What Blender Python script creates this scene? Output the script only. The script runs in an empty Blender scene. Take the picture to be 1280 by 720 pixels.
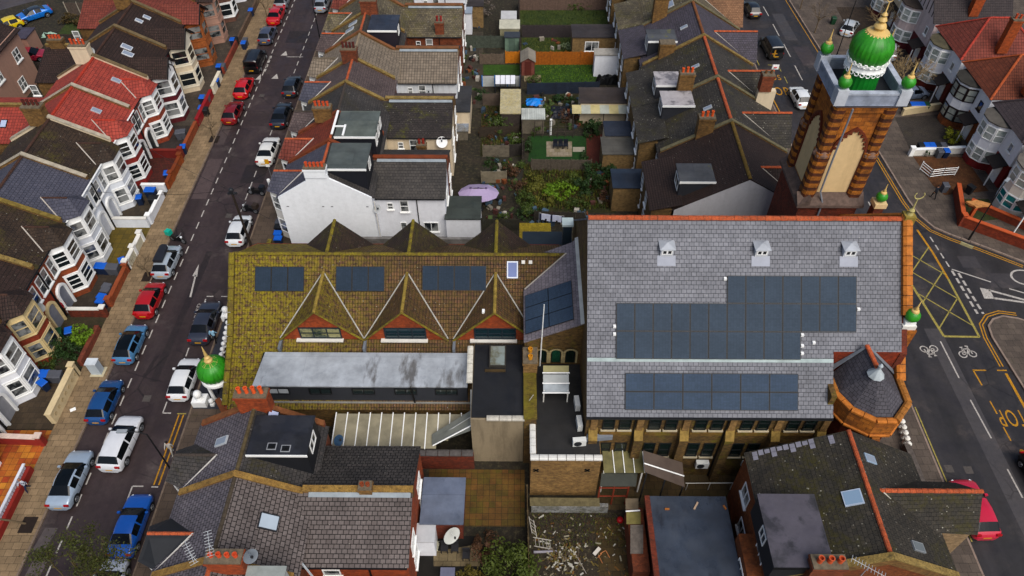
import bpy, bmesh, math, random
from mathutils import Vector, Matrix
random.seed(7)
R = math.radians
SC = bpy.context.scene
COL = SC.collection
# ---------------- camera (measured from the vanishing points of the streets) ----------------
CAM_H, FPX, PITCH, YAW = 50.0, 935.0, R(47.7), R(0.37)
cd = bpy.data.cameras.new('camera'); cam = bpy.data.objects.new('camera', cd); COL.objects.link(cam)
cam.location = (0, 0, CAM_H); cam.rotation_euler = (R(90) - PITCH, 0, YAW)
cd.sensor_width = 36.0; cd.lens = 36.0 * FPX / 1280.0; cd.clip_end = 2000; cd.clip_start = 0.5
SC.camera = cam
# ---------------- sky, sun, exposure ----------------
SUN_EL, SUN_AZ = R(52), R(152)          # azimuth clockwise from +Y: soft light from behind the camera, a little to the right
w = bpy.data.worlds.new('World'); SC.world = w; w.use_nodes = True
nt = w.node_tree; nt.nodes.clear()
sky = nt.nodes.new('ShaderNodeTexSky'); sky.sky_type = 'NISHITA'; sky.sun_disc = False
sky.sun_elevation = SUN_EL; sky.sun_rotation = SUN_AZ; sky.air_density = 1.0; sky.dust_density = 4.0; sky.ozone_density = 1.0
bg = nt.nodes.new('ShaderNodeBackground'); bg.inputs[1].default_value = 0.068
out = nt.nodes.new('ShaderNodeOutputWorld')
nt.links.new(sky.outputs[0], bg.inputs[0]); nt.links.new(bg.outputs[0], out.inputs[0])
sl = bpy.data.lights.new('sun', 'SUN'); sl.energy = 1.5; sl.angle = R(48); sl.color = (1.0, 0.975, 0.94)
sun = bpy.data.objects.new('sun', sl); COL.objects.link(sun)
sd = Vector((math.sin(SUN_AZ) * math.cos(SUN_EL), math.cos(SUN_AZ) * math.cos(SUN_EL), math.sin(SUN_EL)))
sun.rotation_euler = (-sd).to_track_quat('-Z', 'Y').to_euler()
SC.view_settings.view_transform = 'Standard'; SC.view_settings.look = 'None'
SC.view_settings.gamma = 1.0; SC.view_settings.use_curve_mapping = False; SC.view_settings.exposure = 0.78
SC.cycles.max_bounces = 6; SC.cycles.diffuse_bounces = 3; SC.cycles.glossy_bounces = 3; SC.cycles.transparent_max_bounces = 6
# pixel of the 1280x720 photograph -> point at height z (a direction met with a known plane)
_cy, _sy, _cp, _sp = math.cos(YAW), math.sin(YAW), math.cos(PITCH), math.sin(PITCH)
_R, _F, _U = Vector((_cy, _sy, 0)), Vector((-_sy * _cp, _cy * _cp, -_sp)), Vector((-_sy * _sp, _cy * _sp, _cp))
def P(u, v, z=0.0):
    d = _F + _R * ((u - 640) / FPX) - _U * ((v - 360) / FPX)
    t = (z - CAM_H) / d.z
    return Vector((d.x * t, d.y * t, z))
# ---------------- materials ----------------
def lin(c):
    if isinstance(c, str):
        c = [int(c[i:i + 2], 16) / 255 for i in (0, 2, 4)]
    return tuple(min(.88, 1.16 * (x / 12.92 if x <= 0.04045 else ((x + 0.055) / 1.055) ** 2.4) ** 1.2) for x in c[:3]) + (1.0,)
class NT:
    def __init__(s, name):
        s.m = bpy.data.materials.new(name); s.m.use_nodes = True; s.t = s.m.node_tree; s.t.nodes.clear()
        s.o = s.t.nodes.new('ShaderNodeOutputMaterial'); s.b = s.n('ShaderNodeBsdfPrincipled')
        s.t.links.new(s.b.outputs[0], s.o.inputs[0])
    def n(s, ty, ins=None, **kw):
        x = s.t.nodes.new(ty)
        for k, v in kw.items(): setattr(x, k, v)
        for k, v in (ins or {}).items(): s.i(x, k, v)
        return x
    def i(s, x, k, v):
        if hasattr(v, 'links') or isinstance(v, bpy.types.NodeSocket): s.t.links.new(v, x.inputs[k])
        else: x.inputs[k].default_value = v
    def math(s, op, a, b=0.0):
        return s.n('ShaderNodeMath', {0: a, 1: b}, operation=op).outputs[0]
    def mix(s, f, a, b, bt='MIX'):
        x = s.n('ShaderNodeMix', data_type='RGBA', blend_type=bt)
        s.i(x, 0, f); s.i(x, 6, a); s.i(x, 7, b); return x.outputs[2]
    def noise(s, scale, detail=4, rough=.6, vec=None):
        return s.n('ShaderNodeTexNoise', {'Scale': scale, 'Detail': detail, 'Roughness': rough, 'Vector': vec or s.pos()}).outputs[0]
    def ramp(s, f, a, b):
        return s.n('ShaderNodeMapRange', {0: f, 1: a, 2: b, 3: 0.0, 4: 1.0}).outputs[0]
    def pos(s):
        if not hasattr(s, '_p'): s._p = s.n('ShaderNodeNewGeometry').outputs['Position']
        return s._p
    def uv(s):
        if not hasattr(s, '_u'): s._u = s.n('ShaderNodeTexCoord').outputs['UV']
        return s._u
    def vary(s, col, amt=.35, scale=.7):
        f = s.ramp(s.noise(scale, 5, .65), .3, .7)
        k = s.math('MULTIPLY_ADD', f, 2 * amt); k.node.inputs[2].default_value = 1 - amt
        c = s.n('ShaderNodeCombineColor', {0: k, 1: k, 2: k}).outputs[0]
        return s.mix(1.0, col, c, 'MULTIPLY')
    def fin(s, col, rough=.8, bump=None, bs=.5, bd=.02, metal=0.0, coat=0.0, spec=.35):
        s.i(s.b, 'Base Color', col); s.i(s.b, 'Roughness', rough); s.i(s.b, 'Metallic', metal)
        s.i(s.b, 'Coat Weight', coat); s.i(s.b, 'Specular IOR Level', spec)
        if bump is not None:
            s.i(s.b, 'Normal', s.n('ShaderNodeBump', {'Strength': bs, 'Distance': bd, 'Height': bump}).outputs[0])
        return s.m
CACHE = {}
def cached(fn):
    def g(*a, **k):
        key = (fn.__name__, a, tuple(sorted(k.items())))
        if key not in CACHE: CACHE[key] = fn(*a, **k)
        return CACHE[key]
    return g
@cached
def plain(c, rough=.75, var=.18, scale=1.2, metal=0.0, coat=0.0, spec=.35, bump=0.0):
    s = NT('plain_' + str(c)); col = lin(c)
    if var: col = s.vary(col, var, scale)
    return s.fin(col, rough, s.noise(18, 4) if bump else None, bump, .02, metal, coat, spec)
@cached
def tiles(c1, c2, gap='1c1818', w=.3, h=.25, off=.5, moss=0.0, mossc='6b6a14', lich=0.0, lap=.6, var=.3, msz=.012, rough=.8, mscale=.35, wave=0.0):
    s = NT('tiles_' + c1)
    br = s.n('ShaderNodeTexBrick', {'Vector': s.uv(), 'Color1': lin(c1), 'Color2': lin(c2), 'Mortar': lin(gap), 'Scale': 1.0, 'Mortar Size': msz, 'Mortar Smooth': .2, 'Brick Width': w, 'Row Height': h, 'Bias': 0.0}, offset=off)
    col = s.vary(br.outputs[0], var, .45); col = s.vary(col, var * .7, 5.0)
    if moss:
        f = s.ramp(s.noise(mscale, 6, .7), .62 - moss * .42, .74 - moss * .36)
        f2 = s.math('MULTIPLY', f, s.ramp(s.noise(3.5, 6, .75), .4, .58))
        mc = s.mix(s.noise(2.2, 3), lin(mossc), [x * .35 for x in lin(mossc)[:3]] + [1])
        col = s.mix(f2, col, mc)
    if lich:
        v = s.n('ShaderNodeTexVoronoi', {'Scale': 3.2, 'Vector': s.pos()}).outputs['Distance']
        m = s.math('MULTIPLY', s.math('LESS_THAN', v, .06 + .1 * lich), s.ramp(s.noise(.9, 4), .45, .6))
        col = s.mix(s.math('MULTIPLY', m, .75), col, lin('a9a69a'))
    sep = s.n('ShaderNodeSeparateXYZ', {0: s.uv()})
    fr = s.math('FRACT', s.math('DIVIDE', sep.outputs[1], h))
    hgt = s.math('SUBTRACT', s.math('MULTIPLY', s.math('SUBTRACT', 1.0, fr), lap), br.outputs['Fac'])
    if wave:
        hgt = s.math('ADD', hgt, s.math('MULTIPLY', s.math('SINE', s.math('MULTIPLY', sep.outputs[0], 6.2832 / w)), wave))
    hgt = s.math('ADD', hgt, s.math('MULTIPLY', s.noise(7, 4), .5))
    return s.fin(col, rough, hgt, .75, .035)
@cached
def brick(c1, c2, mort='8a7f70', w=.225, h=.075, grime=.25, msz=.008, stain='2a2018', moss=0.0):
    s = NT('brick_' + c1)
    br = s.n('ShaderNodeTexBrick', {'Vector': s.uv(), 'Color1': lin(c1), 'Color2': lin(c2), 'Mortar': lin(mort), 'Scale': 1.0, 'Mortar Size': msz, 'Mortar Smooth': .2, 'Brick Width': w, 'Row Height': h, 'Bias': 0.0})
    col = s.vary(br.outputs[0], .35, 3.5)
    col = s.mix(s.math('MULTIPLY', s.ramp(s.noise(.5, 6, .7), .45, .72), grime * 2), col, lin(stain))
    if moss: col = s.mix(s.ramp(s.noise(.8, 6, .75), .62 - moss * .3, .74), col, lin('77701c'))
    return s.fin(col, .88, s.math('ADD', s.math('MULTIPLY', br.outputs['Fac'], -1.0), s.math('MULTIPLY', s.noise(25, 3), .6)), .5, .012)
@cached
def render(c, grime=.18, gc='6f675c', rough=.85, streak=True):
    s = NT('render_' + c)
    mp = s.n('ShaderNodeMapping', {0: s.pos(), 3: (1.6, 1.6, .22)}).outputs[0]
    f = s.math('MULTIPLY', s.ramp(s.noise(1.0, 6, .7, mp), .46, .78), grime * 2)
    col = s.mix(f, lin(c), lin(gc)); col = s.vary(col, .06, 3)
    return s.fin(col, rough, s.noise(30, 3), .15, .01)
@cached
def felt(c, c2, rough=.7, patch=.5, seam=1.0, gap='15161a', dry='8d8d90', dryamt=0.0, dscale=.45, st=(1, 1, 1), soft=.07):
    s = NT('felt_' + c)
    br = s.n('ShaderNodeTexBrick', {'Vector': s.uv(), 'Color1': lin(c), 'Color2': lin(c2), 'Mortar': lin(gap), 'Scale': 1.0, 'Mortar Size': .008, 'Mortar Smooth': .4, 'Brick Width': seam * 4, 'Row Height': seam, 'Bias': 0.0})
    col = s.vary(br.outputs[0], .3, .6)
    if dryamt:
        f = s.ramp(s.noise(dscale, 6, .62, s.n('ShaderNodeMapping', {0: s.pos(), 3: st}).outputs[0]), .62 - dryamt * .4, .62 + soft - dryamt * .4)
        col = s.mix(f, col, s.vary(lin(dry), .15, 1.4))
    r = s.n('ShaderNodeMapRange', {0: s.noise(.8, 4), 1: .35, 2: .65, 3: rough - .25, 4: rough + .15}).outputs[0]
    return s.fin(col, r, s.math('ADD', s.math('MULTIPLY', br.outputs['Fac'], -.4), s.noise(12, 4)), .25, .015)
@cached
def asphalt(c, c2, patch=.5):
    s = NT('asphalt_' + c)
    mp = s.n('ShaderNodeMapping', {0: s.pos(), 3: (1.0, .12, 1)}).outputs[0]
    col = s.mix(s.ramp(s.noise(.55, 5, .6, mp), .35, .7), lin(c), lin(c2))
    v = s.n('ShaderNodeTexVoronoi', {'Scale': .16, 'Vector': s.pos(), 'Randomness': .9}).outputs['Color']
    g = s.n('ShaderNodeSeparateColor', {0: v}).outputs[0]
    col = s.mix(s.math('MULTIPLY', s.math('GREATER_THAN', g, .72), .22 * patch), col, lin('1e1c1d'))
    mu = s.ramp(s.noise(.25, 7, .7), .56, .72)
    col = s.mix(s.math('MULTIPLY', mu, .5), col, lin('6b625f'))
    col = s.vary(col, .22, 45); col = s.vary(col, .15, 2.5)
    cr = s.n('ShaderNodeTexVoronoi', {'Scale': .45, 'Vector': s.n('ShaderNodeMix', {0: .12, 4: s.pos(), 5: s.n('ShaderNodeTexNoise', {'Scale': 1.5, 'Vector': s.pos()}).outputs[1]}, data_type='VECTOR').outputs[1]}, feature='DISTANCE_TO_EDGE').outputs[0]
    ck = s.math('MULTIPLY', s.math('LESS_THAN', cr, .018), s.ramp(s.noise(.18, 3), .5, .6))
    col = s.mix(s.math('MULTIPLY', ck, .5), col, lin('161414'))
    r = s.n('ShaderNodeMapRange', {0: s.noise(.5, 5), 1: .35, 2: .7, 3: .38, 4: .85}).outputs[0]
    return s.fin(col, r, s.noise(60, 3), .25, .01)
@cached
def slabs(c1, c2, gap, w, h, off=.5, msz=.014, moss=.3, mossc='4a4420', var=.25):
    s = NT('slabs_' + c1)
    br = s.n('ShaderNodeTexBrick', {'Vector': s.uv(), 'Color1': lin(c1), 'Color2': lin(c2), 'Mortar': lin(gap), 'Scale': 1.0, 'Mortar Size': msz, 'Mortar Smooth': .3, 'Brick Width': w, 'Row Height': h, 'Bias': 0.0}, offset=off)
    col = s.vary(br.outputs[0], var, .6); col = s.vary(col, .15, 9)
    col = s.mix(s.math('MULTIPLY', s.ramp(s.noise(.5, 7, .75), .66 - moss * .3, .8), .7), col, lin(mossc))
    sp = s.n('ShaderNodeTexVoronoi', {'Scale': 2.4, 'Vector': s.pos()}).outputs['Distance']
    col = s.mix(s.math('MULTIPLY', s.math('LESS_THAN', sp, .07), .5), col, lin('28231f'))
    return s.fin(col, .85, s.math('MULTIPLY', br.outputs['Fac'], -1.0), .6, .012)
@cached
def mottled(a, b, c, s1=.6, s2=3.0, rough=.95, bump=.6):
    s = NT('mottled_' + a)
    col = s.mix(s.ramp(s.noise(s1, 6, .7), .38, .62), lin(a), lin(b))
    col = s.mix(s.math('MULTIPLY', s.ramp(s.noise(s2, 5, .7), .5, .68), .8), col, lin(c)); col = s.vary(col, .35, 14)
    return s.fin(col, rough, s.noise(10, 6), bump, .06)
@cached
def glass(c='1a2226', rough=.08, curtain=None, spec=.8):
    s = NT('glass_' + c)
    col = lin(c)
    if curtain:
        wv = s.n('ShaderNodeTexWave', {'Vector': s.pos(), 'Scale': 5.0, 'Distortion': 3.0}).outputs[1]
        col = s.mix(s.math('MULTIPLY', wv, .5), lin(curtain), col)
        col = s.mix(s.ramp(s.noise(.9, 3), .45, .6), col, lin(c))
    return s.fin(col, rough, None, spec=spec)
@cached
def paint(c, flake=.0, rough=.32):
    s = NT('paint_' + c); return s.fin(s.vary(lin(c), .05, 2), rough, None, metal=flake, coat=.8, spec=.5)
@cached
def solar(c, c2, sp=.25, ro=.38):
    s = NT('solar_' + c)
    br = s.n('ShaderNodeTexBrick', {'Vector': s.uv(), 'Color1': lin(c), 'Color2': lin(c2), 'Mortar': lin('20262c'), 'Scale': 1.0, 'Mortar Size': .003, 'Mortar Smooth': .5, 'Brick Width': .19, 'Row Height': .095, 'Bias': 0.0}, offset=0.0)
    return s.fin(s.vary(br.outputs[0], .12, .5), ro, None, spec=sp)
@cached
def leaf(c, c2):
    s = NT('leaf_' + c)
    col = s.mix(s.noise(1.3, 3), lin(c), lin(c2)); col = s.vary(col, .5, 6)
    s.i(s.b, 'Subsurface Weight', 0.0)
    return s.fin(col, .7, None)
@cached
def emis(c, e):
    s = NT('emis_' + c); s.i(s.b, 'Emission Color', lin(c)); s.i(s.b, 'Emission Strength', e); return s.fin(lin(c))
# ---------------- mesh building ----------------
ORG = {}
class MB:
    def __init__(s): s.v = []; s.f = []; s.m = []; s.ms = []; s.sm = False
    def mi(s, mat):
        if mat not in s.ms: s.ms.append(mat)
        return s.ms.index(mat)
    def poly(s, pts, mat):
        k = len(s.v); s.v += [tuple(p) for p in pts]; s.f.append(tuple(range(k, k + len(pts)))); s.m.append(s.mi(mat)); return s
    def mesh(s, vs, fs, mat):
        k = len(s.v); s.v += [tuple(p) for p in vs]; mi = s.mi(mat)
        for f in fs: s.f.append(tuple(k + i for i in f)); s.m.append(mi)
        return s
    def box(s, x0, y0, z0, x1, y1, z1, mat):
        x0, x1 = sorted((x0, x1)); y0, y1 = sorted((y0, y1)); z0, z1 = sorted((z0, z1))
        return s.mesh([(x0, y0, z0), (x1, y0, z0), (x1, y1, z0), (x0, y1, z0), (x0, y0, z1), (x1, y0, z1), (x1, y1, z1), (x0, y1, z1)],
                      [(0, 3, 2, 1), (4, 5, 6, 7), (0, 1, 5, 4), (1, 2, 6, 5), (2, 3, 7, 6), (3, 0, 4, 7)], mat)
    def obox(s, o, ax, ay, az, lx, ly, lz, mat):
        """box centred on o with half-extents along three unit axes"""
        o, ax, ay, az = map(Vector, (o, ax, ay, az)); vs = []
        for k in range(8):
            vs.append(o + ax * (lx if k & 1 else -lx) + ay * (ly if k & 2 else -ly) + az * (lz if k & 4 else -lz))
        fs = [(0, 2, 3, 1), (4, 5, 7, 6), (0, 1, 5, 4), (1, 3, 7, 5), (3, 2, 6, 7), (2, 0, 4, 6)]
        if ax.cross(ay).dot(az) < 0: fs = [f[::-1] for f in fs]
        return s.mesh(vs, fs, mat)
    def slab(s, pts, th, mat, mside=None):
        """polygon (counter-clockwise from above) thickened downwards along its normal"""
        p = [Vector(q) for q in pts]; n = Vector((0, 0, 0))
        for i in range(len(p)): n += (p[i] - p[0]).cross(p[(i + 1) % len(p)] - p[0])
        n.normalize()
        if n.z < 0: p.reverse(); n = -n
        q = [a - n * th for a in p]; k = len(p)
        s.poly(p, mat); s.poly(q[::-1], mside or mat)
        for i in range(k): s.poly([p[i], q[i], q[(i + 1) % k], p[(i + 1) % k]], mside or mat)
        return s
    def prism(s, xy, z0, z1, mat, cap=True, mtop=None):
        a = sum(xy[i][0] * xy[(i + 1) % len(xy)][1] - xy[(i + 1) % len(xy)][0] * xy[i][1] for i in range(len(xy)))
        if a < 0: xy = xy[::-1]
        k = len(xy)
        for i in range(k):
            a, b = xy[i], xy[(i + 1) % k]
            s.poly([(a[0], a[1], z0), (b[0], b[1], z0), (b[0], b[1], z1), (a[0], a[1], z1)], mat)
        if cap: s.poly([(x, y, z1) for x, y in xy], mtop or mat); s.poly([(x, y, z0) for x, y in xy[::-1]], mat)
        return s
    def yprism(s, xz, y0, y1, mat):
        """profile in x,z extruded along y"""
        a = sum(xz[i][0] * xz[(i + 1) % len(xz)][1] - xz[(i + 1) % len(xz)][0] * xz[i][1] for i in range(len(xz)))
        if a < 0: xz = xz[::-1]
        k = len(xz); s.poly([(x, y0, z) for x, z in xz], mat); s.poly([(x, y1, z) for x, z in xz[::-1]], mat)
        for i in range(k):
            a, b = xz[i], xz[(i + 1) % k]
            s.poly([(a[0], y1, a[1]), (b[0], y1, b[1]), (b[0], y0, b[1]), (a[0], y0, a[1])], mat)
        return s
    def xprism(s, yz, x0, x1, mat):
        a = sum(yz[i][0] * yz[(i + 1) % len(yz)][1] - yz[(i + 1) % len(yz)][0] * yz[i][1] for i in range(len(yz)))
        if a < 0: yz = yz[::-1]
        k = len(yz); s.poly([(x1, y, z) for y, z in yz], mat); s.poly([(x0, y, z) for y, z in yz[::-1]], mat)
        for i in range(k):
            a, b = yz[i], yz[(i + 1) % k]
            s.poly([(x0, a[0], a[1]), (x0, b[0], b[1]), (x1, b[0], b[1]), (x1, a[0], a[1])], mat)
        return s
    def tube(s, pts, r, mat, n=6, r1=None):
        pts = [Vector(p) for p in pts]; k0 = len(s.v); m = len(pts); up = Vector((0, 0, 1)); mi = s.mi(mat)
        for i, p in enumerate(pts):
            d = (pts[min(i + 1, m - 1)] - pts[max(i - 1, 0)]).normalized()
            a = d.cross(up if abs(d.z) < .95 else Vector((1, 0, 0))).normalized(); b = a.cross(d)
            rr = r if r1 is None else r + (r1 - r) * i / max(1, m - 1)
            for j in range(n):
                t = 2 * math.pi * j / n; s.v.append(tuple(p + (a * math.cos(t) + b * math.sin(t)) * rr))
        for i in range(m - 1):
            for j in range(n):
                a, b = k0 + i * n + j, k0 + i * n + (j + 1) % n
                s.f.append((a, a + n, b + n, b)); s.m.append(mi)
        s.f.append(tuple(k0 + j for j in range(n))); s.m.append(mi)
        s.f.append(tuple(k0 + (m - 1) * n + j for j in reversed(range(n)))); s.m.append(mi)
        return s
    def lathe(s, c, prof, n, mat, ribs=0, ribd=0.0, axis=None):
        """profile [(r,z)] turned about the vertical through c"""
        k0 = len(s.v); mi = s.mi(mat)
        for r, z in prof:
            for j in range(n):
                t = 2 * math.pi * j / n; q = r
                if ribs: q = r * (1 - ribd * (abs(math.cos(t * ribs / 2)) ** 6))
                s.v.append((c[0] + q * math.cos(t), c[1] + q * math.sin(t), c[2] + z))
        for i in range(len(prof) - 1):
            for j in range(n):
                a, b = k0 + i * n + j, k0 + i * n + (j + 1) % n
                s.f.append((a, b, b + n, a + n)); s.m.append(mi)
        s.f.append(tuple(k0 + j for j in reversed(range(n)))); s.m.append(mi)
        e = k0 + (len(prof) - 1) * n; s.f.append(tuple(e + j for j in range(n))); s.m.append(mi)
        return s
    def build(s, name, parent=None, kind=None, smooth=None, loc=None):
        o = Vector(loc) if loc is not None else (ORG[parent.name] if parent is not None else Vector((0, 0, 0)))
        me = bpy.data.meshes.new(name)
        me.from_pydata([(x - o.x, y - o.y, z - o.z) for x, y, z in s.v], [], s.f)
        for m in s.ms: me.materials.append(m)
        me.polygons.foreach_set('material_index', s.m)
        uvl = me.uv_layers.new(name='UVMap').data
        V = s.v; k = 0
        for p in me.polygons:
            n = p.normal
            if abs(n.z) > .97: ua, va = Vector((1, 0, 0)), Vector((0, 1, 0))
            else: ua = Vector((-n.y, n.x, 0)).normalized(); va = n.cross(ua)
            for li in p.loop_indices:
                q = Vector(V[me.loops[li].vertex_index]); uvl[li].uv = (q.dot(ua), q.dot(va))
        if smooth is not None:
            me.polygons.foreach_set('use_smooth', [True] * len(me.polygons)); me.set_sharp_from_angle(angle=R(smooth))
        ob = bpy.data.objects.new(name, me); COL.objects.link(ob)
        ORG[ob.name] = o
        if parent is not None: ob.parent = parent
        elif loc is not None: ob.location = o
        if kind: ob['kind'] = kind
        return ob
def tag(o, label, cat, group=None):
    o['label'] = label; o['category'] = cat
    if group: o['group'] = group
    return o
def thing(name, label, cat, loc, group=None):
    o = bpy.data.objects.new(name, None); COL.objects.link(o); o.location = loc; o.empty_display_size = .3
    ORG[o.name] = Vector(loc); return tag(o, label, cat, group)
def copy_tree(o, parent=None, loc=None, rz=None, label=None, scale=None):
    c = o.copy(); COL.objects.link(c); c.parent = parent
    if loc is not None: c.location = loc
    if rz is not None: c.rotation_euler = (0, 0, rz)
    if scale: c.scale = (scale,) * 3
    if label: c['label'] = label
    for ch in o.children: copy_tree(ch, c)
    return c
def piece(ob, loc, name=None, parent=None, rz=0.0):
    """another piece that shares ob's mesh"""
    c = bpy.data.objects.new(name or ob.name.split('.')[0], ob.data); COL.objects.link(c); c.parent = parent or ob.parent
    c.location = loc; c.rotation_euler = (0, 0, rz); return c
Z = Vector((0, 0, 1))
WHITE = plain('e2e3e1', .5, .05); WHT2 = plain('cfcdc6', .7, .12); BLACK = plain('141517', .5, .1); DKGREY = plain('2b2d31', .6, .15)
GLS = glass('20282c'); GLSC = glass('2a3034', curtain='9a9c9a'); GREY = plain('7c7d7e', .7, .2); LEAD = plain('74797f', .55, .25)
ORIDGE = mottled('b4613c', '9c5232', '6e5240', 1.5, 5); GOLD = plain('c9ae72', .45, .15); TIMBER = plain('5a4a3a', .85, .3, 3)
def window(th, o, n, w, h, style='sash', frame=None, pane=None, sill=True, bars=(1, 1), fr=.07, arch=False, name='window', sillm=None):
    """o: bottom centre on the wall face; n: outward normal; a frame part with its pane(s) as sub-part"""
    frame = frame or WHITE; pane = pane or GLSC
    o = Vector(o); n = Vector(n).normalized(); u = Z.cross(n).normalized(); mb = MB(); d = .045
    def bar(cu, cz, lu, lz, dd=d, t=.03): mb.obox(o + u * cu + Z * cz + n * dd, u, n, Z, lu, t, lz, frame)
    bar(-w / 2 + fr / 2, h / 2, fr / 2, h / 2); bar(w / 2 - fr / 2, h / 2, fr / 2, h / 2)
    bar(0, fr / 2, w / 2 - fr, fr / 2); bar(0, h - fr / 2, w / 2 - fr, fr / 2)
    nx, nz = bars
    for i in range(1, nx): bar(-w / 2 + w * i / nx, h / 2, fr * .42, h / 2 - fr, d - .004)
    for i in range(1, nz): bar(0, h * i / nz, w / 2 - fr, fr * .42, d - .006)
    if sill: mb.obox(o + Z * (-.06) + n * .06, u, n, Z, w / 2 + .08, .1, .06, sillm or frame)
    ob = mb.build(name, th)
    g = MB(); g.obox(o + Z * (h / 2) + n * .016, u, n, Z, w / 2 - fr * .6, .014, h / 2 - fr * .6, pane); g.build('pane', ob)
    return ob
def ridge_tiles(th, a, b, mat, r=.14, step=.45, name='ridge'):
    """half-round ridge tiles laid end to end from a to b, each with its own lap"""
    a, b = Vector(a), Vector(b); d = b - a; L = d.length; d.normalize(); n = max(1, int(L / step)); mb = MB(); s = Z.cross(d).normalized(); up = d.cross(s)
    for i in range(n):
        p0 = a + d * (L * i / n); p1 = a + d * (L * (i + 1) / n - .015); r0 = r * (1 + .06 * (i % 2)); vs = []
        for p, rr in ((p0, r0), (p1, r0 * .95)):
            for k in range(5):
                t = math.pi * k / 4; vs.append(p + s * (math.cos(t) * rr) + up * (math.sin(t) * rr * .8))
        mb.mesh(vs, [(k, k + 1, k + 6, k + 5) for k in range(4)] + [(4, 3, 2, 1, 0), (5, 6, 7, 8, 9)], mat)
    return mb.build(name, th)
def chimney(th, c, lx, ly, z0, z1, mat, pots=3, potm=None, along='x', caps=True, pr=.13, ph=.55):
    mb = MB(); x, y = c
    mb.box(x - lx, y - ly, z0, x + lx, y + ly, z1 - .3, mat)
    mb.box(x - lx - .06, y - ly - .06, z1 - .3, x + lx + .06, y + ly + .06, z1 - .12, mat)
    mb.box(x - lx - .02, y - ly - .02, z1 - .12, x + lx + .02, y + ly + .02, z1, plain('6e6454', .9, .4, 4))
    ch = mb.build('chimney', th)
    potm = potm or plain('b8532c', .8, .25, 5)
    for i in range(pots):
        t = (i + .5) / pots * 2 - 1; px, py = (x + t * lx * .9, y) if along == 'x' else (x, y + t * ly * .9)
        hh = ph * random.uniform(.85, 1.1); m = MB()
        m.lathe((px, py, z1), [(pr, 0), (pr * .92, hh * .8), (pr * 1.12, hh * .84), (pr * 1.1, hh), (pr * .75, hh), (pr * .72, hh * .55)], 10, potm)
        m.build('chimney_pot', ch, smooth=40)
    return ch
# ---------------- ground, roads, pavements ----------------
def sheet(name, pts, z, mat, kind='structure', parent=None):
    mb = MB(); a = sum(pts[i][0] * pts[(i + 1) % len(pts)][1] - pts[(i + 1) % len(pts)][0] * pts[i][1] for i in range(len(pts)))
    if a < 0: pts = pts[::-1]
    mb.poly([(x, y, z) for x, y, in [p[:2] for p in pts]], mat)
    return mb.build(name, parent, kind=kind if parent is None else None)
def raised(name, pts, z, mat, kind='structure', parent=None, side=None):
    mb = MB(); mb.prism([p[:2] for p in pts], -.05, z, side or mat, mtop=mat); return mb.build(name, parent, kind=kind)
SOIL = mottled('3a332a', '2c2a20', '55503a'); DIRT = mottled('463b30', '372d25', '5a4c3a', 1.2, 5)
g = MB(); N = 12
for i in range(N):
    for j in range(N):
        x0, y0 = -160 + i * 27, -40 + j * 22
        g.poly([(x0, y0, 0), (x0 + 27, y0, 0), (x0 + 27, y0 + 22, 0), (x0, y0 + 22, 0)], SOIL)
g.build('ground', kind='structure')
ASPH_L = asphalt('3b3131', '4a3f3f'); ASPH_R = asphalt('312f30', '413e40')
road_l = sheet('road', [(-33.1, -15), (-25.5, -15), (-25.5, 170), (-33.1, 170)], .006, ASPH_L)
road_r = sheet('road', [(25, -15), (120, -15), (120, 170), (25, 170)], .004, ASPH_R)
PAV_L = slabs('8d7a60', '7a6952', '4a4030', .62, .5, moss=.35); PAV_E = slabs('63564a', '574b41', '3b332c', .9, .6, moss=.3)
PAV_R = slabs('635950', '554c45', '3a342f', .62, .62, moss=.2); KERB = plain('77695c', .85, .3, 2); KERB2 = plain('8a7b70', .85, .25, 2)
raised('pavement', [(-35.55, -15), (-33.26, -15), (-33.26, 170), (-35.55, 170)], .11, PAV_L)
raised('pavement', [(-25.34, -15), (-22.9, -15), (-22.9, 170), (-25.34, 170)], .11, PAV_E)
# bus stop road: pavements follow the kerb lines
WK = [(31.7, -15), (31.4, 27), (31.4, 36), (30.9, 50), (30.2, 66), (29.8, 78), (29.4, 92), (28.4, 130), (28, 170)]
raised('pavement', [(x - .15, y) for x, y in WK] + [(25.0, 170), (25.0, -15)], .11, PAV_R)
NK = [(36.2, 170), (37.0, 120), (37.75, 100), (38.7, 84), (39.15, 66), (39.6, 57.5), (39.95, 55.2), (40.7, 53.6), (42.0, 52.55), (44.2, 51.15), (47.4, 48.9), (56, 42.2), (75, 27.5), (110, 0)]
raised('pavement', [(x + .12, y + .08) for x, y in NK] + [(112, 3), (112, 170)], .11, PAV_R)
SK = [(41.6, -15), (41.0, 25), (40.95, 34), (40.75, 37), (40.55, 40), (40.75, 41.3), (41.5, 42.1), (42.5, 42.45), (43.8, 42.2), (46, 41), (52, 36.8), (70, 23), (90, 7.5), (110, -8)]
raised('pavement', [(x + .12, y - .06) for x, y in SK] + [(110, -15)], .11, PAV_R)
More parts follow.
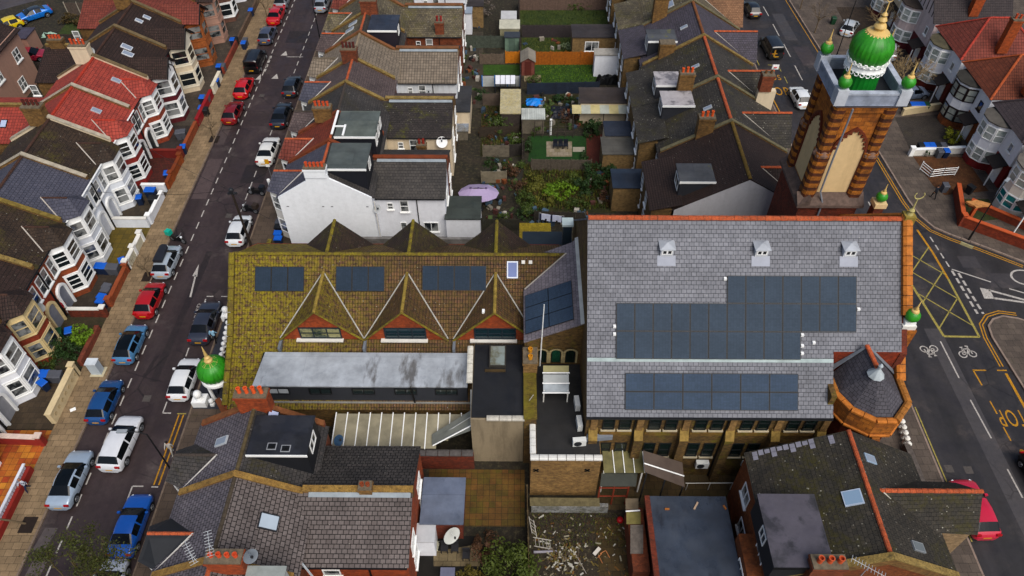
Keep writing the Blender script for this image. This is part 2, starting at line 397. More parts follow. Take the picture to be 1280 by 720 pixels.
def kerb_run(path, w, name='kerb', mat=KERB, z=.125, step=.92, side=1):
    """kerb stones laid end to end, each a stone of its own"""
    root = None; pts = [Vector((x, y, 0)) for x, y in path]; base = None; cnt = 0
    for a, b in zip(pts[:-1], pts[1:]):
        d = b - a; L = d.length; d.normalize(); n = max(1, round(L / step)); st = L / n; nrm = Vector((-d.y, d.x, 0)) * side
        for i in range(n):
            c = a + d * (st * (i + .5)) + nrm * (w / 2)
            if c.y < 14 or c.y > 112 or abs(c.x) > 62: continue
            if root is None:
                root = bpy.data.objects.new(name, None); COL.objects.link(root); root['kind'] = 'structure'; root.location = (0, 0, 0); ORG[root.name] = Vector((0, 0, 0))
            mb = base
            if base is None or abs(base[1] - st) > .04:
                m = MB(); l = st / 2 - .012
                m.mesh([(-l, -w / 2, -.1), (l, -w / 2, -.1), (l, w / 2, -.1), (-l, w / 2, -.1), (-l, -w / 2 + .02, z), (l, -w / 2 + .02, z), (l, w / 2, z), (-l, w / 2, z)],
                       [(4, 5, 6, 7), (0, 1, 5, 4), (1, 2, 6, 5), (2, 3, 7, 6), (3, 0, 4, 7)], mat)
                ob = m.build('kerb_stone', loc=(0, 0, 0)); ob.parent = root; base = (ob, st)
            else: ob = bpy.data.objects.new('kerb_stone', base[0].data); COL.objects.link(ob); ob.parent = root
            ob.location = (c.x, c.y, random.uniform(-.004, .004)); ob.rotation_euler = (0, 0, math.atan2(d.y, d.x)); cnt += 1
kerb_run([(-33.1, 14), (-33.1, 112)], .16, side=1, mat=KERB)
kerb_run([(-25.5, 14), (-25.5, 112)], .16, side=-1, mat=KERB)
kerb_run(WK, .16, side=1, mat=KERB2)
kerb_run(NK, .18, side=1, mat=KERB2)
kerb_run(SK, .18, side=-1, mat=KERB2)
# ---- painted markings ----
PW = mottled('b4b0aa', 'a5a09a', '6e6966', 2.5, 9); PY = mottled('b98b1f', 'a87c1c', '6e5a2a', 2.5, 9); PYF = plain('958a4c', .85, .4, 5)
ZM = .011
def mark(parent, pts, mat, z=ZM, name='road_marking'):
    return sheet(name, pts, z, mat, parent=parent)
def stripe(parent, a, b, w, mat, z=ZM):
    a, b = Vector((a[0], a[1])), Vector((b[0], b[1])); d = (b - a).normalized(); n = Vector((-d.y, d.x)) * w / 2
    return mark(parent, [a - n, b - n, b + n, a + n], mat, z)
def dashes(parent, a, b, L, gap, w, mat):
    a, b = Vector(a[:2]), Vector(b[:2]); d = (b - a); T = d.length; d.normalize(); t = 0
    while t < T:
        stripe(parent, a + d * t, a + d * min(t + L, T), w, mat); t += L + gap
dashes(road_l, (-31.3, 14), (-30.8, 112), .95, .75, .11, PW)
dashes(road_l, (-27.65, 14), (-27.7, 20.6), .95, .75, .1, PW)
dashes(road_l, (-27.45, 37.6), (-27.6, 44), .9, .55, .1, PW); dashes(road_l, (-27.4, 52), (-27.0, 112), 1.0, .8, .1, PW)
for a, b in (((-27.8, 24.6), (-27.8, 25.8)), ((-27.8, 25.8), (-27.0, 25.8)), ((-26.4, 25.75), (-25.9, 25.75)), ((-27.6, 33.1), (-27.6, 32.05)), ((-27.6, 32.05), (-26.95, 32.05)), ((-27.6, 44.3), (-27.0, 44.3)), ((-26.3, 44.3), (-25.75, 44.3))):
    stripe(road_l, a, b, .1, PW)
for x in (-25.92, -26.28): stripe(road_l, (x, 25.9), (x, 31.9), .11, PY)
stripe(road_l, (-26.45, 32.0), (-25.75, 32.0), .1, PYF)
# bend arrow and the triangle of the hump
mark(road_l, [(-29.12, 44.2), (-28.95, 44.2), (-29.28, 46.9), (-29.42, 46.9)], PW)
mark(road_l, [(-29.62, 46.8), (-29.15, 46.7), (-29.45, 48.3)], PW)
for yy in (79.6, 84.9): mark(road_l, [(-29.7, yy), (-28.85, yy), (-29.25, yy + 1.1)], PW)
mark(road_l, [(-31.6, 79.4), (-30.9, 79.4), (-31.2, 80.6)], PW)
for yy in (81.2, 82.2, 83.2, 84.2): mark(road_l, [(-31.05, yy), (-30.75, yy), (-30.75, yy + .6), (-31.05, yy + .6)], PW)
stripe(road_l, (-28.9, 84.6), (-26.8, 84.6), .1, PW)
def text_mark(parent, txt, loc, size, rz, mat, sx=1.0, sy=1.0, name='road_lettering', flip=False, z=ZM):
    cu = bpy.data.curves.new('t', 'FONT'); cu.body = txt; cu.size = 1.0; cu.align_x = 'CENTER'; cu.align_y = 'CENTER'; cu.resolution_u = 3
    cu.space_character = 1.15
    to = bpy.data.objects.new('t', cu); COL.objects.link(to); dg = bpy.context.evaluated_depsgraph_get(); dg.update()
    me = bpy.data.meshes.new_from_object(to.evaluated_get(dg)); bpy.data.objects.remove(to)
    for v in me.vertices: v.co.x *= size * sx; v.co.y *= size * sy
    me.name = name; me.materials.clear(); me.materials.append(mat); ob = bpy.data.objects.new(name, me); COL.objects.link(ob)
    o = ORG.get(parent.name, Vector((0, 0, 0))) if parent else Vector((0, 0, 0))
    ob.location = Vector((loc[0], loc[1], loc[2] if len(loc) > 2 else z)) - o; ob.rotation_euler = (0, 0, rz) if not isinstance(rz, tuple) else rz
    ob.parent = parent; ORG[ob.name] = Vector((0, 0, 0)); return ob
text_mark(road_l, 'DISABLED', (-27.85, 41.8), .5, R(95), PW, 1.35, .9)
text_mark(road_r, 'STOP', (30.75, 77.2), 1.0, R(0), PY, 1.25, 2.4)
text_mark(road_r, 'BUS', (31.2, 80.2), 1.0, R(0), PY, 1.0, 1.6)
text_mark(road_r, 'STOP', (39.1, 32.1), 1.0, R(180), PY, 1.05, 2.2)
text_mark(road_r, 'BUS', (39.0, 28.6), 1.0, R(180), PY, 1.05, 2.2)
# right road lines
for a, b in (((36.1, 39.6), (36.18, 35.8)), ((36.24, 33.7), (36.42, 30.2)), ((36.5, 27.6), (36.6, 25.3)), ((36.65, 22.5), (36.7, 20)), ((33.9, 98), (34.05, 95.4)), ((34.12, 93.2), (34.24, 90.1)), ((34.35, 88.1), (34.46, 85)), ((34.5, 83), (34.6, 79.7)), ((34.8, 77), (34.95, 74)), ((35.1, 71), (35.2, 68)), ((35.4, 62.5), (35.5, 60)), ((35.6, 57.5), (35.75, 54.5)), ((33.7, 104), (33.8, 101))):
    stripe(road_r, a, b, .12, PW)
# west-side single yellow, stop box lines
stripe(road_r, (31.62, 22), (31.6, 33), .1, PYF); stripe(road_r, (29.85, 90), (30.1, 83), .1, PYF); stripe(road_r, (30.15, 76), (30.5, 70), .12, PY)
for a, b in (((32.4, 83), (32.5, 81.6)), ((31.2, 83.1), (32.4, 83)), ((32.6, 80.5), (32.65, 79)), ((32.75, 77.8), (32.8, 76.2))): stripe(road_r, a, b, .09, PYF)
# box junction
BX = [(39.05, 53.4), (39.4, 50.4), (39.55, 46.9), (39.6, 40.1), (36.6, 40.15), (36.05, 46.2), (36.6, 50.5)]
for a, b in ((0, 1), (1, 2), (2, 3), (3, 4)): stripe(road_r, BX[a], BX[b], .2, PY if a < 2 else PYF)
stripe(road_r, (36.6, 40.15), (35.95, 46.2), .22, PYF, ZM + .001); stripe(road_r, (35.95, 46.2), (36.5, 50.5), .2, PYF)
for a, b in (((36.2, 45.0), (39.5, 41.4)), ((36.1, 48.2), (39.52, 44.4)), ((36.4, 50.9), (39.5, 47.4)), ((36.5, 41.0), (39.55, 44.6)), ((36.2, 44.0), (39.5, 47.9)), ((36.1, 47.2), (39.3, 51.0))): stripe(road_r, a, b, .11, PYF, ZM + .002)
# give-way lines, triangle
dashes(road_r, (39.95, 52.4), (40.25, 48.4), .7, .4, .14, PW)
dashes(road_r, (40.3, 47.9), (40.52, 42.7), .62, .32, .22, PW); dashes(road_r, (40.78, 47.6), (41.02, 42.7), .62, .32, .22, PW)
stripe(road_r, (40.35, 48.1), (43.3, 46.5), .13, PW); stripe(road_r, (44.6, 45.7), (46.3, 44.9), .13, PW)
tri = [Vector((42.15, 45.75)), Vector((41.95, 44.55)), Vector((46.4, 43.85))]
mark(road_r, [(42.0, 45.8), (41.85, 44.5), (42.75, 44.45), (42.8, 45.55)], PW)
stripe(road_r, (42.7, 45.5), (46.3, 43.95), .22, PW); stripe(road_r, (42.7, 44.55), (46.3, 43.85), .22, PW)
mb = MB(); c0 = Vector((46.6, 47.1, ZM))
for k in range(24):
    a0, a1 = 2 * math.pi * k / 24, 2 * math.pi * (k + 1) / 24
    mb.poly([c0 + Vector((math.cos(a) * r, math.sin(a) * r * .8, 0)) for a, r in ((a0, 1.05), (a0, 1.25), (a1, 1.25), (a1, 1.05))], PW)
mb.build('road_marking', road_r)
# double yellows along the kerbs
def offset_line(path, off):
    out = []
    for i, p in enumerate(path):
        a = Vector(path[max(i - 1, 0)]); b = Vector(path[min(i + 1, len(path) - 1)]); d = (b - a).normalized(); out.append(Vector(p) + Vector((-d.y, d.x)) * off)
    return out
def line_mark(path, off, w, mat):
    mb = MB(); a = offset_line(path, off); b = offset_line(path, off + w)
    for i in range(len(path) - 1):
        q = [(p.x, p.y, ZM) for p in (a[i], a[i + 1], b[i + 1], b[i])]
        mb.poly(q, mat)
    return mb.build('road_marking', road_r)
for off in (-.42, -.68): line_mark(NK[4:11], off, .1, PY)
line_mark(NK[1:5], -.4, .1, PY)
for off in (.3, .55): line_mark([(40.62, 37)] + SK[4:9], off, .1, PY)
stripe(road_r, (40.2, 36.3), (40.35, 27), .22, PY); stripe(road_r, (39.6, 36.6), (40.4, 36.6), .12, PY)
stripe(road_r, (37.6, 36.6), (38.7, 36.6), .12, PY); stripe(road_r, (37.65, 36.6), (37.75, 35.1), .12, PY)
for y in (33.6, 31.2, 28.6, 26.0): stripe(road_r, (37.75 + (33.6 - y) * .01, y), (37.8 + (33.6 - y) * .01, y - 1.2), .11, PY)
def cycle_mark(x, y, rz):
    mb = MB(); M = Matrix.Rotation(rz, 2)
    def q(px, py): v = M @ Vector((px, py)); return Vector((x + v.x, y + v.y, ZM))
    for cx in (-.42, .42):
        for k in range(12):
            a0, a1 = 2 * math.pi * k / 12, 2 * math.pi * (k + 1) / 12
            mb.poly([q(cx + math.cos(a) * r, -.25 + math.sin(a) * r) for a, r in ((a0, .26), (a0, .36), (a1, .36), (a1, .26))], PW)
    for (ax, ay), (bx, by) in (((-.42, -.25), (-.2, .35)), ((-.2, .3), (.3, .3)), ((.42, -.25), (.28, .55)), ((-.05, -.25), (.3, .3)), ((-.42, -.25), (-.05, -.25)), ((-.05, -.25), (-.22, .45)), ((-.35, .5), (-.1, .5)), ((.15, .6), (.42, .55))):
        a, b = Vector((ax, ay)), Vector((bx, by)); d = (b - a).normalized(); n = Vector((-d.y, d.x)) * .05
        mb.poly([q(*(a - n)), q(*(b - n)), q(*(b + n)), q(*(a + n))], PW)
    mb.build('road_marking', road_r)
cycle_mark(34.85, 38.55, R(185)); cycle_mark(37.85, 38.5, R(5))

def road_patch(par, x0, y0, x1, y1, c, sk=0.0):
    return sheet('road_patch', [(x0, y0), (x1, y0), (x1 + sk, y1), (x0 + sk, y1)], .0085, asphalt(c, c, .2), parent=par)
for a in ((-32.9, 17.5, -31.9, 20.5, '5c5352', .3), (-33.0, 21, -32.1, 22.6, '57504f', .2), (-30.6, 28, -28.9, 30.2, '332b2b'), (-29.6, 35, -29.0, 50, '352d2d', .4), (-32.9, 57.5, -31.4, 64, '574b4a'), (-28.6, 60, -26.2, 63, '332c2c'), (-30.5, 70, -28.2, 72.4, '403635'), (-33.0, 66.5, -32.0, 71, '544a48'), (-29.8, 88, -27, 91, '352e2e')): road_patch(road_l, *a)
for a in ((35.5, 14, 36.9, 41, '4d4a4b', -.3), (33.2, 43, 35.2, 52, '403d3f', -.4), (32.0, 60, 34.4, 66, '3a3638', -.2), (35.6, 83, 37.6, 87.5, '463f40', -.3), (34.9, 89, 36.4, 96, '4a4748', -.3), (41.5, 48.3, 43.2, 49.8, '464345'), (37.2, 20, 39.2, 30, '2e2b2d'), (43, 45.8, 49, 47.6, '434042', .4)): road_patch(road_r, *a)
for par, x, y in ((road_l, -29.3, 33.4), (road_l, -28.4, 55), (road_l, -30, 76), (road_r, 32.2, 27.6), (road_r, 33.6, 27.5), (road_r, 38.6, 48.6)):
    mark(par, [(x - .3, y - .3), (x + .3, y - .3), (x + .3, y + .3), (x - .3, y + .3)], plain('55504c', .6, .3, 6), .0105, 'manhole_cover')
# ---------------- the mosque: hall, tower, wing, flat-roofed blocks ----------------
SLATE_H = tiles('74757a', '7e7f84', '3b3b40', .32, .28, lich=.2, var=.2, msz=.014)
YBRICK = brick('7a6034', '4f3d20', '6b5a3c', grime=.32, moss=.25); YBRICK2 = brick('a0814f', '7d6038', '6b5d48', grime=.22)
RBRICK = brick('7a3219', '5e2614', '6b4a38', grime=.25); TERRA = brick('b0722c', '925a20', '5c3a18', w=.6, h=.35, grime=.4, msz=.012)
OBRICK = brick('a64f20', '8c3f18', '7a5238', grime=.2)
PANEL = solar('3e4a56', '434f5c', .07, .5); PANEL2 = solar('3f4d5c', '445264', .07, .5); PANEL3 = solar('34404c', '384452', .06, .6); PFR = plain('101214', .5, .05)
def roofpt(x, s, e, k, sgn=1):      # e = (y,z) of the edge the slope distance s is measured from
    c = 1 / math.hypot(1, k); return Vector((x, e[0] + sgn * s * c, e[1] + sgn * s * c * k))
def panel_grid(th, cells, x0, pw, rows, e, k, mat, sgn=1, lift=.1):
    c = 1 / math.hypot(1, k); ax = Vector((1, 0, 0)); ay = Vector((0, c, c * k)); nz = Vector((0, -c * k, c)); first = {}
    for r, (s0, s1) in enumerate(rows):
        for i in cells[r]:
            ctr = roofpt(x0 + pw * (i + .5), (s0 + s1) / 2, e, k, sgn) + nz * lift; key = round(s1 - s0, 2)
            if key not in first:
                mb = MB(); mb.obox(ctr, ax, ay, nz, pw / 2 - .012, (s1 - s0) / 2 - .012, .02, PFR)
                mb.obox(ctr + nz * .0215, ax, ay, nz, pw / 2 - .05, (s1 - s0) / 2 - .05, .002, mat)
                first[key] = (mb.build('solar_panel', th), ctr)
            else:
                o, c0 = first[key]; piece(o, ctr - c0)
HK, HE = .915, (26.95, 8.3)
hall = thing('mosque_hall', 'yellow brick prayer hall under a large grey slate roof covered in solar panels', 'mosque', (15, 36, 0))
def hz(y): return HE[1] + HK * (y - HE[0])
m = MB()
m.xprism([(27.0, 0), (27.0, 8.2), (36.35, 16.75), (45.6, 8.2), (45.6, 0)], 4.8, 5.25, YBRICK)
m.xprism([(29.9, 0), (29.9, 10.9), (36.35, 16.75), (45.6, 8.2), (45.6, 0)], 25.2, 25.65, RBRICK)
m.box(5.25, 27.0, 0, 20.75, 27.4, 8.2, YBRICK); m.box(5.25, 45.2, 0, 25.2, 45.6, 8.2, YBRICK)
m.build('wall', hall)
m = MB(); m.box(20.75, 29.95, 0, 25.2, 30.3, 11.0, brick('9a4118', '7d3113', '5c2a14', grime=.3)); m.build('wall', hall)
m = MB(); m.box(20.45, 27.4, 7.9, 20.8, 29.95, hz(28.4), YBRICK); m.build('wall', hall)
m = MB()
m.slab([(4.72, 26.72, hz(26.72)), (20.82, 26.72, hz(26.72)), (20.82, 29.95, hz(29.95)), (25.25, 29.95, hz(29.95)), (25.25, 36.35, hz(36.35)), (4.72, 36.35, hz(36.35))], .12, SLATE_H)
m.slab([(4.72, 36.35, hz(36.35)), (25.25, 36.35, hz(36.35)), (25.25, 45.8, 8.1), (4.72, 45.8, 8.1)], .12, SLATE_H)
roofH = m.build('roof', hall)
m = MB(); a = Vector((0, -HK, 1)).normalized() * .02
m.slab([Vector((4.74, 29.42, hz(29.42))) + a, Vector((20.8, 29.42, hz(29.42))) + a, Vector((20.8, 29.6, hz(29.6))) + a, Vector((4.74, 29.6, hz(29.6))) + a], .015, plain('9aa7a6', .6, .25)); m.build('flashing', roofH)
ridge_tiles(hall, (4.75, 36.35, hz(36.35) + .02), (25.3, 36.35, hz(36.35) + .02), ORIDGE, .2, .5)
m = MB(); m.tube([(4.7, 26.68, 8.02), (20.8, 26.68, 8.02)], .09, BLACK, 6); m.build('gutter', hall)
panel_grid(hall, [range(0, 10), range(0, 13), range(6, 13)], 6.6, 1.2048, [(3.53, 5.36), (5.36, 7.2), (7.2, 9.02)], HE, HK, PANEL)
panel_grid(hall, [range(0, 6), range(0, 6)], 7.2, 1.883, [(.2, 1.41), (1.41, 2.63)], HE, HK, PANEL2)
for x, s in ((13.7, 8.75), (18.75, 5.1), (18.75, 4.4), (18.75, 3.9), (19.5, 4.6), (6.5, 5.6), (6.5, 5.1), (22.4, 6.8)):
    q = roofpt(x, s, HE, HK); m = MB(); m.box(q.x - .09, q.y - .09, q.z, q.x + .09, q.y + .09, q.z + .16, WHITE); m.build('cable_box', hall)
for x in (9.87, 16.03, 21.77):
    q = roofpt(x, 10.35, HE, HK); m = MB(); VM = plain('b9bcc0', .5, .15)
    m.box(x - .42, q.y - .1, q.z - .3, x + .42, q.y + .7, q.z + .62, VM); vo = m.build('roof_vent', hall)
    m = MB(); b = q.z + .62; ap = (x, q.y + .3, b + .22); c4 = [(x - .52, q.y - .22, b), (x + .52, q.y - .22, b), (x + .52, q.y + .8, b), (x - .52, q.y + .8, b)]
    for i in range(4): m.poly([c4[i], c4[(i + 1) % 4], ap], plain('a3a7ac', .5, .15))
    m.poly(c4[::-1], VM); m.build('hood', vo)
    m = MB(); m.box(x - .34, q.y - .12, q.z + .12, x + .34, q.y - .1, q.z + .56, WHITE)
    m.box(x - .26, q.y - .135, q.z + .22, x - .06, q.y - .12, q.z + .46, DKGREY); m.box(x + .06, q.y - .135, q.z + .22, x + .26, q.y - .12, q.z + .46, DKGREY); m.build('louvre', vo)
    m = MB(); m.slab([(x - .6, q.y - .55, hz(q.y - .55) + .03), (x + .6, q.y - .55, hz(q.y - .55) + .03), (x + .6, q.y - .05, hz(q.y - .05) + .03), (x - .6, q.y - .05, hz(q.y - .05) + .03)], .02, plain('9296a0', .5, .1)); m.build('apron', vo)
# south elevation: buttresses and paired windows
for i in range(6):
    x = 5.3 + 3.08 * i
    m = MB(); m.box(x - .3, 26.45, 0, x + .3, 27.0, 5.6, YBRICK); m.xprism([(27.0, 5.6), (26.45, 5.6), (27.0, 6.4)], x - .3, x + .3, plain('8a7440', .9, .4, 3)); m.box(x - .22, 26.85, 6.3, x + .22, 27.0, 8.0, YBRICK2); m.build('buttress', hall)
DWF = plain('1b1e20', .6, .1); 
for i in range(5):
    xc = 6.84 + 3.08 * i
    for dx in (-.55, .55):
        for (z0, h) in ((6.25, 1.65), (2.75, 1.75)):
            window(hall, (xc + dx, 27.0, z0), (0, -1, 0), .82, h, frame=DWF, pane=glass('1c2a28', rough=.15), bars=(1, 2), sillm=plain('b0a68e', .8, .2))
    m = MB(); m.tube([(xc + 1.2, 26.9, 0), (xc + 1.2, 26.9, 8.0)], .06, BLACK, 6)
    if i in (0, 2): m.build('downpipe', hall)
    m = MB(); m.box(xc - 1.1, 26.93, 5.55, xc + 1.1, 27.0, 5.9, brick('8a6a2c', '6b5020', '6b5a3c', moss=.5)); m.build('string_course', hall)
# east coping: terracotta saddle stones down the verge, one by one
def coping(th, a, b, w, h, step, mat, name='coping_stone', gap=.02):
    a, b = Vector(a), Vector(b); d = b - a; L = d.length; d.normalize(); n = max(1, round(L / step)); s = Z.cross(d).normalized(); up = d.cross(s); base = None
    for i in range(n):
        c = a + d * (L * (i + .5) / n)
        if base is None:
            m = MB(); l = L / n / 2 - gap; p = [(-w / 2, -h / 2), (w / 2, -h / 2), (w / 2, h * .25), (w * .22, h / 2), (-w * .22, h / 2), (-w / 2, h * .25)]
            vs = [c + d * t + s * q[0] + up * q[1] for t in (-l, l) for q in p]; k = 6
            m.mesh(vs, [tuple(range(5, -1, -1)), tuple(range(6, 12))] + [(j, (j + 1) % 6, (j + 1) % 6 + 6, j + 6) for j in range(6)], mat)
            base = (m.build(name, th), c)
        else: piece(base[0], c - base[1])
TERC = plain('ad6f2c', .8, .35, 3, bump=.3)
coping(hall, (25.5, 36.4, 17.1), (25.5, 31.6, hz(31.6) + .25), .62, .5, .62, TERC)
coping(hall, (25.5, 36.4, 17.1), (25.5, 45.4, 8.8), .62, .5, .62, TERC)
m = MB(); m.box(25.2, 31.0, 9.5, 26.3, 31.9, 11.9, TERRA); m.build('kneeler', hall)
m = MB(); m.box(25.3, 31.1, 11.9, 26.2, 31.8, 12.25, WHT2); m.box(25.4, 31.2, 12.25, 26.1, 31.7, 12.5, WHITE); pk = m.build('pinnacle', hall)
coping(hall, (25.75, 30.9, 10.3), (25.75, 29.2, 8.9), .6, .5, .5, TERC)
m = MB(); m.box(25.45, 29.0, 0, 26.05, 31.0, 8.7, TERRA); m.build('wall', hall)
GREEN = plain('3a8f2a', .45, .3, 1.5, coat=.1); GREEN2 = plain('1f7a2e', .35, .2)
def ball(th, c, r, name='green_ball', tip=.9):
    m = MB(); m.lathe(c, [(r * math.sin(math.pi * k / 10), r - r * math.cos(math.pi * k / 10)) for k in range(1, 10)], 16, GREEN, 12, .05); o = m.build(name, th, smooth=50)
    m = MB(); z = 1.85 * r; m.lathe(c, [(r * .55, z - .02), (r * .5, z + r * .2), (r * .2, z + r * .35), (r * .28, z + r * .6), (r * .12, z + r * .9), (.02, z + r * (1.4 + tip))], 10, GOLD); m.build('finial', o, smooth=50)
    return o
ball(hall, (25.75, 31.45, 12.5), .48)
m = MB(); m.box(25.25, 36.05, 16.6, 25.95, 36.75, 17.3, plain('8a7a3c', .85, .4, 4)); m.lathe((25.6, 36.4, 17.3), [(.22, 0), (.15, .2), (.2, .35), (.07, .5), (.04, 1.1)], 10, plain('a59c6a', .8, .3)); m.tube([(25.6 + .3 * math.cos(t), 36.4, 18.9 + .3 * math.sin(t)) for t in [R(a) for a in range(140, 401, 20)]], .035, plain('b5ab74', .6, .2), 6)
m.tube([(25.6, 36.4, 18.3), (25.6, 36.4, 18.65)], .04, plain('a59c6a', .8, .3)); m.build('crescent_finial', hall)
# corner turret
TP = [(20.9, 29.9), (20.95, 28.2), (21.7, 26.8), (23.1, 25.9), (24.45, 25.9), (25.75, 27.3), (25.8, 29.9)]
def inset(pts, d, c=(23.3, 28.6)):
    o = []
    for x, y in pts:
        v = Vector((x - c[0], y - c[1])); v = v * ((v.length - d) / v.length); o.append((c[0] + v.x, c[1] + v.y))
    return o
m = MB(); m.prism(inset(TP, .3), 0, 7.5, RBRICK); tur = m.build('turret', hall)
m = MB(); o, i1 = TP, inset(TP, .32)
for k in range(6):
    a, b, c, d = o[k], o[k + 1], i1[k + 1], i1[k]
    m.mesh([(*a, 7.4), (*b, 7.4), (*c, 7.4), (*d, 7.4), (*a, 8.9), (*b, 8.9), (*c, 8.9), (*d, 8.9)], [(0, 3, 2, 1), (4, 5, 6, 7), (0, 1, 5, 4), (1, 2, 6, 5), (2, 3, 7, 6), (3, 0, 4, 7)], TERRA)
m.build('parapet', tur)
for k in range(6): 
    a, b = Vector((*o[k], 8.95)), Vector((*o[k + 1], 8.95)); ci = Vector((23.3, 28.6, 8.95)); a = a + (ci - a).normalized() * .16; b = b + (ci - b).normalized() * .16
    if k in (1, 2, 3): coping(hall, a, b, .4, .22, .7, TERC)
    else: coping(hall, a, b, .45, .4, .62, plain('9a6a30', .85, .4, 3))
    a = Vector((*o[k], 7.45)); b = Vector((*o[k + 1], 7.45)); coping(hall, a, b, .22, .16, 1.2, TERC, 'moulding')
SLATE_T = tiles('4f4d53', '5a585e', '1c1b1f', .32, .26, var=.2)
m = MB(); ii = inset(TP, .36); r0, r1 = (22.75, 29.95, 11.75), (22.95, 28.15, 11.6)
pts = [(x, y, 8.78) for x, y in ii]
m.poly([r0, pts[0], pts[1], r1], SLATE_T)
for k in range(1, 5): m.poly([r1, pts[k], pts[k + 1]], SLATE_T)
m.poly([r1, pts[5], pts[6], r0], SLATE_T); m.build('turret_roof', tur)
ridge_tiles(tur, r0, r1, ORIDGE, .16, .45)
m = MB(); m.lathe((22.95, 28.1, 11.4), [(.55, -.28), (.3, .05), (.12, .3), (.1, .5), (.16, .62), (.04, .8)], 9, plain('9fa6a9', .6, .3)); m.build('lead_cap', tur)
m = MB(); m.slab([(20.95, 29.9, 9.4), (22.75, 29.9, 11.9), (22.75, 29.78, 11.8), (20.95, 29.6, 9.25)], .06, LEAD); m.slab([(22.75, 29.9, 11.9), (25.4, 29.9, 9.2), (25.4, 29.6, 9.1), (22.75, 29.78, 11.8)], .06, LEAD); m.build('flashing', tur)
# flying arch under the turret
m = MB(); m.box(23.5, 24.6, 0, 24.0, 25.0, 5.2, TERRA); m.xprism([(26.1, 7.2), (26.1, 6.2), (24.6, 4.6), (24.6, 5.6)], 23.5, 24.0, TERRA); m.build('flying_buttress', hall)
# ---------------- tower ----------------
tw = thing('minaret_tower', 'square orange and brown banded brick tower with cream arched panels and green ribbed dome', 'tower', (24.2, 46.3, 0))
m = MB(); m.box(21.9, 43.7, 0, 26.4, 48.8, 11.6, RBRICK); m.build('base', tw)
m = MB(); m.box(21.6, 43.4, 11.6, 26.7, 49.1, 11.85, plain('6a5a52', .85, .35, 3))
for x0, x1 in ((21.6, 26.7),): m.xprism([(43.4, 11.85), (44.3, 11.85), (44.3, 12.5)], x0, x1, plain('63544c', .85, .35, 3))
m.yprism([(21.6, 11.85), (22.5, 11.85), (22.5, 12.5)], 43.4, 49.1, plain('63544c', .85, .35, 3)); m.build('set_off', tw)
m = MB(); m.box(22.28, 44.28, 11.85, 26.12, 48.32, 20.2, TERRA); m.build('shaft', tw)
BD1, BD2 = brick('b5762a', '94601f', '5c3a14', w=.3, h=.1, grime=.35), brick('6b3a1e', '55301a', '33200f', w=.3, h=.1, grime=.35)
for sx, sy in ((22.45, 44.45), (25.95, 44.45), (22.45, 48.15), (25.95, 48.15)):
    m = MB(); z = 11.85; k = 0
    while z < 20.1:
        r = .45 if z > 16.2 else .54; z1 = min(z + (.3 if k % 2 else .38), 20.2)
        q = r + (.004 if k % 2 else 0); h = q * .62; xy = [(sx + a, sy + b) for a, b in ((q, -h), (q, h), (h, q), (-h, q), (-q, h), (-q, -h), (-h, -q), (h, -q))]
        m.prism(xy, z, z1, BD2 if k % 2 else BD1); z = z1; k += 1
    bt = m.build('corner_shaft', tw)
    m = MB(); m.lathe((sx, sy, 16.0), [(.66, 0), (.66, .16), (.48, .45)], 8, plain('7f6556', .8, .3)); m.build('weathering', bt)
CREAM = render('cdb48a', .14, '7a6444'); ARCHM = plain('6a3318', .85, .3, 4)
def arch_panel(o, n, w, h, spring):
    o, n = Vector(o), Vector(n); u = Z.cross(n); pts = [(-w / 2, 0), (w / 2, 0), (w / 2, spring)]
    R0 = w * .95
    for k in range(1, 7):
        t = k / 6; ang = t * math.acos((R0 - w / 2) / R0); pts.append((w / 2 - R0 + R0 * math.cos(ang), spring + R0 * math.sin(ang)))
    pts += [(-x, z) for x, z in pts[-2:1:-1]]
    m = MB(); m.poly([o + u * x + Z * z + n * .03 for x, z in pts], CREAM); p = m.build('arch_panel', tw)
    m = MB(); q = [(x * 1.13, z) if z < spring + .01 else (x * 1.13, spring + (z - spring) * 1.11) for x, z in pts]
    for a in range(1, len(pts)):
        b = (a + 1) % len(pts); f = [o + u * pts[a][0] + Z * pts[a][1] + n * .14, o + u * q[a][0] + Z * q[a][1] + n * .14, o + u * q[b][0] + Z * q[b][1] + n * .14, o + u * pts[b][0] + Z * pts[b][1] + n * .14]
        if a == len(pts) - 1: b = 0; f = [o + u * pts[a][0] + Z * pts[a][1] + n * .14, o + u * q[a][0] + Z * q[a][1] + n * .14, o + u * q[0][0] + n * .14, o + u * pts[0][0] + n * .14]
        m.poly(f, ARCHM); m.poly([g - n * .14 for g in f][::-1], ARCHM)
        m.poly([f[1], f[1] - n * .14, f[2] - n * .14, f[2]], ARCHM); m.poly([f[0] - n * .14, f[0], f[3], f[3] - n * .14], ARCHM)
    for k in range(3, len(pts) - 1):       # cusped edge of the arch
        c = o + u * pts[k][0] * .94 + Z * (spring + (pts[k][1] - spring) * .95) + n * .1; m.obox(c, u, n, Z, .09, .05, .09, ARCHM)
    m.build('arch_ring', p)
arch_panel((24.2, 44.28, 12.5), (0, -1, 0), 2.35, 6.0, 3.8); arch_panel((22.28, 46.3, 12.5), (-1, 0, 0), 2.35, 6.0, 3.8); arch_panel((26.12, 46.3, 12.5), (1, 0, 0), 2.35, 6.0, 3.8)
m = MB(); m.box(22.2, 44.15, 19.7, 26.2, 48.4, 20.2, TERRA); m.build('frieze', tw)
STONE = plain('8c93a0', .75, .35, 1.5, bump=.3)
m = MB(); X0, X1, Y0, Y1 = 21.75, 26.6, 43.8, 48.75
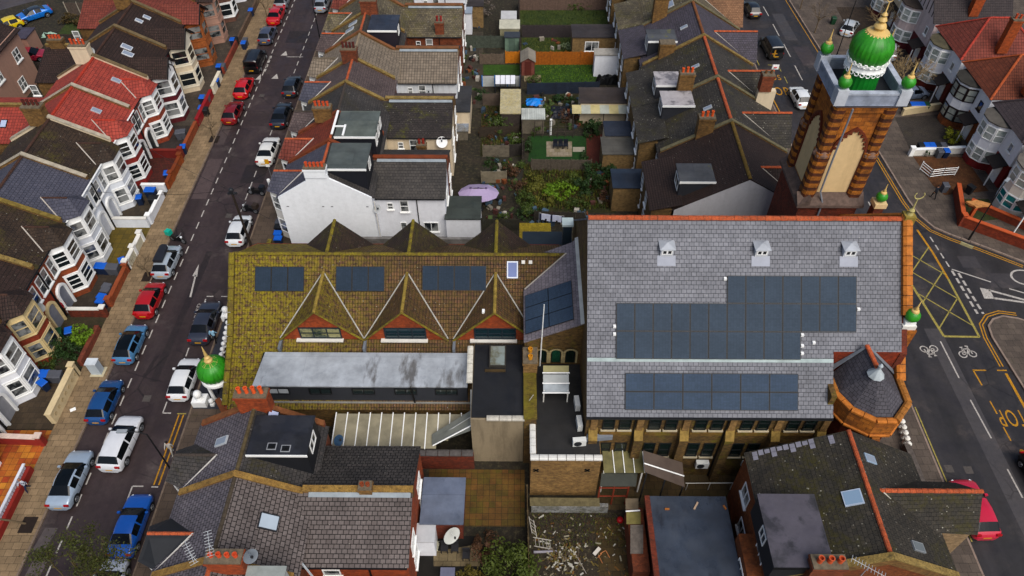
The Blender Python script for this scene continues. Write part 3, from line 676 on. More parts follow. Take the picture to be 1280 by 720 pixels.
m.mesh([(22.1, 44.1, 20.2), (26.25, 44.1, 20.2), (26.25, 48.45, 20.2), (22.1, 48.45, 20.2), (X0, Y0, 20.55), (X1, Y0, 20.55), (X1, Y1, 20.55), (X0, Y1, 20.55)], [(0, 1, 5, 4), (1, 2, 6, 5), (2, 3, 7, 6), (3, 0, 4, 7), (4, 5, 6, 7), (3, 2, 1, 0)], STONE); m.build('cornice', tw)
for a in ((X0, Y0, X1, Y0 + .4), (X0, Y1 - .4, X1, Y1), (X0, Y0 + .4, X0 + .4, Y1 - .4), (X1 - .4, Y0 + .4, X1, Y1 - .4)):
    m = MB(); m.box(a[0] + .05, a[1] + .05, 20.55, a[2] - .05, a[3] - .05, 21.35, STONE); m.box(a[0], a[1], 21.35, a[2], a[3], 21.5, plain('a2a8b2', .75, .3, 1.5)); m.build('parapet', tw)
m = MB(); m.box(X0 + .4, Y0 + .4, 20.56, X1 - .4, Y1 - .4, 20.62, DKGREY); m.build('deck', tw)
for sx, sy in ((X0 + .3, Y0 + .3), (X1 - .3, Y0 + .3), (X0 + .3, Y1 - .3), (X1 - .3, Y1 - .3)):
    m = MB(); m.box(sx - .38, sy - .38, 20.57, sx + .38, sy + .38, 21.75, plain('b4b8be', .7, .2)); pn = m.build('pinnacle', tw); ball(tw, (sx, sy, 21.75), .46)
DOME = plain('368a24', .45, .3, 1.6, coat=.1)
m = MB(); m.lathe((24.05, 46.25, 20.6), [(1.22, 0), (1.15, 1.6)], 48, GREEN2, 24, .05); m.build('drum', tw, smooth=40)
m = MB(); m.lathe((24.05, 46.25, 22.15), [(1.2, 0), (1.32, .06), (1.25, .3), (1.34, .5), (1.2, .58)], 32, WHITE); bd = m.build('drum_band', tw, smooth=40)
for z, r in ((22.1, 1.33), (22.78, 1.38)):
    m = MB()
    for k in range(22):
        t = 2 * math.pi * k / 22; c = Vector((24.05 + r * math.cos(t), 46.25 + r * math.sin(t), z)); uu = Vector((-math.sin(t), math.cos(t), 0))
        m.tube([c + uu * (.14 * math.cos(a)) + Z * (.14 * math.sin(a)) for a in [R(j * 60) for j in range(7)]], .04, WHITE, 4)
    m.build('loop_trim', bd, kind='stuff')
m = MB(); m.lathe((24.05, 46.25, 22.6), [(1.1, 0), (1.32, .35), (1.42, .8), (1.4, 1.2), (1.2, 1.65), (.85, 2.0), (.45, 2.2), (.2, 2.25)], 72, DOME, 28, .045); dm = m.build('dome', tw, smooth=40)
m = MB(); m.lathe((24.05, 46.25, 24.65), [(.75, 0), (.72, .08), (.3, .2), (.42, .4), (.34, .6), (.16, .68), (.3, .85), (.22, 1.02), (.1, 1.08), (.2, 1.22), (.12, 1.36), (.05, 1.42), (.03, 2.1)], 16, GOLD)
m.tube([(24.05 + .2 * math.cos(t), 46.25, 26.95 + .2 * math.sin(t)) for t in [R(a) for a in range(130, 411, 20)]], .03, GOLD, 5); m.build('finial', dm, smooth=50)
m = MB()
for k in range(20):
    t = 2 * math.pi * k / 20; m.lathe((24.05 + .74 * math.cos(t), 46.25 + .74 * math.sin(t), 24.6), [(.02, -.05), (.1, 0), (.02, .09)], 6, GOLD)
m.build('petal_ring', dm)
m = MB(); m.tube([(23.55, 43.62, 11.9), (23.2, 43.9, 12.8), (23.12, 43.82, 16), (23.12, 43.78, 20.3)], .07, plain('7f8288', .4, .1), 6); m.tube([(23.55, 43.6, 0), (23.55, 43.6, 11.9)], .07, plain('7f8288', .4, .1), 6); m.build('downpipe', tw)
m = MB(); m.box(26.9, 42.3, 0, 27.6, 43.0, 12.6, RBRICK); m.box(26.8, 42.2, 12.6, 27.7, 43.1, 13.0, CREAM); m.build('side_pier', tw)
ball(tw, (27.25, 42.65, 13.0), .42, tip=.6)
# ---------------- wing ----------------
WK_, WR = .83, (40.3, 9.5)
def wz(y): return WR[1] - WK_ * abs(WR[0] - y) if y > 35.3 else 5.35 - .6 * (35.3 - y)
WT = tiles('6a4c35', '55402f', '1f1812', .21, .3, off=0.0, moss=.42, mossc='7a7316', lich=.5, lap=1.2, wave=.5, var=.35, mscale=.16, msz=.02)
WTM_ = tiles('665530', '5a4a2c', '1f1812', .21, .3, off=0.0, moss=1.3, mossc='857a10', lich=.3, lap=1.2, wave=.5, var=.35, mscale=.4, msz=.02)
def moss_east(m, x0, x1):
    nt_ = m.node_tree
    for n in nt_.nodes:
        if n.type == 'MIX' and n.data_type == 'RGBA' and n.blend_type == 'MIX' and n.inputs[0].is_linked and n.inputs[7].is_linked and n.inputs[7].links[0].from_node.type == 'MIX':
            src = n.inputs[0].links[0].from_socket; ge = nt_.nodes.new('ShaderNodeNewGeometry'); sp = nt_.nodes.new('ShaderNodeSeparateXYZ'); nt_.links.new(ge.outputs[0], sp.inputs[0])
            mr = nt_.nodes.new('ShaderNodeMapRange'); nt_.links.new(sp.outputs[0], mr.inputs[0]); mr.inputs[1].default_value = x0; mr.inputs[2].default_value = x1; mr.inputs[3].default_value = 1.0; mr.inputs[4].default_value = .18
            mu = nt_.nodes.new('ShaderNodeMath'); mu.operation = 'MULTIPLY'; nt_.links.new(src, mu.inputs[0]); nt_.links.new(mr.outputs[0], mu.inputs[1]); nt_.links.new(mu.outputs[0], n.inputs[0]); return m
WT = moss_east(tiles('664a35', '523e2e', '1f1812', .21, .3, off=0.0, moss=.85, mossc='9a8c12', lich=.5, lap=1.2, wave=.5, var=.4, mscale=.28, msz=.02), -19.0, -9.0); WTM = WT
wing = thing('mosque_wing', 'long mossy tiled wing with three brick gables, solar panels and a grey flat dormer', 'building', (-9, 36, 0))
m = MB(); m.box(-21.6, 30.95, 0, .6, 31.25, 2.5, YBRICK); m.box(-21.6, 44.4, 0, 3.6, 44.7, 6.3, RBRICK)
m.xprism([(31.0, 0), (31.0, 2.4), (35.3, 5.1), (40.3, 9.3), (44.7, 6.2), (44.7, 0)], -21.75, -21.45, OBRICK); m.build('wall', wing)
m = MB()
m.slab([(-21.5, 40.3, 9.5), (3.9, 40.3, 9.5), (.72, 38.05, wz(38.05)), (.72, 35.3, 5.35), (-21.5, 35.3, 5.35)], .1, WT)
m.slab([(-21.5, 35.3, 5.35), (.72, 35.3, 5.35), (.72, 34.4, wz(34.4)), (-3.1, 34.4, wz(34.4)), (-3.1, 30.75, wz(30.75)), (-21.5, 30.75, wz(30.75))], .1, WT)
m.slab([(-21.5, 40.3, 9.5), (3.9, 40.3, 9.5), (3.9, 44.9, 6.1), (-21.5, 44.9, 6.1)], .1, WT)
wroof = m.build('roof', wing)
MCOP = mottled('857a20', '5e5228', '6e5a38', 1.6, 5); ridge_tiles(wing, (-21.6, 40.3, 9.5), (3.9, 40.3, 9.5), MCOP, .15, .45)
MCOP = mottled('857a20', '5e5228', '6e5a38', 1.6, 5)
coping(wing, (-21.6, 40.2, 9.7), (-21.6, 35.3, 5.6), .42, .3, .9, MCOP); coping(wing, (-21.6, 35.3, 5.55), (-21.6, 30.9, wz(30.9) + .2), .42, .3, .9, MCOP)
for y in (41.8, 39.6, 37.0, 34.2): 
    m = MB(); m.box(-22.05, y - .3, 0, -21.7, y + .3, 3.4, OBRICK); m.box(-22.1, y - .35, 3.4, -21.7, y + .35, 3.55, MCOP); m.build('pier', wing)
def wing_panels(x0, n, pw, s0, s1):
    c = 1 / math.hypot(1, WK_); panel_grid(wing, [range(n)], x0, pw, [(0, s1 - s0)], (WR[0] - s1 * c, WR[1] - s1 * c * WK_), WK_, PANEL3)
wing_panels(-19.84, 3, 1.255, 1.0, 2.9); wing_panels(-13.67, 3, 1.24, .96, 2.87); wing_panels(-7.09, 4, 1.222, .87, 2.78)
GR, GB = 8.6, 5.35
for xc, tm in ((-14.65, WTM), (-8.25, WT), (-1.5, WT)):
    yf = 35.3; ym = WR[0] - (WR[1] - GR) / WK_; yv = WR[0] - (WR[1] - GB) / WK_; hw = 3.18; hr = hw if xc < -2 else 2.2
    zr = GR - (GR - GB) * hr / hw; yvr = WR[0] - (WR[1] - zr) / WK_
    m = MB(); m.poly([(xc - hw, yf, GB), (xc + hr, yf, GB), (xc + hr, yf, zr - .05), (xc, yf, GR - .1)], OBRICK) if hr < hw else m.poly([(xc - hw, yf, GB), (xc + hw, yf, GB), (xc, yf, GR - .1)], OBRICK)
    gm = m.build('gable', wing)
    m = MB(); m.slab([(xc - hw, yf - .12, GB), (xc, yf - .12, GR), (xc, ym, GR), (xc - hw, yv, GB + .03)], .09, WT); m.slab([(xc, yf - .12, GR), (xc + hr, yf - .12, zr), (xc + hr, yvr, zr + .03), (xc, ym, GR)], .09, tm); m.build('gable_roof', wing)
    ridge_tiles(wing, (xc, yf - .15, GR + .02), (xc, ym, GR + .02), plain('8d7a3c', .95, .5, 2.5), .13, .42)
    VL = plain('a9a8a2', .7, .25)
    for sx in (-1, 1):
        e = hw if sx < 0 else hr; ze = GB if sx < 0 else zr; ye = yv if sx < 0 else yvr
        m = MB(); m.tube([(xc, ym + .02, GR + .05), (xc + sx * e, ye, ze + .1)], .05, VL, 5); m.build('valley', wing)
    m = MB(); m.tube([(xc - hw, yf - .14, GB + .03), (xc, yf - .14, GR + .03), (xc + hr, yf - .14, zr + .03)], .09, MCOP, 6); m.build('verge', gm)
    m = MB(); m.box(xc - 1.9, yf - .3, GB - .02, xc + 1.65, yf, GB + .1, WHT2); m.build('sill_board', wing)
    TEALP = glass('20383f', rough=.12) if xc > -9 else glass('3c4a3c', rough=.15, curtain='a9a57a')
    window(wing, (xc, yf, GB + .15), (0, -1, 0), 3.15, 1.25, frame=plain('24313a', .5, .1), pane=TEALP, bars=(3, 2), fr=.1, sill=False)
    m = MB(); m.box(xc - 3.2, 34.35, wz(34.35) - .2, xc - 3.0, 35.3, 5.4, LEAD); m.build('hopper', wing)
# north cross-gables beyond the ridge
for xc in (-14.5, -8.2, -1.5):
    m = MB(); NB = plain('3a2e26', .9, .4, 3); zr = 9.35; hw = 2.75; y1 = 44.3
    NT_ = tiles('43332a', '35291f', '17120f', .21, .3, off=0.0, moss=.4, mossc='5a541a', lich=.4, lap=1.2, wave=.5)
    m.slab([(xc - hw, 42.5, 6.6), (xc - hw, y1, 6.6), (xc, y1, zr), (xc, 40.35, zr)], .1, NT_); m.slab([(xc + hw, y1, 6.6), (xc + hw, 42.5, 6.6), (xc, 40.35, zr), (xc, y1, zr)], .1, NT_); m.build('gable_roof', wing)
    ridge_tiles(wing, (xc, 40.35, zr), (xc, y1, zr), MCOP, .14, .42)
    m = MB(); m.poly([(xc + hw, y1 - .1, 0), (xc - hw, y1 - .1, 0), (xc - hw, y1 - .1, 6.5), (xc, y1 - .1, zr - .1), (xc + hw, y1 - .1, 6.5)], RBRICK); m.build('gable', wing)
# lead-covered flat dormer with dark cladding
LEADR = felt('989da2', 'a4a9ae', .45, seam=2.6, gap='7d8287', dry='6a6a6a', dryamt=.16, dscale=.5, st=(1.3, .45, 1), soft=.1)
m = MB(); m.slab([(-19.1, 31.2, 5.0), (-3.45, 31.2, 5.0), (-3.45, 34.2, 5.12), (-18.8, 34.2, 5.12)], .12, LEADR); m.build('flat_dormer_roof', wing)
CLAD = plain('3a3d43', .6, .12, .6)
m = MB(); m.mesh([(-18.3, 31.35, 2.9), (-3.5, 31.35, 2.9), (-3.5, 31.35, 4.9), (-19.0, 31.35, 4.9), (-18.3, 34.3, 2.9), (-3.5, 34.3, 2.9), (-3.5, 34.3, 4.95), (-19.0, 34.3, 4.95)], [(0, 1, 2, 3), (1, 5, 6, 2), (4, 0, 3, 7), (5, 4, 7, 6)], CLAD); m.build('cladding', wing)
for i, u in enumerate((347, 400, 454, 507, 558)):
    q = P(u, 488, 4.35); window(wing, (q.x, 31.35, 3.85), (0, -1, 0), 1.65, .72, frame=plain('1e2023', .5), pane=plain('aeb4b8', .4, .05) if i == 0 else glass('2c3637', .12), bars=(2, 1), fr=.06, sill=False)
m = MB(); m.tube([(-7.6, 31.25, 5.0), (-7.4, 31.2, 2.4)], .06, BLACK); m.build('downpipe', wing)
m = MB(); m.box(-18.2, 31.15, 2.86, -3.3, 31.34, 2.94, plain('84837e', .7, .2)); m.build('flashing', wing)
# window and vents on the east end of the slope
q = Vector((-.22, 39.4, wz(39.4))); m = MB(); ax, ay, nz = Vector((1, 0, 0)), Vector((0, 1, WK_)).normalized(), Vector((0, -WK_, 1)).normalized()
m.obox(q + nz * .06, ax, ay, nz, .42, .65, .06, plain('cdd2da', .5, .08)); rw = m.build('roof_window', wing); m = MB(); m.obox(q + nz * .125, ax, ay, nz, .33, .55, .006, plain('6474a0', .4, .1)); m.build('pane', rw)
for x in (.6, 1.15):
    q = Vector((x, 39.85, wz(39.85))); m = MB(); m.obox(q + nz * .08, ax, ay, nz, .13, .13, .09, WHT2); m.build('roof_vent', wing)
for xx, yy in ((-2.35, 35.9), (-1.0, 35.9)):
    m = MB(); m.box(xx - .1, yy - .05, 7.75, xx + .1, yy + .25, 7.95, WHITE); m.build('lamp', wing)
# polycarbonate lean-to: each sheet and each rafter
leant = thing('lean_to_canopy', 'long lean-to roof of dirty cream polycarbonate sheets with white rafters', 'canopy', (-8, 29, 0))
PCARB = plain('8a8470', .55, .3, .9); na = 12; x0, x1 = -13.2, -3.1
for i in range(na):
    xa, xb = x0 + (x1 - x0) * i / na, x0 + (x1 - x0) * (i + 1) / na
    ya = 27.65 if xb < -5.5 else 27.65 + (xb + 5.5) * .9
    m = MB(); m.slab([(xa + .03, ya, 2.4), (xb - .03, ya, 2.4), (xb - .03, 30.3, 2.8), (xa + .03, 30.3, 2.8)], .02, PCARB); m.build('roof_sheet', leant)
    m = MB(); m.slab([(xa - .035, ya - .05, 2.43), (xa + .035, ya - .05, 2.43), (xa + .035, 30.4, 2.84), (xa - .035, 30.4, 2.84)], .05, WHITE); m.build('rafter', leant)
for i in range(0, 12, 3):
    xa = x0 + .1 + (x1 - x0 - 2.6) * i / na; m = MB(); m.box(xa - .05, 27.8, 0, xa + .05, 27.9, 2.4, WHT2); m.build('post', leant)
stair = thing('stair_enclosure', 'grey ribbed sloping stair cover beside the cream rendered wall', 'canopy', (-4, 29.5, 0))
m = MB(); SCM = plain('74766f', .5, .2)
a, b, c, d = P(540, 556, 2.7), P(590, 524, 4.3), P(590, 512, 4.3), P(540, 543, 2.7)
m.slab([a, P(588, 538, 4.0), b, c, d], .04, SCM); m.build('roof_sheet', stair)
m = MB(); m.tube([P(541, 557, 2.75), P(589, 532, 4.1)], .05, WHITE, 5); m.tube([P(548, 546, 2.8), P(590, 520, 4.35)], .04, plain('9a9c9a', .5), 5); m.build('rib', stair)
m = MB(); q = P(596, 510, 5.0); m.slab([P(588, 533, 4.1), P(604, 533, 4.1), P(604, 487, 5.3), P(588, 487, 5.3)], .06, plain('9d9f9c', .5, .15)); m.box(-3.0, 28.2, 0, -2.2, 30.5, 4.0, plain('b5ae9c', .8, .2)); m.build('head_house', stair)
m = MB(); m.tube([P(598, 532, 4.2), P(598, 488, 5.36)], .05, WHITE, 5); m.build('rib', stair)
# flat black-felted block
blk = thing('flat_roof_block', 'cream rendered block with a black felt flat roof and a square rooflight', 'building', (-1.2, 31, 0))
CRW = render('8f836d', .35, '4c4334')
m = MB(); m.box(-3.05, 28.0, 0, .62, 34.5, 5.7, CRW); m.build('wall', blk)
m = MB(); m.box(-3.0, 28.15, 5.7, .6, 34.5, 5.8, felt('202226', '25272c', .75, seam=2.2, gap='15161a')); m.build('roof', blk)
m = MB(); q = P(622, 445, 6.0); m.box(q.x - .62, q.y - .95, 5.8, q.x + .62, q.y + .95, 6.05, plain('3d3a34', .7)); rl = m.build('rooflight', blk)
m = MB(); m.box(q.x - .52, q.y - .85, 6.05, q.x + .52, q.y + .85, 6.09, glass('6b6a58', .2, curtain='8f9a98')); m.build('pane', rl)
m = MB(); q = P(619, 463, 5.9); m.box(q.x - .75, q.y - .08, 5.8, q.x + .75, q.y + .08, 5.95, plain('4a3c22', .9, .4)); tag(m.build('timber_plank', loc=(q.x, q.y, 5.8)), 'weathered timber plank lying on the black felt roof below the rooflight', 'plank')
coping(blk, (-3.3, 34.2, 5.95), (-3.25, 31.0, 5.85), .42, .2, .8, plain('c4c1b6', .7, .25, 3))
coping(blk, (-1.95, 28.05, 5.85), (.7, 28.05, 5.85), .4, .16, .95, plain('b5b1a6', .7, .25, 3))
# chimney wall with two yellow pots
cw = thing('chimney_wall', 'mossy brick party wall between flat roofs carrying a stack with two yellow pots', 'wall', (1.1, 30.5, 0))
m = MB(); m.box(.66, 27.9, 0, 1.5, 32.9, 6.0, YBRICK); m.box(.62, 27.85, 6.0, 1.54, 31.8, 6.12, brick('7a6a2a', '5a4a22', '4a4020', moss=.8)); m.build('wall', cw)
chimney(cw, (1.1, 32.4), .5, .7, 6.0, 7.3, YBRICK2, 2, plain('c08a1c', .8, .2), 'y', pr=.16, ph=.35)
m = MB(); m.tube([(1.0, 29.9, 5.2), (1.3, 29.6, 6.4), (1.0, 29.0, 6.6)], .03, plain('a9a69c')); m.build('cable', cw)
# slate-roofed link with arched windows
lk = thing('link_building', 'slate lean-to roof with six solar panels above a brick wall with three arched windows', 'building', (2.8, 37, 0))
def lz(x): return 8.0 + .512 * (x - .7)
SLATE_L = tiles('716b70', '7f797e', '4a464a', .3, .3, off=.5, var=.2)
m = MB(); m.slab([(.62, 33.05, lz(.62)), (4.85, 33.05, lz(4.85)), (4.85, 41.6, lz(4.85)), (4.3, 41.3, lz(4.3)), (3.88, 40.3, lz(3.88)), (.62, 38.0, lz(.62))], .12, SLATE_L); m.slab([(3.88, 40.3, lz(3.88)), (4.3, 41.3, lz(4.3)), (2.2, 41.3, lz(2.2))], .1, SLATE_L); m.build('roof', lk)
m = MB(); m.slab([(4.55, 33.0, lz(4.55) + .06), (4.83, 33.0, lz(4.83) + .06), (4.83, 41.6, lz(4.83) + .06), (4.55, 41.6, lz(4.55) + .06)], .05, plain('b8b8b2', .6, .2)); m.tube([(.7, 38.05, lz(.7) + .05), (3.88, 40.32, lz(3.88) + .05)], .05, plain('a9a49a', .6), 5); m.build('flashing', lk)
m = MB(); m.poly([(.7, 33.2, 0), (4.8, 33.2, 0), (4.8, 33.2, lz(4.8) - .1), (.7, 33.2, 7.9)], YBRICK); m.poly([(.7, 38, 0), (.7, 33.2, 0), (.7, 33.2, 7.9), (.7, 38, 7.9)], YBRICK); m.build('wall', lk)
for i, xc in enumerate((1.95, 3.0, 4.05)):
    m = MB(); hw = .36; z0, sp = 5.4, 6.55; pts = [(xc - hw, z0), (xc + hw, z0)] + [(xc + hw * math.cos(R(a)), sp + hw * math.sin(R(a))) for a in range(0, 181, 30)]
    pts = pts[:2] + pts[2:]; m.poly([(x, 33.17, z) for x, z in pts], plain('14181a', .5)); wo = m.build('arched_window', lk)
    m = MB(); g0 = glass('1a2a22' if i != 1 else '24503c', .2); m.poly([(xc + (x - xc) * .82, 33.155, z0 + .08 + (z - z0) * .93) for x, z in pts], g0); m.build('pane', wo)
    m = MB()
    for a in range(0, 180, 15):
        for j in range(1): 
            f = [(xc + r * math.cos(R(t)), 33.12, sp + r * math.sin(R(t))) for t, r in ((a + 1, .38), (a + 1, .55), (a + 14, .55), (a + 14, .38))]; m.poly(f[::-1], plain('a89a74', .9, .3, 4)); m.poly([(x, 33.2, z) for x, y, z in f], plain('a89a74', .9, .3, 4))
    for sx in (-1, 1):
        for k in range(5): m.box(xc + sx * .38, 33.12, z0 + k * .23, xc + sx * .52, 33.21, z0 + k * .23 + .21, plain('a89a74', .9, .3, 4))
    m.build('arch_surround', wo)
ux, nn = Vector((1, 0, .512)).normalized(), Vector((-.512, 0, 1)).normalized()
base = None
for i in range(2):
    for j in range(3):
        c = Vector((.78, 33.6, lz(.78))) + ux * (1.9 * (i + .5)) + Vector((0, 1, 0)) * (1.24 * (j + .5)) + nn * .1
        if base is None:
            m = MB(); m.obox(c, ux, (0, 1, 0), nn, .94, .61, .02, PFR); m.obox(c + nn * .0215, ux, (0, 1, 0), nn, .915, .585, .002, PANEL2); base = (m.build('solar_panel', lk), c)
        else: piece(base[0], c - base[1])
# flat-roofed south block
sb = thing('brick_flat_block', 'brown brick block with a dark flat roof edged in white coping stones', 'building', (3.5, 29, 0))
m = MB(); m.box(1.6, 25.3, 0, 5.85, 33.15, 5.1, YBRICK2); m.box(1.12, 25.3, 0, 1.6, 28.0, 5.1, YBRICK2); m.build('wall', sb)
m = MB(); m.box(1.5, 25.6, 5.1, 5.8, 33.15, 5.2, felt('2a2a2b', '31302f', .8, seam=2.0)); m.build('roof', sb)
WCOP = plain('cac9c4', .7, .12, 3)
coping(sb, (1.05, 25.35, 5.3), (5.9, 25.35, 5.3), .4, .18, .6, WCOP); coping(sb, (1.25, 25.6, 5.28), (1.25, 28.0, 5.28), .4, .18, .6, WCOP)
for u, v in ((670, 588), (734, 588), (671, 621), (725, 621)):
    q = P(u, v, 4); t = 25.27; 
    d = _F + _R * ((u - 640) / FPX) - _U * ((v - 360) / FPX); zz = CAM_H + d.z * (t / d.y); xx = d.x * t / d.y
    m = MB()
    for a in (45, -45): m.obox((xx, 25.27, zz), (math.cos(R(a)), 0, math.sin(R(a))), (0, 1, 0), (-math.sin(R(a)), 0, math.cos(R(a))), .22, .025, .05, BLACK)
    m.build('tie_plate', sb)
rc = thing('roof_canopy', 'small three-step polycarbonate canopy standing on the dark flat roof', 'canopy', (3.0, 31.3, 5.2))
for k, (va, vb, mt) in enumerate(((457, 466, plain('a09a72', .5, .2)), (468, 479, plain('a9acaa', .5, .15)), (480, 491, plain('9fa5a8', .5, .25)))):
    za, zb = 6.9 - k * .12, 6.8 - k * .12
    m = MB(); m.slab([P(679, vb, zb), P(711, vb, zb), P(711, va, za), P(679, va, za)], .03, mt); m.build('roof_sheet', rc)
    m = MB(); a, b = P(678, vb, zb + .03), P(712, vb, zb + .03); m.tube([a, b], .05, WHITE, 5); m.build('rail', rc)
for u, v in ((680, 489), (710, 489), (680, 460), (710, 460)):
    q = P(u, v, 6.5); m = MB(); m.box(q.x - .04, q.y - .04, 5.2, q.x + .04, q.y + .04, 6.6, WHT2); m.build('post', rc)
def ac_unit(c, rz, label, group='air conditioning units', z=0):
    t = thing('air_conditioner', label, 'air conditioner', c, group); x, y, zz = c; W_ = plain('c9cac6', .5, .1)
    m = MB(); m.box(x - .45, y - .17, zz + .06, x + .45, y + .17, zz + .72, W_); m.build('casing', t)
    m = MB(); m.lathe((0, 0, 0), [(.27, 0), (.27, .02)], 20, DKGREY); 
    m.v = [(x - .12 + a, y - .172 - c_, zz + .39 + b) for a, b, c_ in m.v]; m.build('fan_grille', t)
    for dx in (-.35, .35): m = MB(); m.box(x + dx - .05, y - .2, zz, x + dx + .05, y + .2, zz + .06, DKGREY); m.build('foot', t)
    t.rotation_euler = (0, 0, rz); return t
q = P(721, 505, 5.5); ac_unit((q.x, q.y, 5.2), R(95), 'white air conditioner on the flat roof nearest the brick chimney canopy')
q = P(724, 530, 5.5); ac_unit((q.x, q.y, 5.2), R(95), 'white air conditioner on the flat roof, second along the hall wall')
q = P(724, 553, 5.5); ac_unit((q.x, q.y, 5.2), R(5), 'square white air conditioner by the flat roof edge beside the metal duct')
ac_unit((13.4, 26.75, 1.6), 0, 'white air conditioner bracketed on the yellow brick wall under the third window pair')
ac_unit((16.7, 26.75, 1.6), 0, 'white air conditioner bracketed on the yellow brick wall close to the brown brick house')
fp = MB(); fp.tube([(1.85, 33.0, 5.2), (1.95, 33.0, 12.1)], .055, WHITE, 6, .03); tag(fp.build('flagpole', loc=(1.85, 33, 5.2)), 'thin white flagpole rising in front of the arched windows', 'flagpole')
m = MB(); m.slab([P(733, 549, 5.6), P(766, 546, 5.6), P(766, 537, 5.6), P(734, 537, 5.6)], .4, plain('7c828a', .45, .15)); tag(m.build('ventilation_duct', loc=P(750, 543, 5.2)), 'grey metal duct box beside the hall wall over the flat roof edge', 'duct')
# mossy and brown lean-tos in the alley
a1 = thing('mossy_canopy', 'mossy translucent canopy with white bars in the alley by the hall', 'canopy', P(775, 575, 0))
for k in range(4):
    ua, ub = 752 + k * 12.5, 752 + (k + 1) * 12.5
    m = MB(); m.slab([P(ua + 3, 591, 3.0), P(ub + 3, 591, 3.0), P(ub, 553, 3.5), P(ua, 553, 3.5)], .03, plain('6a6540', .6, .45, 1.2)); m.build('roof_sheet', a1)
    m = MB(); m.tube([P(ub + 4, 591, 3.06), P(ub, 553, 3.56)], .035, WHITE, 5); m.build('bar', a1)
for u, v in ((755, 589), (803, 589)): q = P(u, v, 3); m = MB(); m.box(q.x - .05, q.y - .05, 0, q.x + .05, q.y + .05, 3.0, WHT2); m.build('post', a1)
a2 = thing('dark_canopy', 'dark glass canopy on a rusty red frame next to the brick block', 'canopy', P(772, 610, 0))
for k in range(3):
    ua, ub = 751 + k * 15, 751 + (k + 1) * 15
    m = MB(); m.slab([P(ua - 1, 608, 2.6), P(ub - 1, 608, 2.6), P(ub + 1, 591, 2.8), P(ua + 1, 591, 2.8)], .03, plain('45473f', .3, .2)); m.build('roof_sheet', a2)
RUST = plain('7a3318', .8, .3)
for z, v in ((2.4, 609), (1.2, 609)): 
    m = MB(); m.tube([P(750, v, 2.5) + Z * (z - 2.5), P(786, v, 2.5) + Z * (z - 2.5)], .05, RUST, 5); m.build('frame_rail', a2)
for u in (750, 768, 786): q = P(u, 609, 2.5); m = MB(); m.box(q.x - .05, q.y - .05, 0, q.x + .05, q.y + .05, 2.5, RUST); m.build('post', a2)
a3 = thing('brown_canopy', 'sloping brown polycarbonate stair canopy against the hall wall', 'canopy', P(830, 590, 0))
for k in range(3):
    t0, t1 = k / 3, (k + 1) / 3; A, B, C_, D = P(804, 563, 4.6), P(853, 578, 3.0), P(856, 609, 2.6), P(806, 590, 4.2)
    m = MB(); m.slab([A.lerp(B, t0), A.lerp(B, t1), D.lerp(C_, t1), D.lerp(C_, t0)], .03, plain('5a4f47', .5, .2)); m.build('roof_sheet', a3)
m = MB(); m.tube([P(805, 579, 4.45), P(855, 595, 2.85)], .05, WHITE, 5); m.build('bar', a3)
for t in (.05, .5, .95): q = P(806, 590, 4.2).lerp(P(856, 609, 2.6), t); m = MB(); m.box(q.x - .04, q.y - .04, 0, q.x + .04, q.y + .04, q.z - .05, DKGREY); m.build('post', a3)
sheet('alley_paving', [(6, 23.6), (25, 23.6), (25, 27), (6, 27)], .012, slabs('5a4a30', '4a3d28', '2a241a', .6, .6, moss=.7, mossc='4c461c'))
rl_ = thing('alley_railing', 'thin white handrail in the paved alley below the hall', 'railing', P(980, 600, 0))
m = MB(); m.tube([P(857, 604, 1.0), P(1032, 603, 1.0)], .03, WHT2, 5); m.tube([P(857, 604, .5), P(1032, 603, .5)], .025, WHT2, 5); m.build('rail', rl_)
for k in range(7): q = P(860 + k * 28, 604, 1.0); m = MB(); m.tube([(q.x, q.y, 0), (q.x, q.y, 1.0)], .03, WHT2, 5); m.build('post', rl_)
# structures behind the wing
d1 = MB(); d1.box(3.8, 43.6, 0, 4.5, 44.3, 9.4, plain('2e3b44', .5, .15)); fo = thing('flue_duct', 'tall dark blue-grey flue duct with a pale cap behind the wing', 'duct', (4.15, 44, 0)); d1.build('shaft', fo); m = MB(); m.box(3.7, 43.5, 9.4, 4.6, 44.4, 9.6, plain('a7b3b3', .6)); m.build('cap', fo)
m = MB(); m.box(.6, 44.9, 0, 4.8, 47.0, 5.6, plain('2a343c', .6, .2)); tag(m.build('plant_enclosure', loc=(2.7, 46, 0)), 'dark blue-grey plant enclosure behind the wing beside the flue duct', 'enclosure')
yr = thing('mossy_flat_building', 'small outbuilding with a flat roof covered in bright yellow moss', 'outbuilding', (1.8, 49, 0))
m = MB(); m.box(.45, 47.8, 0, 3.1, 50.2, 3.4, YBRICK); m.build('wall', yr); m = MB(); m.box(.35, 47.7, 3.4, 3.2, 50.3, 3.55, mottled('8a7a20', '6e6018', 'a08c2c', 1.2, 5)); m.build('roof', yr)
m = MB(); m.box(1.2, 47.2, 3.56, 1.7, 48.6, 3.9, plain('c3c8cc', .6)); m.box(1.7, 47.2, 3.56, 2.6, 47.6, 3.8, plain('c3c8cc', .6)); m.build('pipe_box', yr)
m = MB(); m.box(-14.5, 49.3, 0, .3, 49.6, 2.4, plain('7d7a76', .9, .45, 1.2, bump=.4)); tag(m.build('boundary_wall', loc=(-7, 49.45, 0)), 'stained grey concrete boundary wall between the white house and the wing', 'wall')
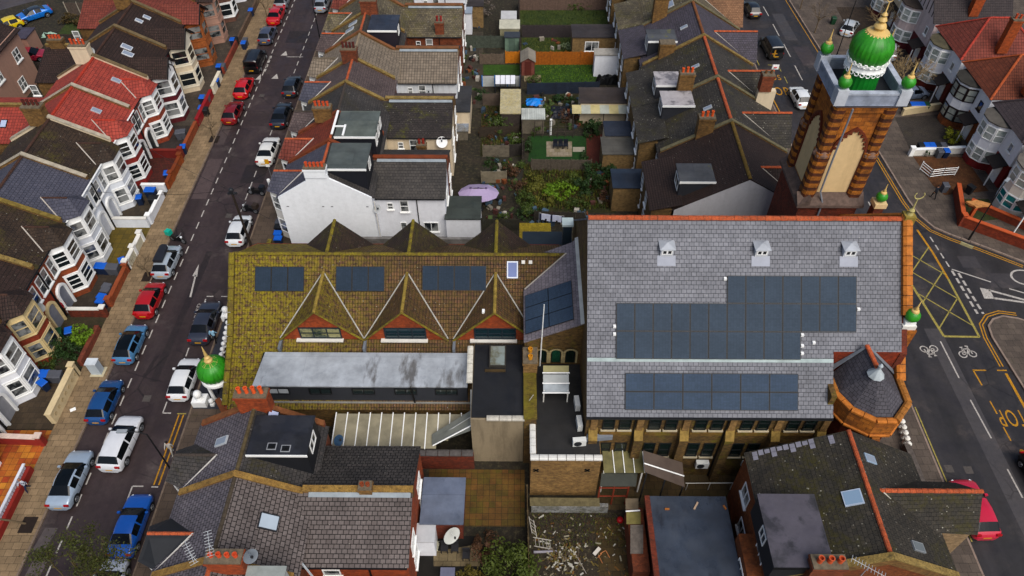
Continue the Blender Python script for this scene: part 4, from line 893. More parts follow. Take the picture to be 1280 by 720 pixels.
# ---------------- house kit ----------------
def parapet(th, y, t, prof, h, mat, cap=None, name='parapet', capw=.06):
    """raised party wall over the roof: prof is the roof line [(x,z)...] west to east"""
    lo = [(x, z - .6) for x, z in prof]; hi = [(x, z + h) for x, z in prof]
    m = MB(); m.yprism(lo + hi[::-1], y - t, y + t, mat); o = m.build(name, th)
    if cap:
        for (a, b) in zip(hi[:-1], hi[1:]):
            m = MB(); m.slab([(a[0], y - t - capw, a[1] + .05), (b[0], y - t - capw, b[1] + .05), (b[0], y + t + capw, b[1] + .05), (a[0], y + t + capw, a[1] + .05)], .09, cap); m.build('coping', o)
    return o
def canted_bay(th, xf, yb, sx, wall, white, roofm, L=3.2, dep=1.05, ztop=6.0, k=.54, hip=True, ridge=None, pane=None, bars=(1, 2), zr=7.15, sign=1, base=None):
    """two-storey canted bay on a front wall at x=xf facing sign*x"""
    c = .75; s = sign
    pts = [(xf, yb), (xf + s * dep, yb + c), (xf + s * dep, yb + L - c), (xf, yb + L)]
    back = [(xf - s * .1, yb), (xf - s * .1, yb + L)]
    poly = [back[0]] + pts + [back[1]]
    m = MB()
    for z0, z1, mt in ((0, .75, base or wall), (.75, 2.75, white), (2.75, 3.5, wall), (3.5, ztop - .02, white)): m.prism(poly, z0, z1, mt)
    bay = m.build('bay', th)
    for z in (.72, 2.72, 3.47): m = MB(); m.prism([(x + (s * .06 if i in (2, 3) else 0), y + (-.05 if i in (1, 2) else .05 if i in (3, 4) else 0)) for i, (x, y) in enumerate(poly)], z - .05, z + .06, white); m.build('string_course', bay)
    for (a, b) in ((pts[0], pts[1]), (pts[1], pts[2]), (pts[2], pts[3])):
        a, b = Vector(a), Vector(b); d = b - a; n = Vector((d.y, -d.x, 0)).normalized() * s; mid = (a + b) / 2; W = d.length
        for z0, h in ((.95, 1.65), (3.7, 1.65)): window(th, (mid.x, mid.y, z0), n, W - .22, h, frame=white, pane=pane or GLSC, bars=(1 if W < 1.5 else bars[0], bars[1]), fr=.08, sill=False)
    if hip:
        ym = yb + L / 2; ov = .22; xm = xf - s * (zr - 6.0) / k; ap = (xf + s * .2, ym, zr); e = 5.98
        E = [(xf - s * .05, yb - ov, e), (xf + s * (dep + ov), yb + c - .12, e), (xf + s * (dep + ov), yb + L - c + .12, e), (xf - s * .05, yb + L + ov, e)]
        bk = (xm, ym, zr); va, vb = (xf - s * .05, yb - ov, e), (xf - s * .05, yb + L + ov, e)
        m = MB()
        for f in ([va, E[1], ap, bk], [E[1], E[2], ap], [E[2], vb, bk, ap]): m.slab(f, .07, roofm)
        ro = m.build('bay_roof', th)
        ridge_tiles(th, bk, ap, ridge or plain('6b3a26', .9, .3), .1, .4, 'bay_ridge')
        m = MB(); m.tube([(xm, ym, zr + .06), (va[0], va[1], e + .08)], .05, plain('b5aea4', .7, .2), 5)
        m.build('valley', ro)
    else:
        ym = yb + L / 2; e = 5.95; xo = xf + s * (dep + .3); zr = zr + .35; xm = xf - s * (zr - 6.0) / k
        m = MB(); m.slab([(xo, yb - .25, e), (xo, ym, zr), (xm, ym, zr), (xf - s * .1, yb - .25, e)], .08, roofm); m.slab([(xo, ym, zr), (xo, yb + L + .25, e), (xf - s * .1, yb + L + .25, e), (xm, ym, zr)], .08, roofm); m.build('bay_roof', th)
        m = MB(); xg = xf + s * dep; m.xprism([(yb, 5.9), (yb + L, 5.9), (ym, zr - .12)], xf, xg + s * .02, white); gb = m.build('gable', th)
        m = MB()
        for t in (-1, 1): m.obox((xo, ym + t * (L / 4 + .12), (e + zr) / 2 - .05), (1, 0, 0), Vector((0, t * (L / 2 + .25), e - zr)).normalized(), Vector((0, zr - e, t * (L / 2 + .25))).normalized(), .03, math.hypot(L / 2 + .25, zr - e) / 2, .1, WHITE if ridge is None else ridge)
        m.build('bargeboard', gb)
    return bay
def porch(th, x, y, s, white, door, w=1.15, arch=True):
    m = MB(); n = 8; hw = w / 2 + .18; z0 = 2.1
    out = [(-hw, 0), (-hw, z0)] + [(-hw * math.cos(math.pi * k / n), z0 + hw * math.sin(math.pi * k / n)) for k in range(1, n)] + [(hw, z0), (hw, 0)]
    inn = [(a * .78, b * .92) for a, b in out]
    for k in range(len(out) - 1):
        f = [(x + s * .22, y + a, z) for a, z in (out[k], out[k + 1], inn[k + 1], inn[k])]; m.poly(f if s < 0 else f[::-1], white)
        a, b = out[k], out[k + 1]; m.poly([(x, y + a[0], a[1]), (x + s * .22, y + a[0], a[1]), (x + s * .22, y + b[0], b[1]), (x, y + b[0], b[1])], white)
        a, b = inn[k], inn[k + 1]; m.poly([(x, y + a[0], a[1]), (x, y + b[0], b[1]), (x + s * .22, y + b[0], b[1]), (x + s * .22, y + a[0], a[1])], white)
    p = m.build('porch', th)
    m = MB(); m.poly([(x + s * .03, y + a, z) for a, z in inn], door); m.build('door', p)
    return p
def roof_pair(th, xf, xb, xr, y0, y1, ze, zr, mf, mb_, ov=.25, th_=.1):
    """front and back slopes about a ridge along y"""
    for (xe, mt) in ((xf, mf), (xb, mb_)):
        sg = 1 if xe > xr else -1; k = (zr - ze) / abs(xe - xr); xo = xe + sg * ov; zo = ze - k * ov
        m = MB(); m.slab([(xr, y0, zr), (xo, y0, zo), (xo, y1, zo), (xr, y1, zr)], th_, mt); m.build('roof', th)
def body(th, xf, xb, xr, y0, y1, ze, zr, mat, front=None):
    m = MB(); m.yprism([(xf, 0), (xf, ze - .05), (xr, zr - .12), (xb, ze - .05), (xb, 0)], y0 + .01, y1 - .01, mat); m.build('wall', th)
def gutter(th, x, y0, y1, z, mat=BLACK):
    m = MB(); m.tube([(x, y0 + .05, z), (x, y1 - .05, z)], .07, mat, 6); m.build('gutter', th)
def dish(label, c, az, el=25, r=.45, mat=None, parent=None, group='satellite dishes', arm=True):
    """satellite dish as a thing of its own, facing az (deg, 0=+y) on a short arm"""
    mat = mat or plain('a8abac', .6, .15); t = thing('satellite_dish', label, 'dish', c, group) if parent is None else None
    m = MB(); m.lathe((0, 0, 0), [(.02, 0), (r * .4, r * .04), (r * .75, r * .14), (r, r * .28), (r * 1.02, r * .3), (r * .75, r * .2)], 18, mat)
    M_ = Matrix.Translation(c) @ Matrix.Rotation(-R(az), 4, 'Z') @ Matrix.Rotation(-R(90 - el), 4, 'X')
    m.v = [tuple(M_ @ Vector(p)) for p in m.v]; m.build('reflector', t or parent, smooth=40)
    m = MB(); tip = M_ @ Vector((0, -r * .3, r * 1.1)); m.tube([M_ @ Vector((0, -r * .9, r * .2)), tip], .03, mat, 5); m.obox(tip, (1, 0, 0), (0, 1, 0), (0, 0, 1), .06, .06, .08, DKGREY); m.build('feed_arm', t or parent)
    if t is not None and arm: m = MB(); m.tube([M_ @ Vector((0, 0, 0)), M_ @ Vector((0, 0, -.3)), M_ @ Vector((0, 0, -.3)) - Z * .35], .035, GREY, 5); m.build('bracket', t)
    return t
def rooflight(th, c, slope_dir, k, w=.6, h=.95, frame=None, pane=None, name='roof_window'):
    """window lying in a roof slope falling towards slope_dir (x sign) or ('y',sign)"""
    c = Vector(c); d = Vector((slope_dir, 0, 0)) if not isinstance(slope_dir, tuple) else Vector((0, slope_dir[1], 0)); dn = (d - Z * k).normalized(); ax = Z.cross(d).normalized(); n = (Z + d * k).normalized()
    m = MB(); m.obox(c + n * .05, ax, dn, n, w / 2, h / 2, .06, frame or plain('a9aeb2', .5, .1)); o = m.build(name, th)
    m = MB(); m.obox(c + n * .112, ax, dn, n, w / 2 - .07, h / 2 - .07, .006, pane or glass('8a93a0', .1)); m.build('pane', o); return o
def flat_dormer(th, x0, x1, y0, y1, zb, zt, clad, top, winside, white=WHITE, nwin=2, wz=1.0, winw=.9, edge=None):
    """box dormer; winside = +1/-1: the x side that carries the windows"""
    m = MB(); m.box(x0, y0, zb, x1, y1, zt, clad); d = m.build('dormer', th)
    m = MB(); m.box(x0 - .1, y0 - .1, zt, x1 + .1, y1 + .1, zt + .1, top); m.build('dormer_roof', d)
    m = MB(); m.box(x0 - .12, y0 - .14, zt - .1, x1 + .12, y0 - .1, zt + .12, edge or white); m.build('fascia', d)
    xs = x1 if winside > 0 else x0
    for i in range(nwin): window(th, (xs, y0 + (y1 - y0) * (i + .5) / nwin, zt - wz - .25), (winside, 0, 0), winw, wz, bars=(2, 1), sill=False, pane=GLS)
    return d
STK = brick('8a6a3a', '6e5028', '6b5f48', grime=.3); STKR = brick('8c4a28', '6e361c', '6b5848', grime=.3)
TAN = mottled('94804e', '7a683c', '4f4630', 1.5, 5); CEM = plain('a49c8c', .9, .3, 2, bump=.3)
T_BROWN = tiles('42302a', '36271f', '17110f', .2, .3, off=0.0, lap=1.1, wave=.4, var=.2, msz=.018, lich=.15)
T_BROWNM = tiles('433528', '362a20', '17120f', .25, .3, off=.5, lap=1.0, var=.3, moss=.35, mossc='5a5220', lich=.5)
T_RED = tiles('a04a3c', '8c4036', '4a221c', .3, .34, off=0.0, lap=1.1, var=.18, msz=.014, wave=.2)
T_RED2 = tiles('7f4438', '703a2e', '33180f', .3, .34, off=0.0, lap=1.1, var=.2, msz=.014, wave=.2)
T_BLUE = tiles('4a4b57', '54545f', '2b2b33', .3, .3, off=.5, var=.12)
T_DARK = tiles('3f3d3c', '4a4644', '1b1a19', .28, .24, off=.5, var=.28, lich=.35, moss=.2, mossc='4a4526')
T_PURP = tiles('554a4a', '625654', '2d2726', .28, .24, off=.5, var=.25, lich=.15)
T_GREYC = tiles('857a6c', '746a5e', '3a342d', .3, .36, off=0.0, lap=1.1, wave=.35, var=.15, msz=.016)
T_MOTT = tiles('575044', '6c6450', '221f1a', .3, .28, off=.5, var=.4, lich=.9, moss=.3, mossc='6a6430')
T_SLB = tiles('5e5a60', '6c676c', '201e20', .33, .26, off=.5, var=.22, msz=.022, lich=.15)
T_BRN2 = tiles('645c59', '716966', '241f1c', .34, .28, off=.5, var=.22, msz=.024, lich=.25)
W_WHITE = render('d8dade', .06); W_CREAM = render('cdbfa6', .12); W_WHT2 = render('cfd3d8', .1); W_PINK = render('a88878', .15); W_GREYG = render('b9b9bd', .1)
MAROON = render('5e1420', .1); REDP = render('8a2a22', .12); BR_O = brick('9c4c22', '87401c', '7a5a40', grime=.15)
# ---------------- west terrace (front at x=-39.2, facing the street) ----------------
XF, XR, XB, ZE, ZR = -39.2, -44.0, -48.8, 6.0, 8.6; KA = (ZR - ZE) / (XF - XR)
AY = [24.9, 30.5, 36.2, 41.9, 47.5, 53.3, 59.0, 64.4, 69.9, 76.0, 81.6, 87.0, 92.5, 98.0, 103.5]
ROSE = plain('5e2018', .8, .2)
AH = [  # label, wall, bay white, roof, bay at (S/N), bay type, base wall
    ('white painted terraced house south of the house with the cream panelled wall', W_WHITE, WHITE, T_BROWN, 'S', 'c'),
    ('white painted terraced house behind the cream panelled garden wall', W_WHITE, WHITE, T_BROWN, 'N', 'c'),
    ('orange brick terraced house with cream bay behind two round green bushes', brick('9a3f20', '883418', '7a4a34', grime=.1), render('cbb98e', .1), T_BROWN, 'S', 'c'),
    ('orange brick terraced house with white bay and dark brown roof', BR_O, WHITE, T_BROWNM, 'N', 'c'),
    ('white painted terraced house with a blue-grey slate roof', W_WHT2, WHITE, T_BLUE, 'S', 'c'),
    ('pale blue-white terraced house under a mossy brown roof', W_WHT2, WHITE, T_BROWNM, 'N', 'c'),
    ('red painted terraced house with white bay and bright red roof next to mossy roof', REDP, WHITE, T_RED, 'S', 'c'),
    ('red brick terraced house with bright red roof and small roof light next to maroon house', brick('a04a2c', '8c3d22', '7d4f3a', grime=.1), WHITE, T_RED, 'N', 'c'),
    ('maroon painted terraced house with half-timbered white bay gable', MAROON, WHITE, T_BROWN, 'S', 'g'),
    ('cream rendered terraced house with gabled bay and dark brown roof', W_CREAM, render('d6cfbd', .08), T_BROWN, 'S', 'g'),
    ('orange brick terraced house with black-and-white gable and red roof', brick('a8622a', '95521f', '8a6848', grime=.1), brick('a8622a', '95521f', '8a6848', grime=.1), T_RED2, 'S', 'g'),
    ('pinkish grey terraced house with cream sills north of the orange brick house', W_PINK, W_PINK, T_BROWN, 'S', 'g'),
    ('terraced house with purple brick bay and cream trim far up the street', brick('7a5648', '6b4a3e', '6e5a50'), WHITE, T_BROWN, 'S', 'g'),
    ('terraced house with white bay at the far end of the west row', W_WHITE, WHITE, T_RED2, 'S', 'g'),
]
for i, (lab, wl, wh, rf, side, bt) in enumerate(AH):
    y0, y1 = AY[i], AY[i + 1]; t = thing('terraced_house', lab, 'house', (-44, (y0 + y1) / 2, 0), 'terraced houses west of the street')
    body(t, XF, XB, XR, y0, y1, ZE, ZR, wl); roof_pair(t, XF, XB, XR, y0, y1, ZE, ZR, rf, rf)
    rm = {T_RED: plain('a03a26', .8, .2), T_RED2: plain('7a2e20', .8, .2)}.get(rf, plain('4a342a', .9, .3)); ridge_tiles(t, (XR, y0, ZR), (XR, y1, ZR), rm)
    yb = y0 + .25 if side == 'S' else y1 - 3.45
    dep = 1.05 if bt == 'c' else 1.7
    canted_bay(t, XF, yb, 1, wl, wh, rf, dep=dep, hip=bt == 'c', k=KA, pane=GLSC if i % 3 else GLS, bars=(1, 2) if i not in (3, 6, 7) else (1, 3), ridge=(rm if bt == 'c' else BLACK), base=wl if bt == 'c' else None)
    ydoor = y1 - 1.05 if side == 'S' else y0 + 1.05
    for dy in (-.55, .62) if bt == 'c' else (0,):
        window(t, (XF, ydoor + dy, 3.55), (1, 0, 0), .8, 1.75, bars=(1, 2), frame=WHITE, pane=GLSC)
    porch(t, XF, ydoor, 1, wh if wh is not BR_O else WHITE, plain(['3a3f46', '8f9094', '7c7f88', '7a7d86', 'b9bcc2', 'b9bcc2', '2a2b2e', '2a2b2e', '401018', '5a4638', '26282c', '33302e', '2a2a2a', '444444'][i], .5))
    gutter(t, XF + .3, y0, y1, ZE - .1, WHITE if i in (4, 5, 6) else BLACK)
    m = MB(); xx = XF + .08; m.tube([(xx, (y1 - .06) if side == 'S' else y0 + .06, .1), (xx, (y1 - .06) if side == 'S' else y0 + .06, 5.8)], .05, BLACK); m.build('downpipe', t)
    cap = {3: TAN, 4: plain('7a6a34', .9, .4, 3), 5: CEM, 6: CEM, 7: CEM}.get(i + 1, plain('6e6046', .9, .4, 2))
    prof = [(XB, ZE), (XR, ZR), (XF, ZE)]
    parapet(t, y1, .14, prof, .32, W_CREAM if i in (5, 7) else STK, cap)
    if i in (2, 5, 7, 9, 11):
        chimney(t, (XR - 1.0, y1), .9, .45, ZR - .6, ZR + 1.5, STK if i != 7 else W_CREAM, 4, plain('5a2a20', .8, .3) if i == 5 else None, 'x')
    if i in (6, 7): rooflight(t, (XF - 2.2, y0 + 3.3, ZE + KA * 2.2), 1, KA, .55, .9)
    if i == 8: rooflight(t, (XF - 2.6, y0 + 2.6, ZE + KA * 2.6), 1, KA, .7, 1.1, plain('c5c8cb', .4)); rooflight(t, (XF - 3.0, y0 + 3.6, ZE + KA * 3.0), 1, KA, .7, 1.1, plain('c5c8cb', .4))
    if i == 9: rooflight(t, (XF - 3.4, y0 + 2.8, ZE + KA * 3.4), 1, KA, .5, .8, plain('c5c8cb', .4)); rooflight(t, (XF - 3.0, y0 + 4.0, ZE + KA * 3.0), 1, KA, .5, .8, plain('c5c8cb', .4))
    if bt == 'g' and i in (8, 10):      # timbering on the gable
        m = MB(); ym = yb + 1.6; xg = XF + dep + .035
        for dy in (-.8, 0, .8): m.obox((xg, ym + dy, 6.3 + .25 * (1 - abs(dy))), (1, 0, 0), (0, 1, 0), Z, .02, .06, .35 + .3 * (1 - abs(dy)), BLACK)
        for sg in (-1, 1): m.obox((xg + .005, ym + sg * .45, 6.35), (1, 0, 0), Vector((0, .5, sg * .6)).normalized(), Vector((0, -sg * .6, .5)).normalized(), .02, .06, .4, BLACK)
        m.build('timbering', t)
    if i >= 5:      # rear outriggers in back-to-back pairs
        S_ = i % 2 == 0; ya, yb2 = (y0 + 1.6, y1) if S_ else (y0, y1 - 1.6); xo = -55.5 if i < 8 else -52.6; zl, zh = 4.6, 6.3
        ye, yr = (ya, yb2) if S_ else (yb2, ya)
        m = MB(); m.xprism([(ya, 0), (yb2, 0), (yb2, zh - .1 if S_ else zl), (ya, zl if S_ else zh - .1)], xo, XB, STK); m.build('outrigger', t)
        m = MB(); sg = -1 if S_ else 1; m.slab([(xo - .1, ye + sg * .2, zl), (XB + .6, ye + sg * .2, zl), (XB + .6, yr, zh), (xo - .1, yr, zh)], .09, rf); m.build('outrigger_roof', t)
        if S_: 
            for x in (-50.3, -53.2): window(t, (x, ya, 2.9), (0, -1, 0), .8, 1.3, bars=(1, 2))
            rooflight(t, (-51.5, ya + 1.9, zl + (zh - zl) * 1.9 / (yb2 - ya)), ('y', -1), (zh - zl) / (yb2 - ya), .7, .9, BLACK, glass('a9b4c8', .1)) if i == 6 else None
            parapet(t, y1, .12, [(xo, zh), (XB + .5, zh)], .25, STK, TAN)
        if i == 8: chimney(t, (-51.2, yr), .8, .35, zh - .3, zh + 1.0, STK, 4, None, 'x', ph=.4)
    for j, (xx, yy, zz) in enumerate({3: [(XF + .25, y1 - .35, 5.0), (XF + .3, y1 - .3, 3.9)], 2: [(XF + .3, y1 - 2.1, 3.6)], 8: [(XF + .2, y0 + .1, 3.2)], 7: [(XR - .4, y1 + .6, ZR + .3)]}.get(i, [])):
        dish(['grey satellite dish on the wall of the white house above another dish', 'grey satellite dish low on the white house below another dish'][j] if i == 3 else 'grey satellite dish on the wall of house number %s along the west row' % ['', '', 'three', '', '', '', '', 'eight', 'nine'][i], (xx, yy, zz), 160, 30, .4)
# ---------------- east side of the street: rows north and south of the mosque ----------------
BXF, BXR, BXB, BZE, BZR = -21.25, -17.05, -12.9, 6.0, 8.5; KB = (BZR - BZE) / 4.2
def brow(label, y0, y1, wall, rf, rb, brf, S_, orf, owall, ridge=ORIDGE, bridge=ORIDGE, cap=None, bay='hip', par=True, parw=None, group='terraced houses east of the street', out=True, endwall=None, owin=True, xo=-6.5):
    t = thing('terraced_house', label, 'house', (-17, (y0 + y1) / 2, 0), group)
    body(t, BXF, BXB, BXR, y0, y1, BZE, BZR, wall)
    if endwall is not None:
        m = MB(); m.yprism([(BXF - .02, 0), (BXF - .02, BZE - .02), (-18.4, 7.85), (-18.3, 8.6), (-16.4, 8.6), (-16.3, 8.15), (BXB + .02, BZE - .02), (BXB + .02, 0)], y0 - .14, y0 + .02, endwall); m.build('gable_wall', t)
    roof_pair(t, BXF, BXB, BXR, y0, y1, BZE, BZR, rf, rb); ridge_tiles(t, (BXR, y0 + .1, BZR), (BXR, y1, BZR), ridge, .13)
    # two-storey front bay under its own small roof
    yb = y0 + .5; L = 3.0; xo_ = BXF - 1.1; zr = 7.3
    m = MB(); m.prism([(BXF + .1, yb), (xo_, yb + .6), (xo_, yb + L - .6), (BXF + .1, yb + L)], 0, 5.9, WHT2); m.build('bay', t)
    ym = yb + L / 2; bk = (BXF + (zr - BZE) / KB, ym, zr); ap = (xo_ + .55, ym, zr); e = 5.85
    m = MB(); E = [(BXF - .0, yb - .2, e), (xo_ - .2, yb + .4, e), (xo_ - .2, yb + L - .4, e), (BXF, yb + L + .2, e)]
    for f in ([E[0], E[1], ap, bk], [E[1], E[2], ap], [E[2], E[3], bk, ap]): m.slab(f, .07, brf)
    br = m.build('bay_roof', t); ridge_tiles(t, bk, ap, bridge, .11, .4, 'bay_ridge')
    m = MB(); m.tube([(bk[0], ym, zr + .07), (E[0][0], E[0][1], e + .1)], .05, plain('b9b6b0', .7), 5); m.build('valley', br)
    for (a, b) in (((BXF, yb), (xo_, yb + .6)), ((xo_, yb + .6), (xo_, yb + L - .6))):
        a, b = Vector(a), Vector(b); d = b - a; n = Vector((d.y, -d.x, 0)).normalized(); n = n if n.x < 0 else -n
        for z0 in (.9, 3.7): window(t, ((a.x + b.x) / 2, (a.y + b.y) / 2, z0), n, d.length - .2, 1.6, bars=(1 if d.length < 1.4 else 2, 2), sill=False)
    for z0 in (3.7, .1): window(t, (BXF, y1 - .85, z0), (-1, 0, 0), .85, 1.7 if z0 > 1 else 2.1, bars=(1, 2))
    if par: parapet(t, y1, .14, [(BXF, BZE), (BXR, BZR), (BXB, BZE)], .25, parw or STK, cap or TAN)
    if out:
        ya, yb2 = (y0 + 1.15, y1) if S_ else (y0, y1 - 1.15); zl, zh = 5.0, 6.6; ye, yr = (ya, yb2) if S_ else (yb2, ya); sg = -1 if S_ else 1
        m = MB(); m.xprism([(ya, 0), (yb2, 0), (yb2, zh - .1 if S_ else zl - .05), (ya, zl - .05 if S_ else zh - .1)], BXB, xo, owall); m.build('outrigger', t)
        m = MB(); m.slab([(BXB - .9, ye + sg * .2, zl - .05), (xo + .1, ye + sg * .2, zl - .05), (xo + .1, yr, zh), (BXB - .9, yr, zh)], .09, orf); m.build('outrigger_roof', t)
        if S_:
            parapet(t, y1, .16, [(BXB - .4, zh), (xo + .15, zh)], .22, parw or STK, cap or TAN); m = MB(); m.slab([(BXB, yr - .45, zh - .05), (xo, yr - .45, zh - .05), (xo, yr - .12, zh + .08), (BXB, yr - .12, zh + .08)], .03, plain('8f979c', .6, .2)); m.build('flashing', t)
            gutter_y = MB(); gutter_y.tube([(BXB, ye - .22, zl - .15), (xo, ye - .22, zl - .15)], .06, BLACK); gutter_y.build('gutter', t)
            if owin:
                window(t, (-11.6, ye, 3.5), (0, -1, 0), .55, .8, bars=(1, 2)); window(t, (-10.3, ye, 3.2), (0, -1, 0), .8, 1.4, bars=(1, 2)); window(t, (-10.6, ye, .9), (0, -1, 0), .6, 1.0); window(t, (-8.0, ye, .7), (0, -1, 0), 1.4, 1.2, bars=(2, 1))
                m = MB(); m.tube([(-9.1, ye - .07, 0), (-9.1, ye - .07, 4.8)], .05, BLACK); m.build('downpipe', t)
        for z0 in (3.0, .8): window(t, (xo, (ya + yb2) / 2, z0), (1, 0, 0), 1.3, 1.3, bars=(2, 1))
    return t
BY = [51.0, 55.75, 60.2, 65.4, 70.0, 75.2, 79.8, 85.0, 89.8, 95.0, 100.0, 105.0]
WG = render('dfe2e4', .06, '9aa09c')
t = brow('white end terrace with a blank white gable wall beside the mosque wing', BY[0], BY[1], W_WHITE, T_BLUE, T_DARK, T_BLUE, True, tiles('454240', '524e4a', '1d1b1a', .3, .3, var=.2), W_WHITE, endwall=WG, cap=plain('7a4020', .85, .3), parw=STKR)
for x in (-20.6, -17.4, -16.6, -13.4): m = MB(); m.box(x - .1, 50.83, 4.9, x + .1, 50.87, 4.98, GREY); m.build('tie_plate', t)
chimney(t, (-17.4, BY[0] + .1), .95, .35, 8.3, 9.35, WG, 5, None, 'x', ph=.42)
flat_dormer(t, -16.6, -13.2, BY[0] + .7, BY[1] - .5, 6.0, 8.55, plain('22242c', .6, .1), felt('4d5352', '575d5b', .7, seam=1.8), 1, nwin=1)
dish('small grey satellite dish at the back corner of the white end terrace', (-12.6, 50.95, 4.6), 150, 25, .38)
m = MB(); m.tube([(-12.7, 50.8, 0), (-12.7, 50.8, 5.6)], .06, WHT2); m.build('downpipe', t)
t = brow('terrace with orange tiled front roof and grey flat rear dormer beside the white end house', BY[1], BY[2], W_CREAM, tiles('7a3c2a', '6c3424', '3a1a12', .25, .3, off=0.0, lap=1.0, wave=.3), T_DARK, T_RED2, False, T_DARK, STKR, cap=plain('7a4428', .85, .3), parw=STKR)
flat_dormer(t, -16.5, -12.95, BY[1] + .35, BY[2] - .25, 6.0, 8.75, plain('23252d', .6, .1), felt('565c5a', '626862', .7, seam=1.3, gap='3c413f'), 1, nwin=3, winw=.8)
m = MB(); m.box(-16.95, BY[1] + .6, 8.86, -16.75, BY[2] - .2, 8.95, WHITE); m.box(-15.9, BY[1] + .4, 8.86, -15.72, BY[1] + 2.0, 8.95, WHITE); m.box(-16.75, BY[1] + 1.7, 8.86, -15.9, BY[1] + 1.85, 8.95, WHITE); m.build('trim', t)
t = brow('terrace with dark mossy slates and cream outrigger wall carrying a white dish', BY[2], BY[3], W_CREAM, T_DARK, T_DARK, T_PURP, True, tiles('36312f', '413b38', '171514', .3, .26, var=.3, lich=.4, moss=.2), W_CREAM, ridge=plain('4a423c', .9), bridge=plain('4a423c', .9))
chimney(t, (-18.4, BY[2] + .05), .85, .4, 7.6, 9.3, STK, 4, None, 'x', ph=.5)
dish('large white satellite dish on the cream outrigger wall', (-7.4, BY[2] + .9, 4.5), 175, 30, .55, WHITE)
chimney(t, (-9.4, BY[2] + .4), .45, .3, 0, 4.7, STK, 2, plain('8a3020', .8), 'x', ph=.5)
t = brow('terrace with purple-brown slates and a blue slate bay roof', BY[3], BY[4], STKR, T_PURP, T_PURP, T_BLUE, False, T_PURP, STK)
t = brow('terrace with grey concrete tiles and white painted outrigger', BY[4], BY[5], W_WHITE, T_GREYC, T_GREYC, T_GREYC, True, T_GREYC, render('c9ccce', .25), ridge=plain('8a7c68', .9), bridge=plain('6e6456', .9), cap=plain('7a5436', .9, .3))
chimney(t, (-17.3, BY[4] + .05), .8, .4, 8.0, 9.7, STKR, 4, plain('5a2a22', .8, .3), 'x', ph=.6); dish('small grey satellite dish on the white painted outrigger', (-9.6, BY[4] + 1.0, 3.8), 170, 25, .3)
t = brow('terrace with slate roof and a dark blue felt dormer with white fascia', BY[5], BY[6], STKR, T_MOTT, T_DARK, T_PURP, False, T_DARK, STKR)
flat_dormer(t, -16.2, -13.2, BY[5] + .6, BY[6] - .7, 6.2, 8.4, plain('2c2832', .6, .1), felt('343b48', '3c4452', .7), 1, nwin=1)
rooflight(t, (-18.6, BY[5] + 2.2, 7.58), -1, KB, .6, 1.1); rooflight(t, (-18.4, BY[5] + 3.4, 7.7), -1, KB, .6, 1.1)
t = brow('terrace with lichen-spotted slates and a red brick outrigger', BY[6], BY[7], STKR, T_MOTT, T_MOTT, T_MOTT, True, T_MOTT, STKR, ridge=plain('6a5a40', .9), cap=plain('7a5436', .9, .3))
chimney(t, (-16.6, BY[6] + .1), .9, .4, 8.0, 10.0, STKR, 5, plain('7a2a26', .8, .2), 'x', ph=.6); chimney(t, (-9.0, BY[6] + 1.6), .5, .35, 4.6, 6.6, STKR, 2, plain('8a2f2a', .8, .2), 'x')
for i in range(7, 11):
    brow(['terrace with brown slates next to the lichen-spotted roof', 'terrace with white painted outrigger at the far end of the east row', 'terrace with grey slates two doors beyond the white outrigger', 'terrace with mottled roof at the far end of the east row'][i - 7], BY[i], BY[i + 1], STKR if i != 8 else W_WHITE, T_PURP if i % 2 else T_DARK, T_MOTT, T_RED2 if i == 7 else T_PURP, i % 2 == 0, T_DARK, W_WHITE if i in (8, 9) else STKR)
    # ---- south of the mosque ----
GF = 'houses south of the mosque'
t = brow('brick house with dark slates and black flat dormer south of the mosque forecourt', 22.25, 27.3, STKR, T_SLB, T_DARK, T_DARK, False, tiles('3d3a38', '4a4643', '121110', .34, .28, var=.3, msz=.024, lich=.2), OBRICK, ridge=plain('5a4f38', .9, .4, 3), bridge=plain('4a423c', .9), cap=plain('7a5030', .9, .4, 3), parw=STKR, group=GF, owin=False, xo=-6.5)
chimney(t, (-17.0, 27.3), 1.05, .38, 8.0, 9.9, OBRICK, 4, plain('d2622e', .75, .15), 'x', ph=.55)
flat_dormer(t, -16.6, -13.0, 23.6, 26.3, 6.1, 8.55, plain('23252a', .6, .15), felt('212329', '2a2c33', .65, seam=3, dry='2f3138', dryamt=.3), 1, nwin=1, winw=1.2)
for q in ((-15.2, 24.1), (-14.3, 23.95)):
    m = MB(); m.box(q[0] - .3, q[1] - .25, 8.66, q[0] + .3, q[1] + .25, 8.69, plain('8d8f92', .6)); m.box(q[0] - .24, q[1] - .19, 8.69, q[0] + .24, q[1] + .19, 8.7, BLACK); m.lathe((q[0], q[1], 8.7), [(.09, 0), (.09, .12)], 8, BLACK); m.build('roof_vent', t)
rooflight(t, (-15.9, 26.85, 8.0), 1, KB, .55, .75, BLACK, glass('b9c0d8', .1)); rooflight(t, (-19.0, 25.2, 7.35), -1, KB, .6, 1.0)
dish('dark blue satellite dish on the orange brick corner beside the lean-to canopy', (-12.3, 27.1, 4.4), 120, 30, .4, plain('34506a', .5))
for y in (25.9, 24.7): window(t, (BXB, y, 3.2), (1, 0, 0), .9, 1.5, bars=(2, 1))
t = brow('house with worn grey slates and orange brick outrigger at the corner garden', 17.0, 22.2, STKR, T_SLB, T_BRN2, DKGREY, True, T_BRN2, OBRICK, ridge=plain('4f463a', .9, .4, 3), cap=mottled('9a7e46', '85693a', '5e4c2a', 1.5, 5), parw=STK, group=GF, owin=False)
rooflight(t, (-14.8, 19.8, BZR - KB * 2.25), 1, KB, 1.0, 1.2, DKGREY, plain('a9b4bd', .2, .05))
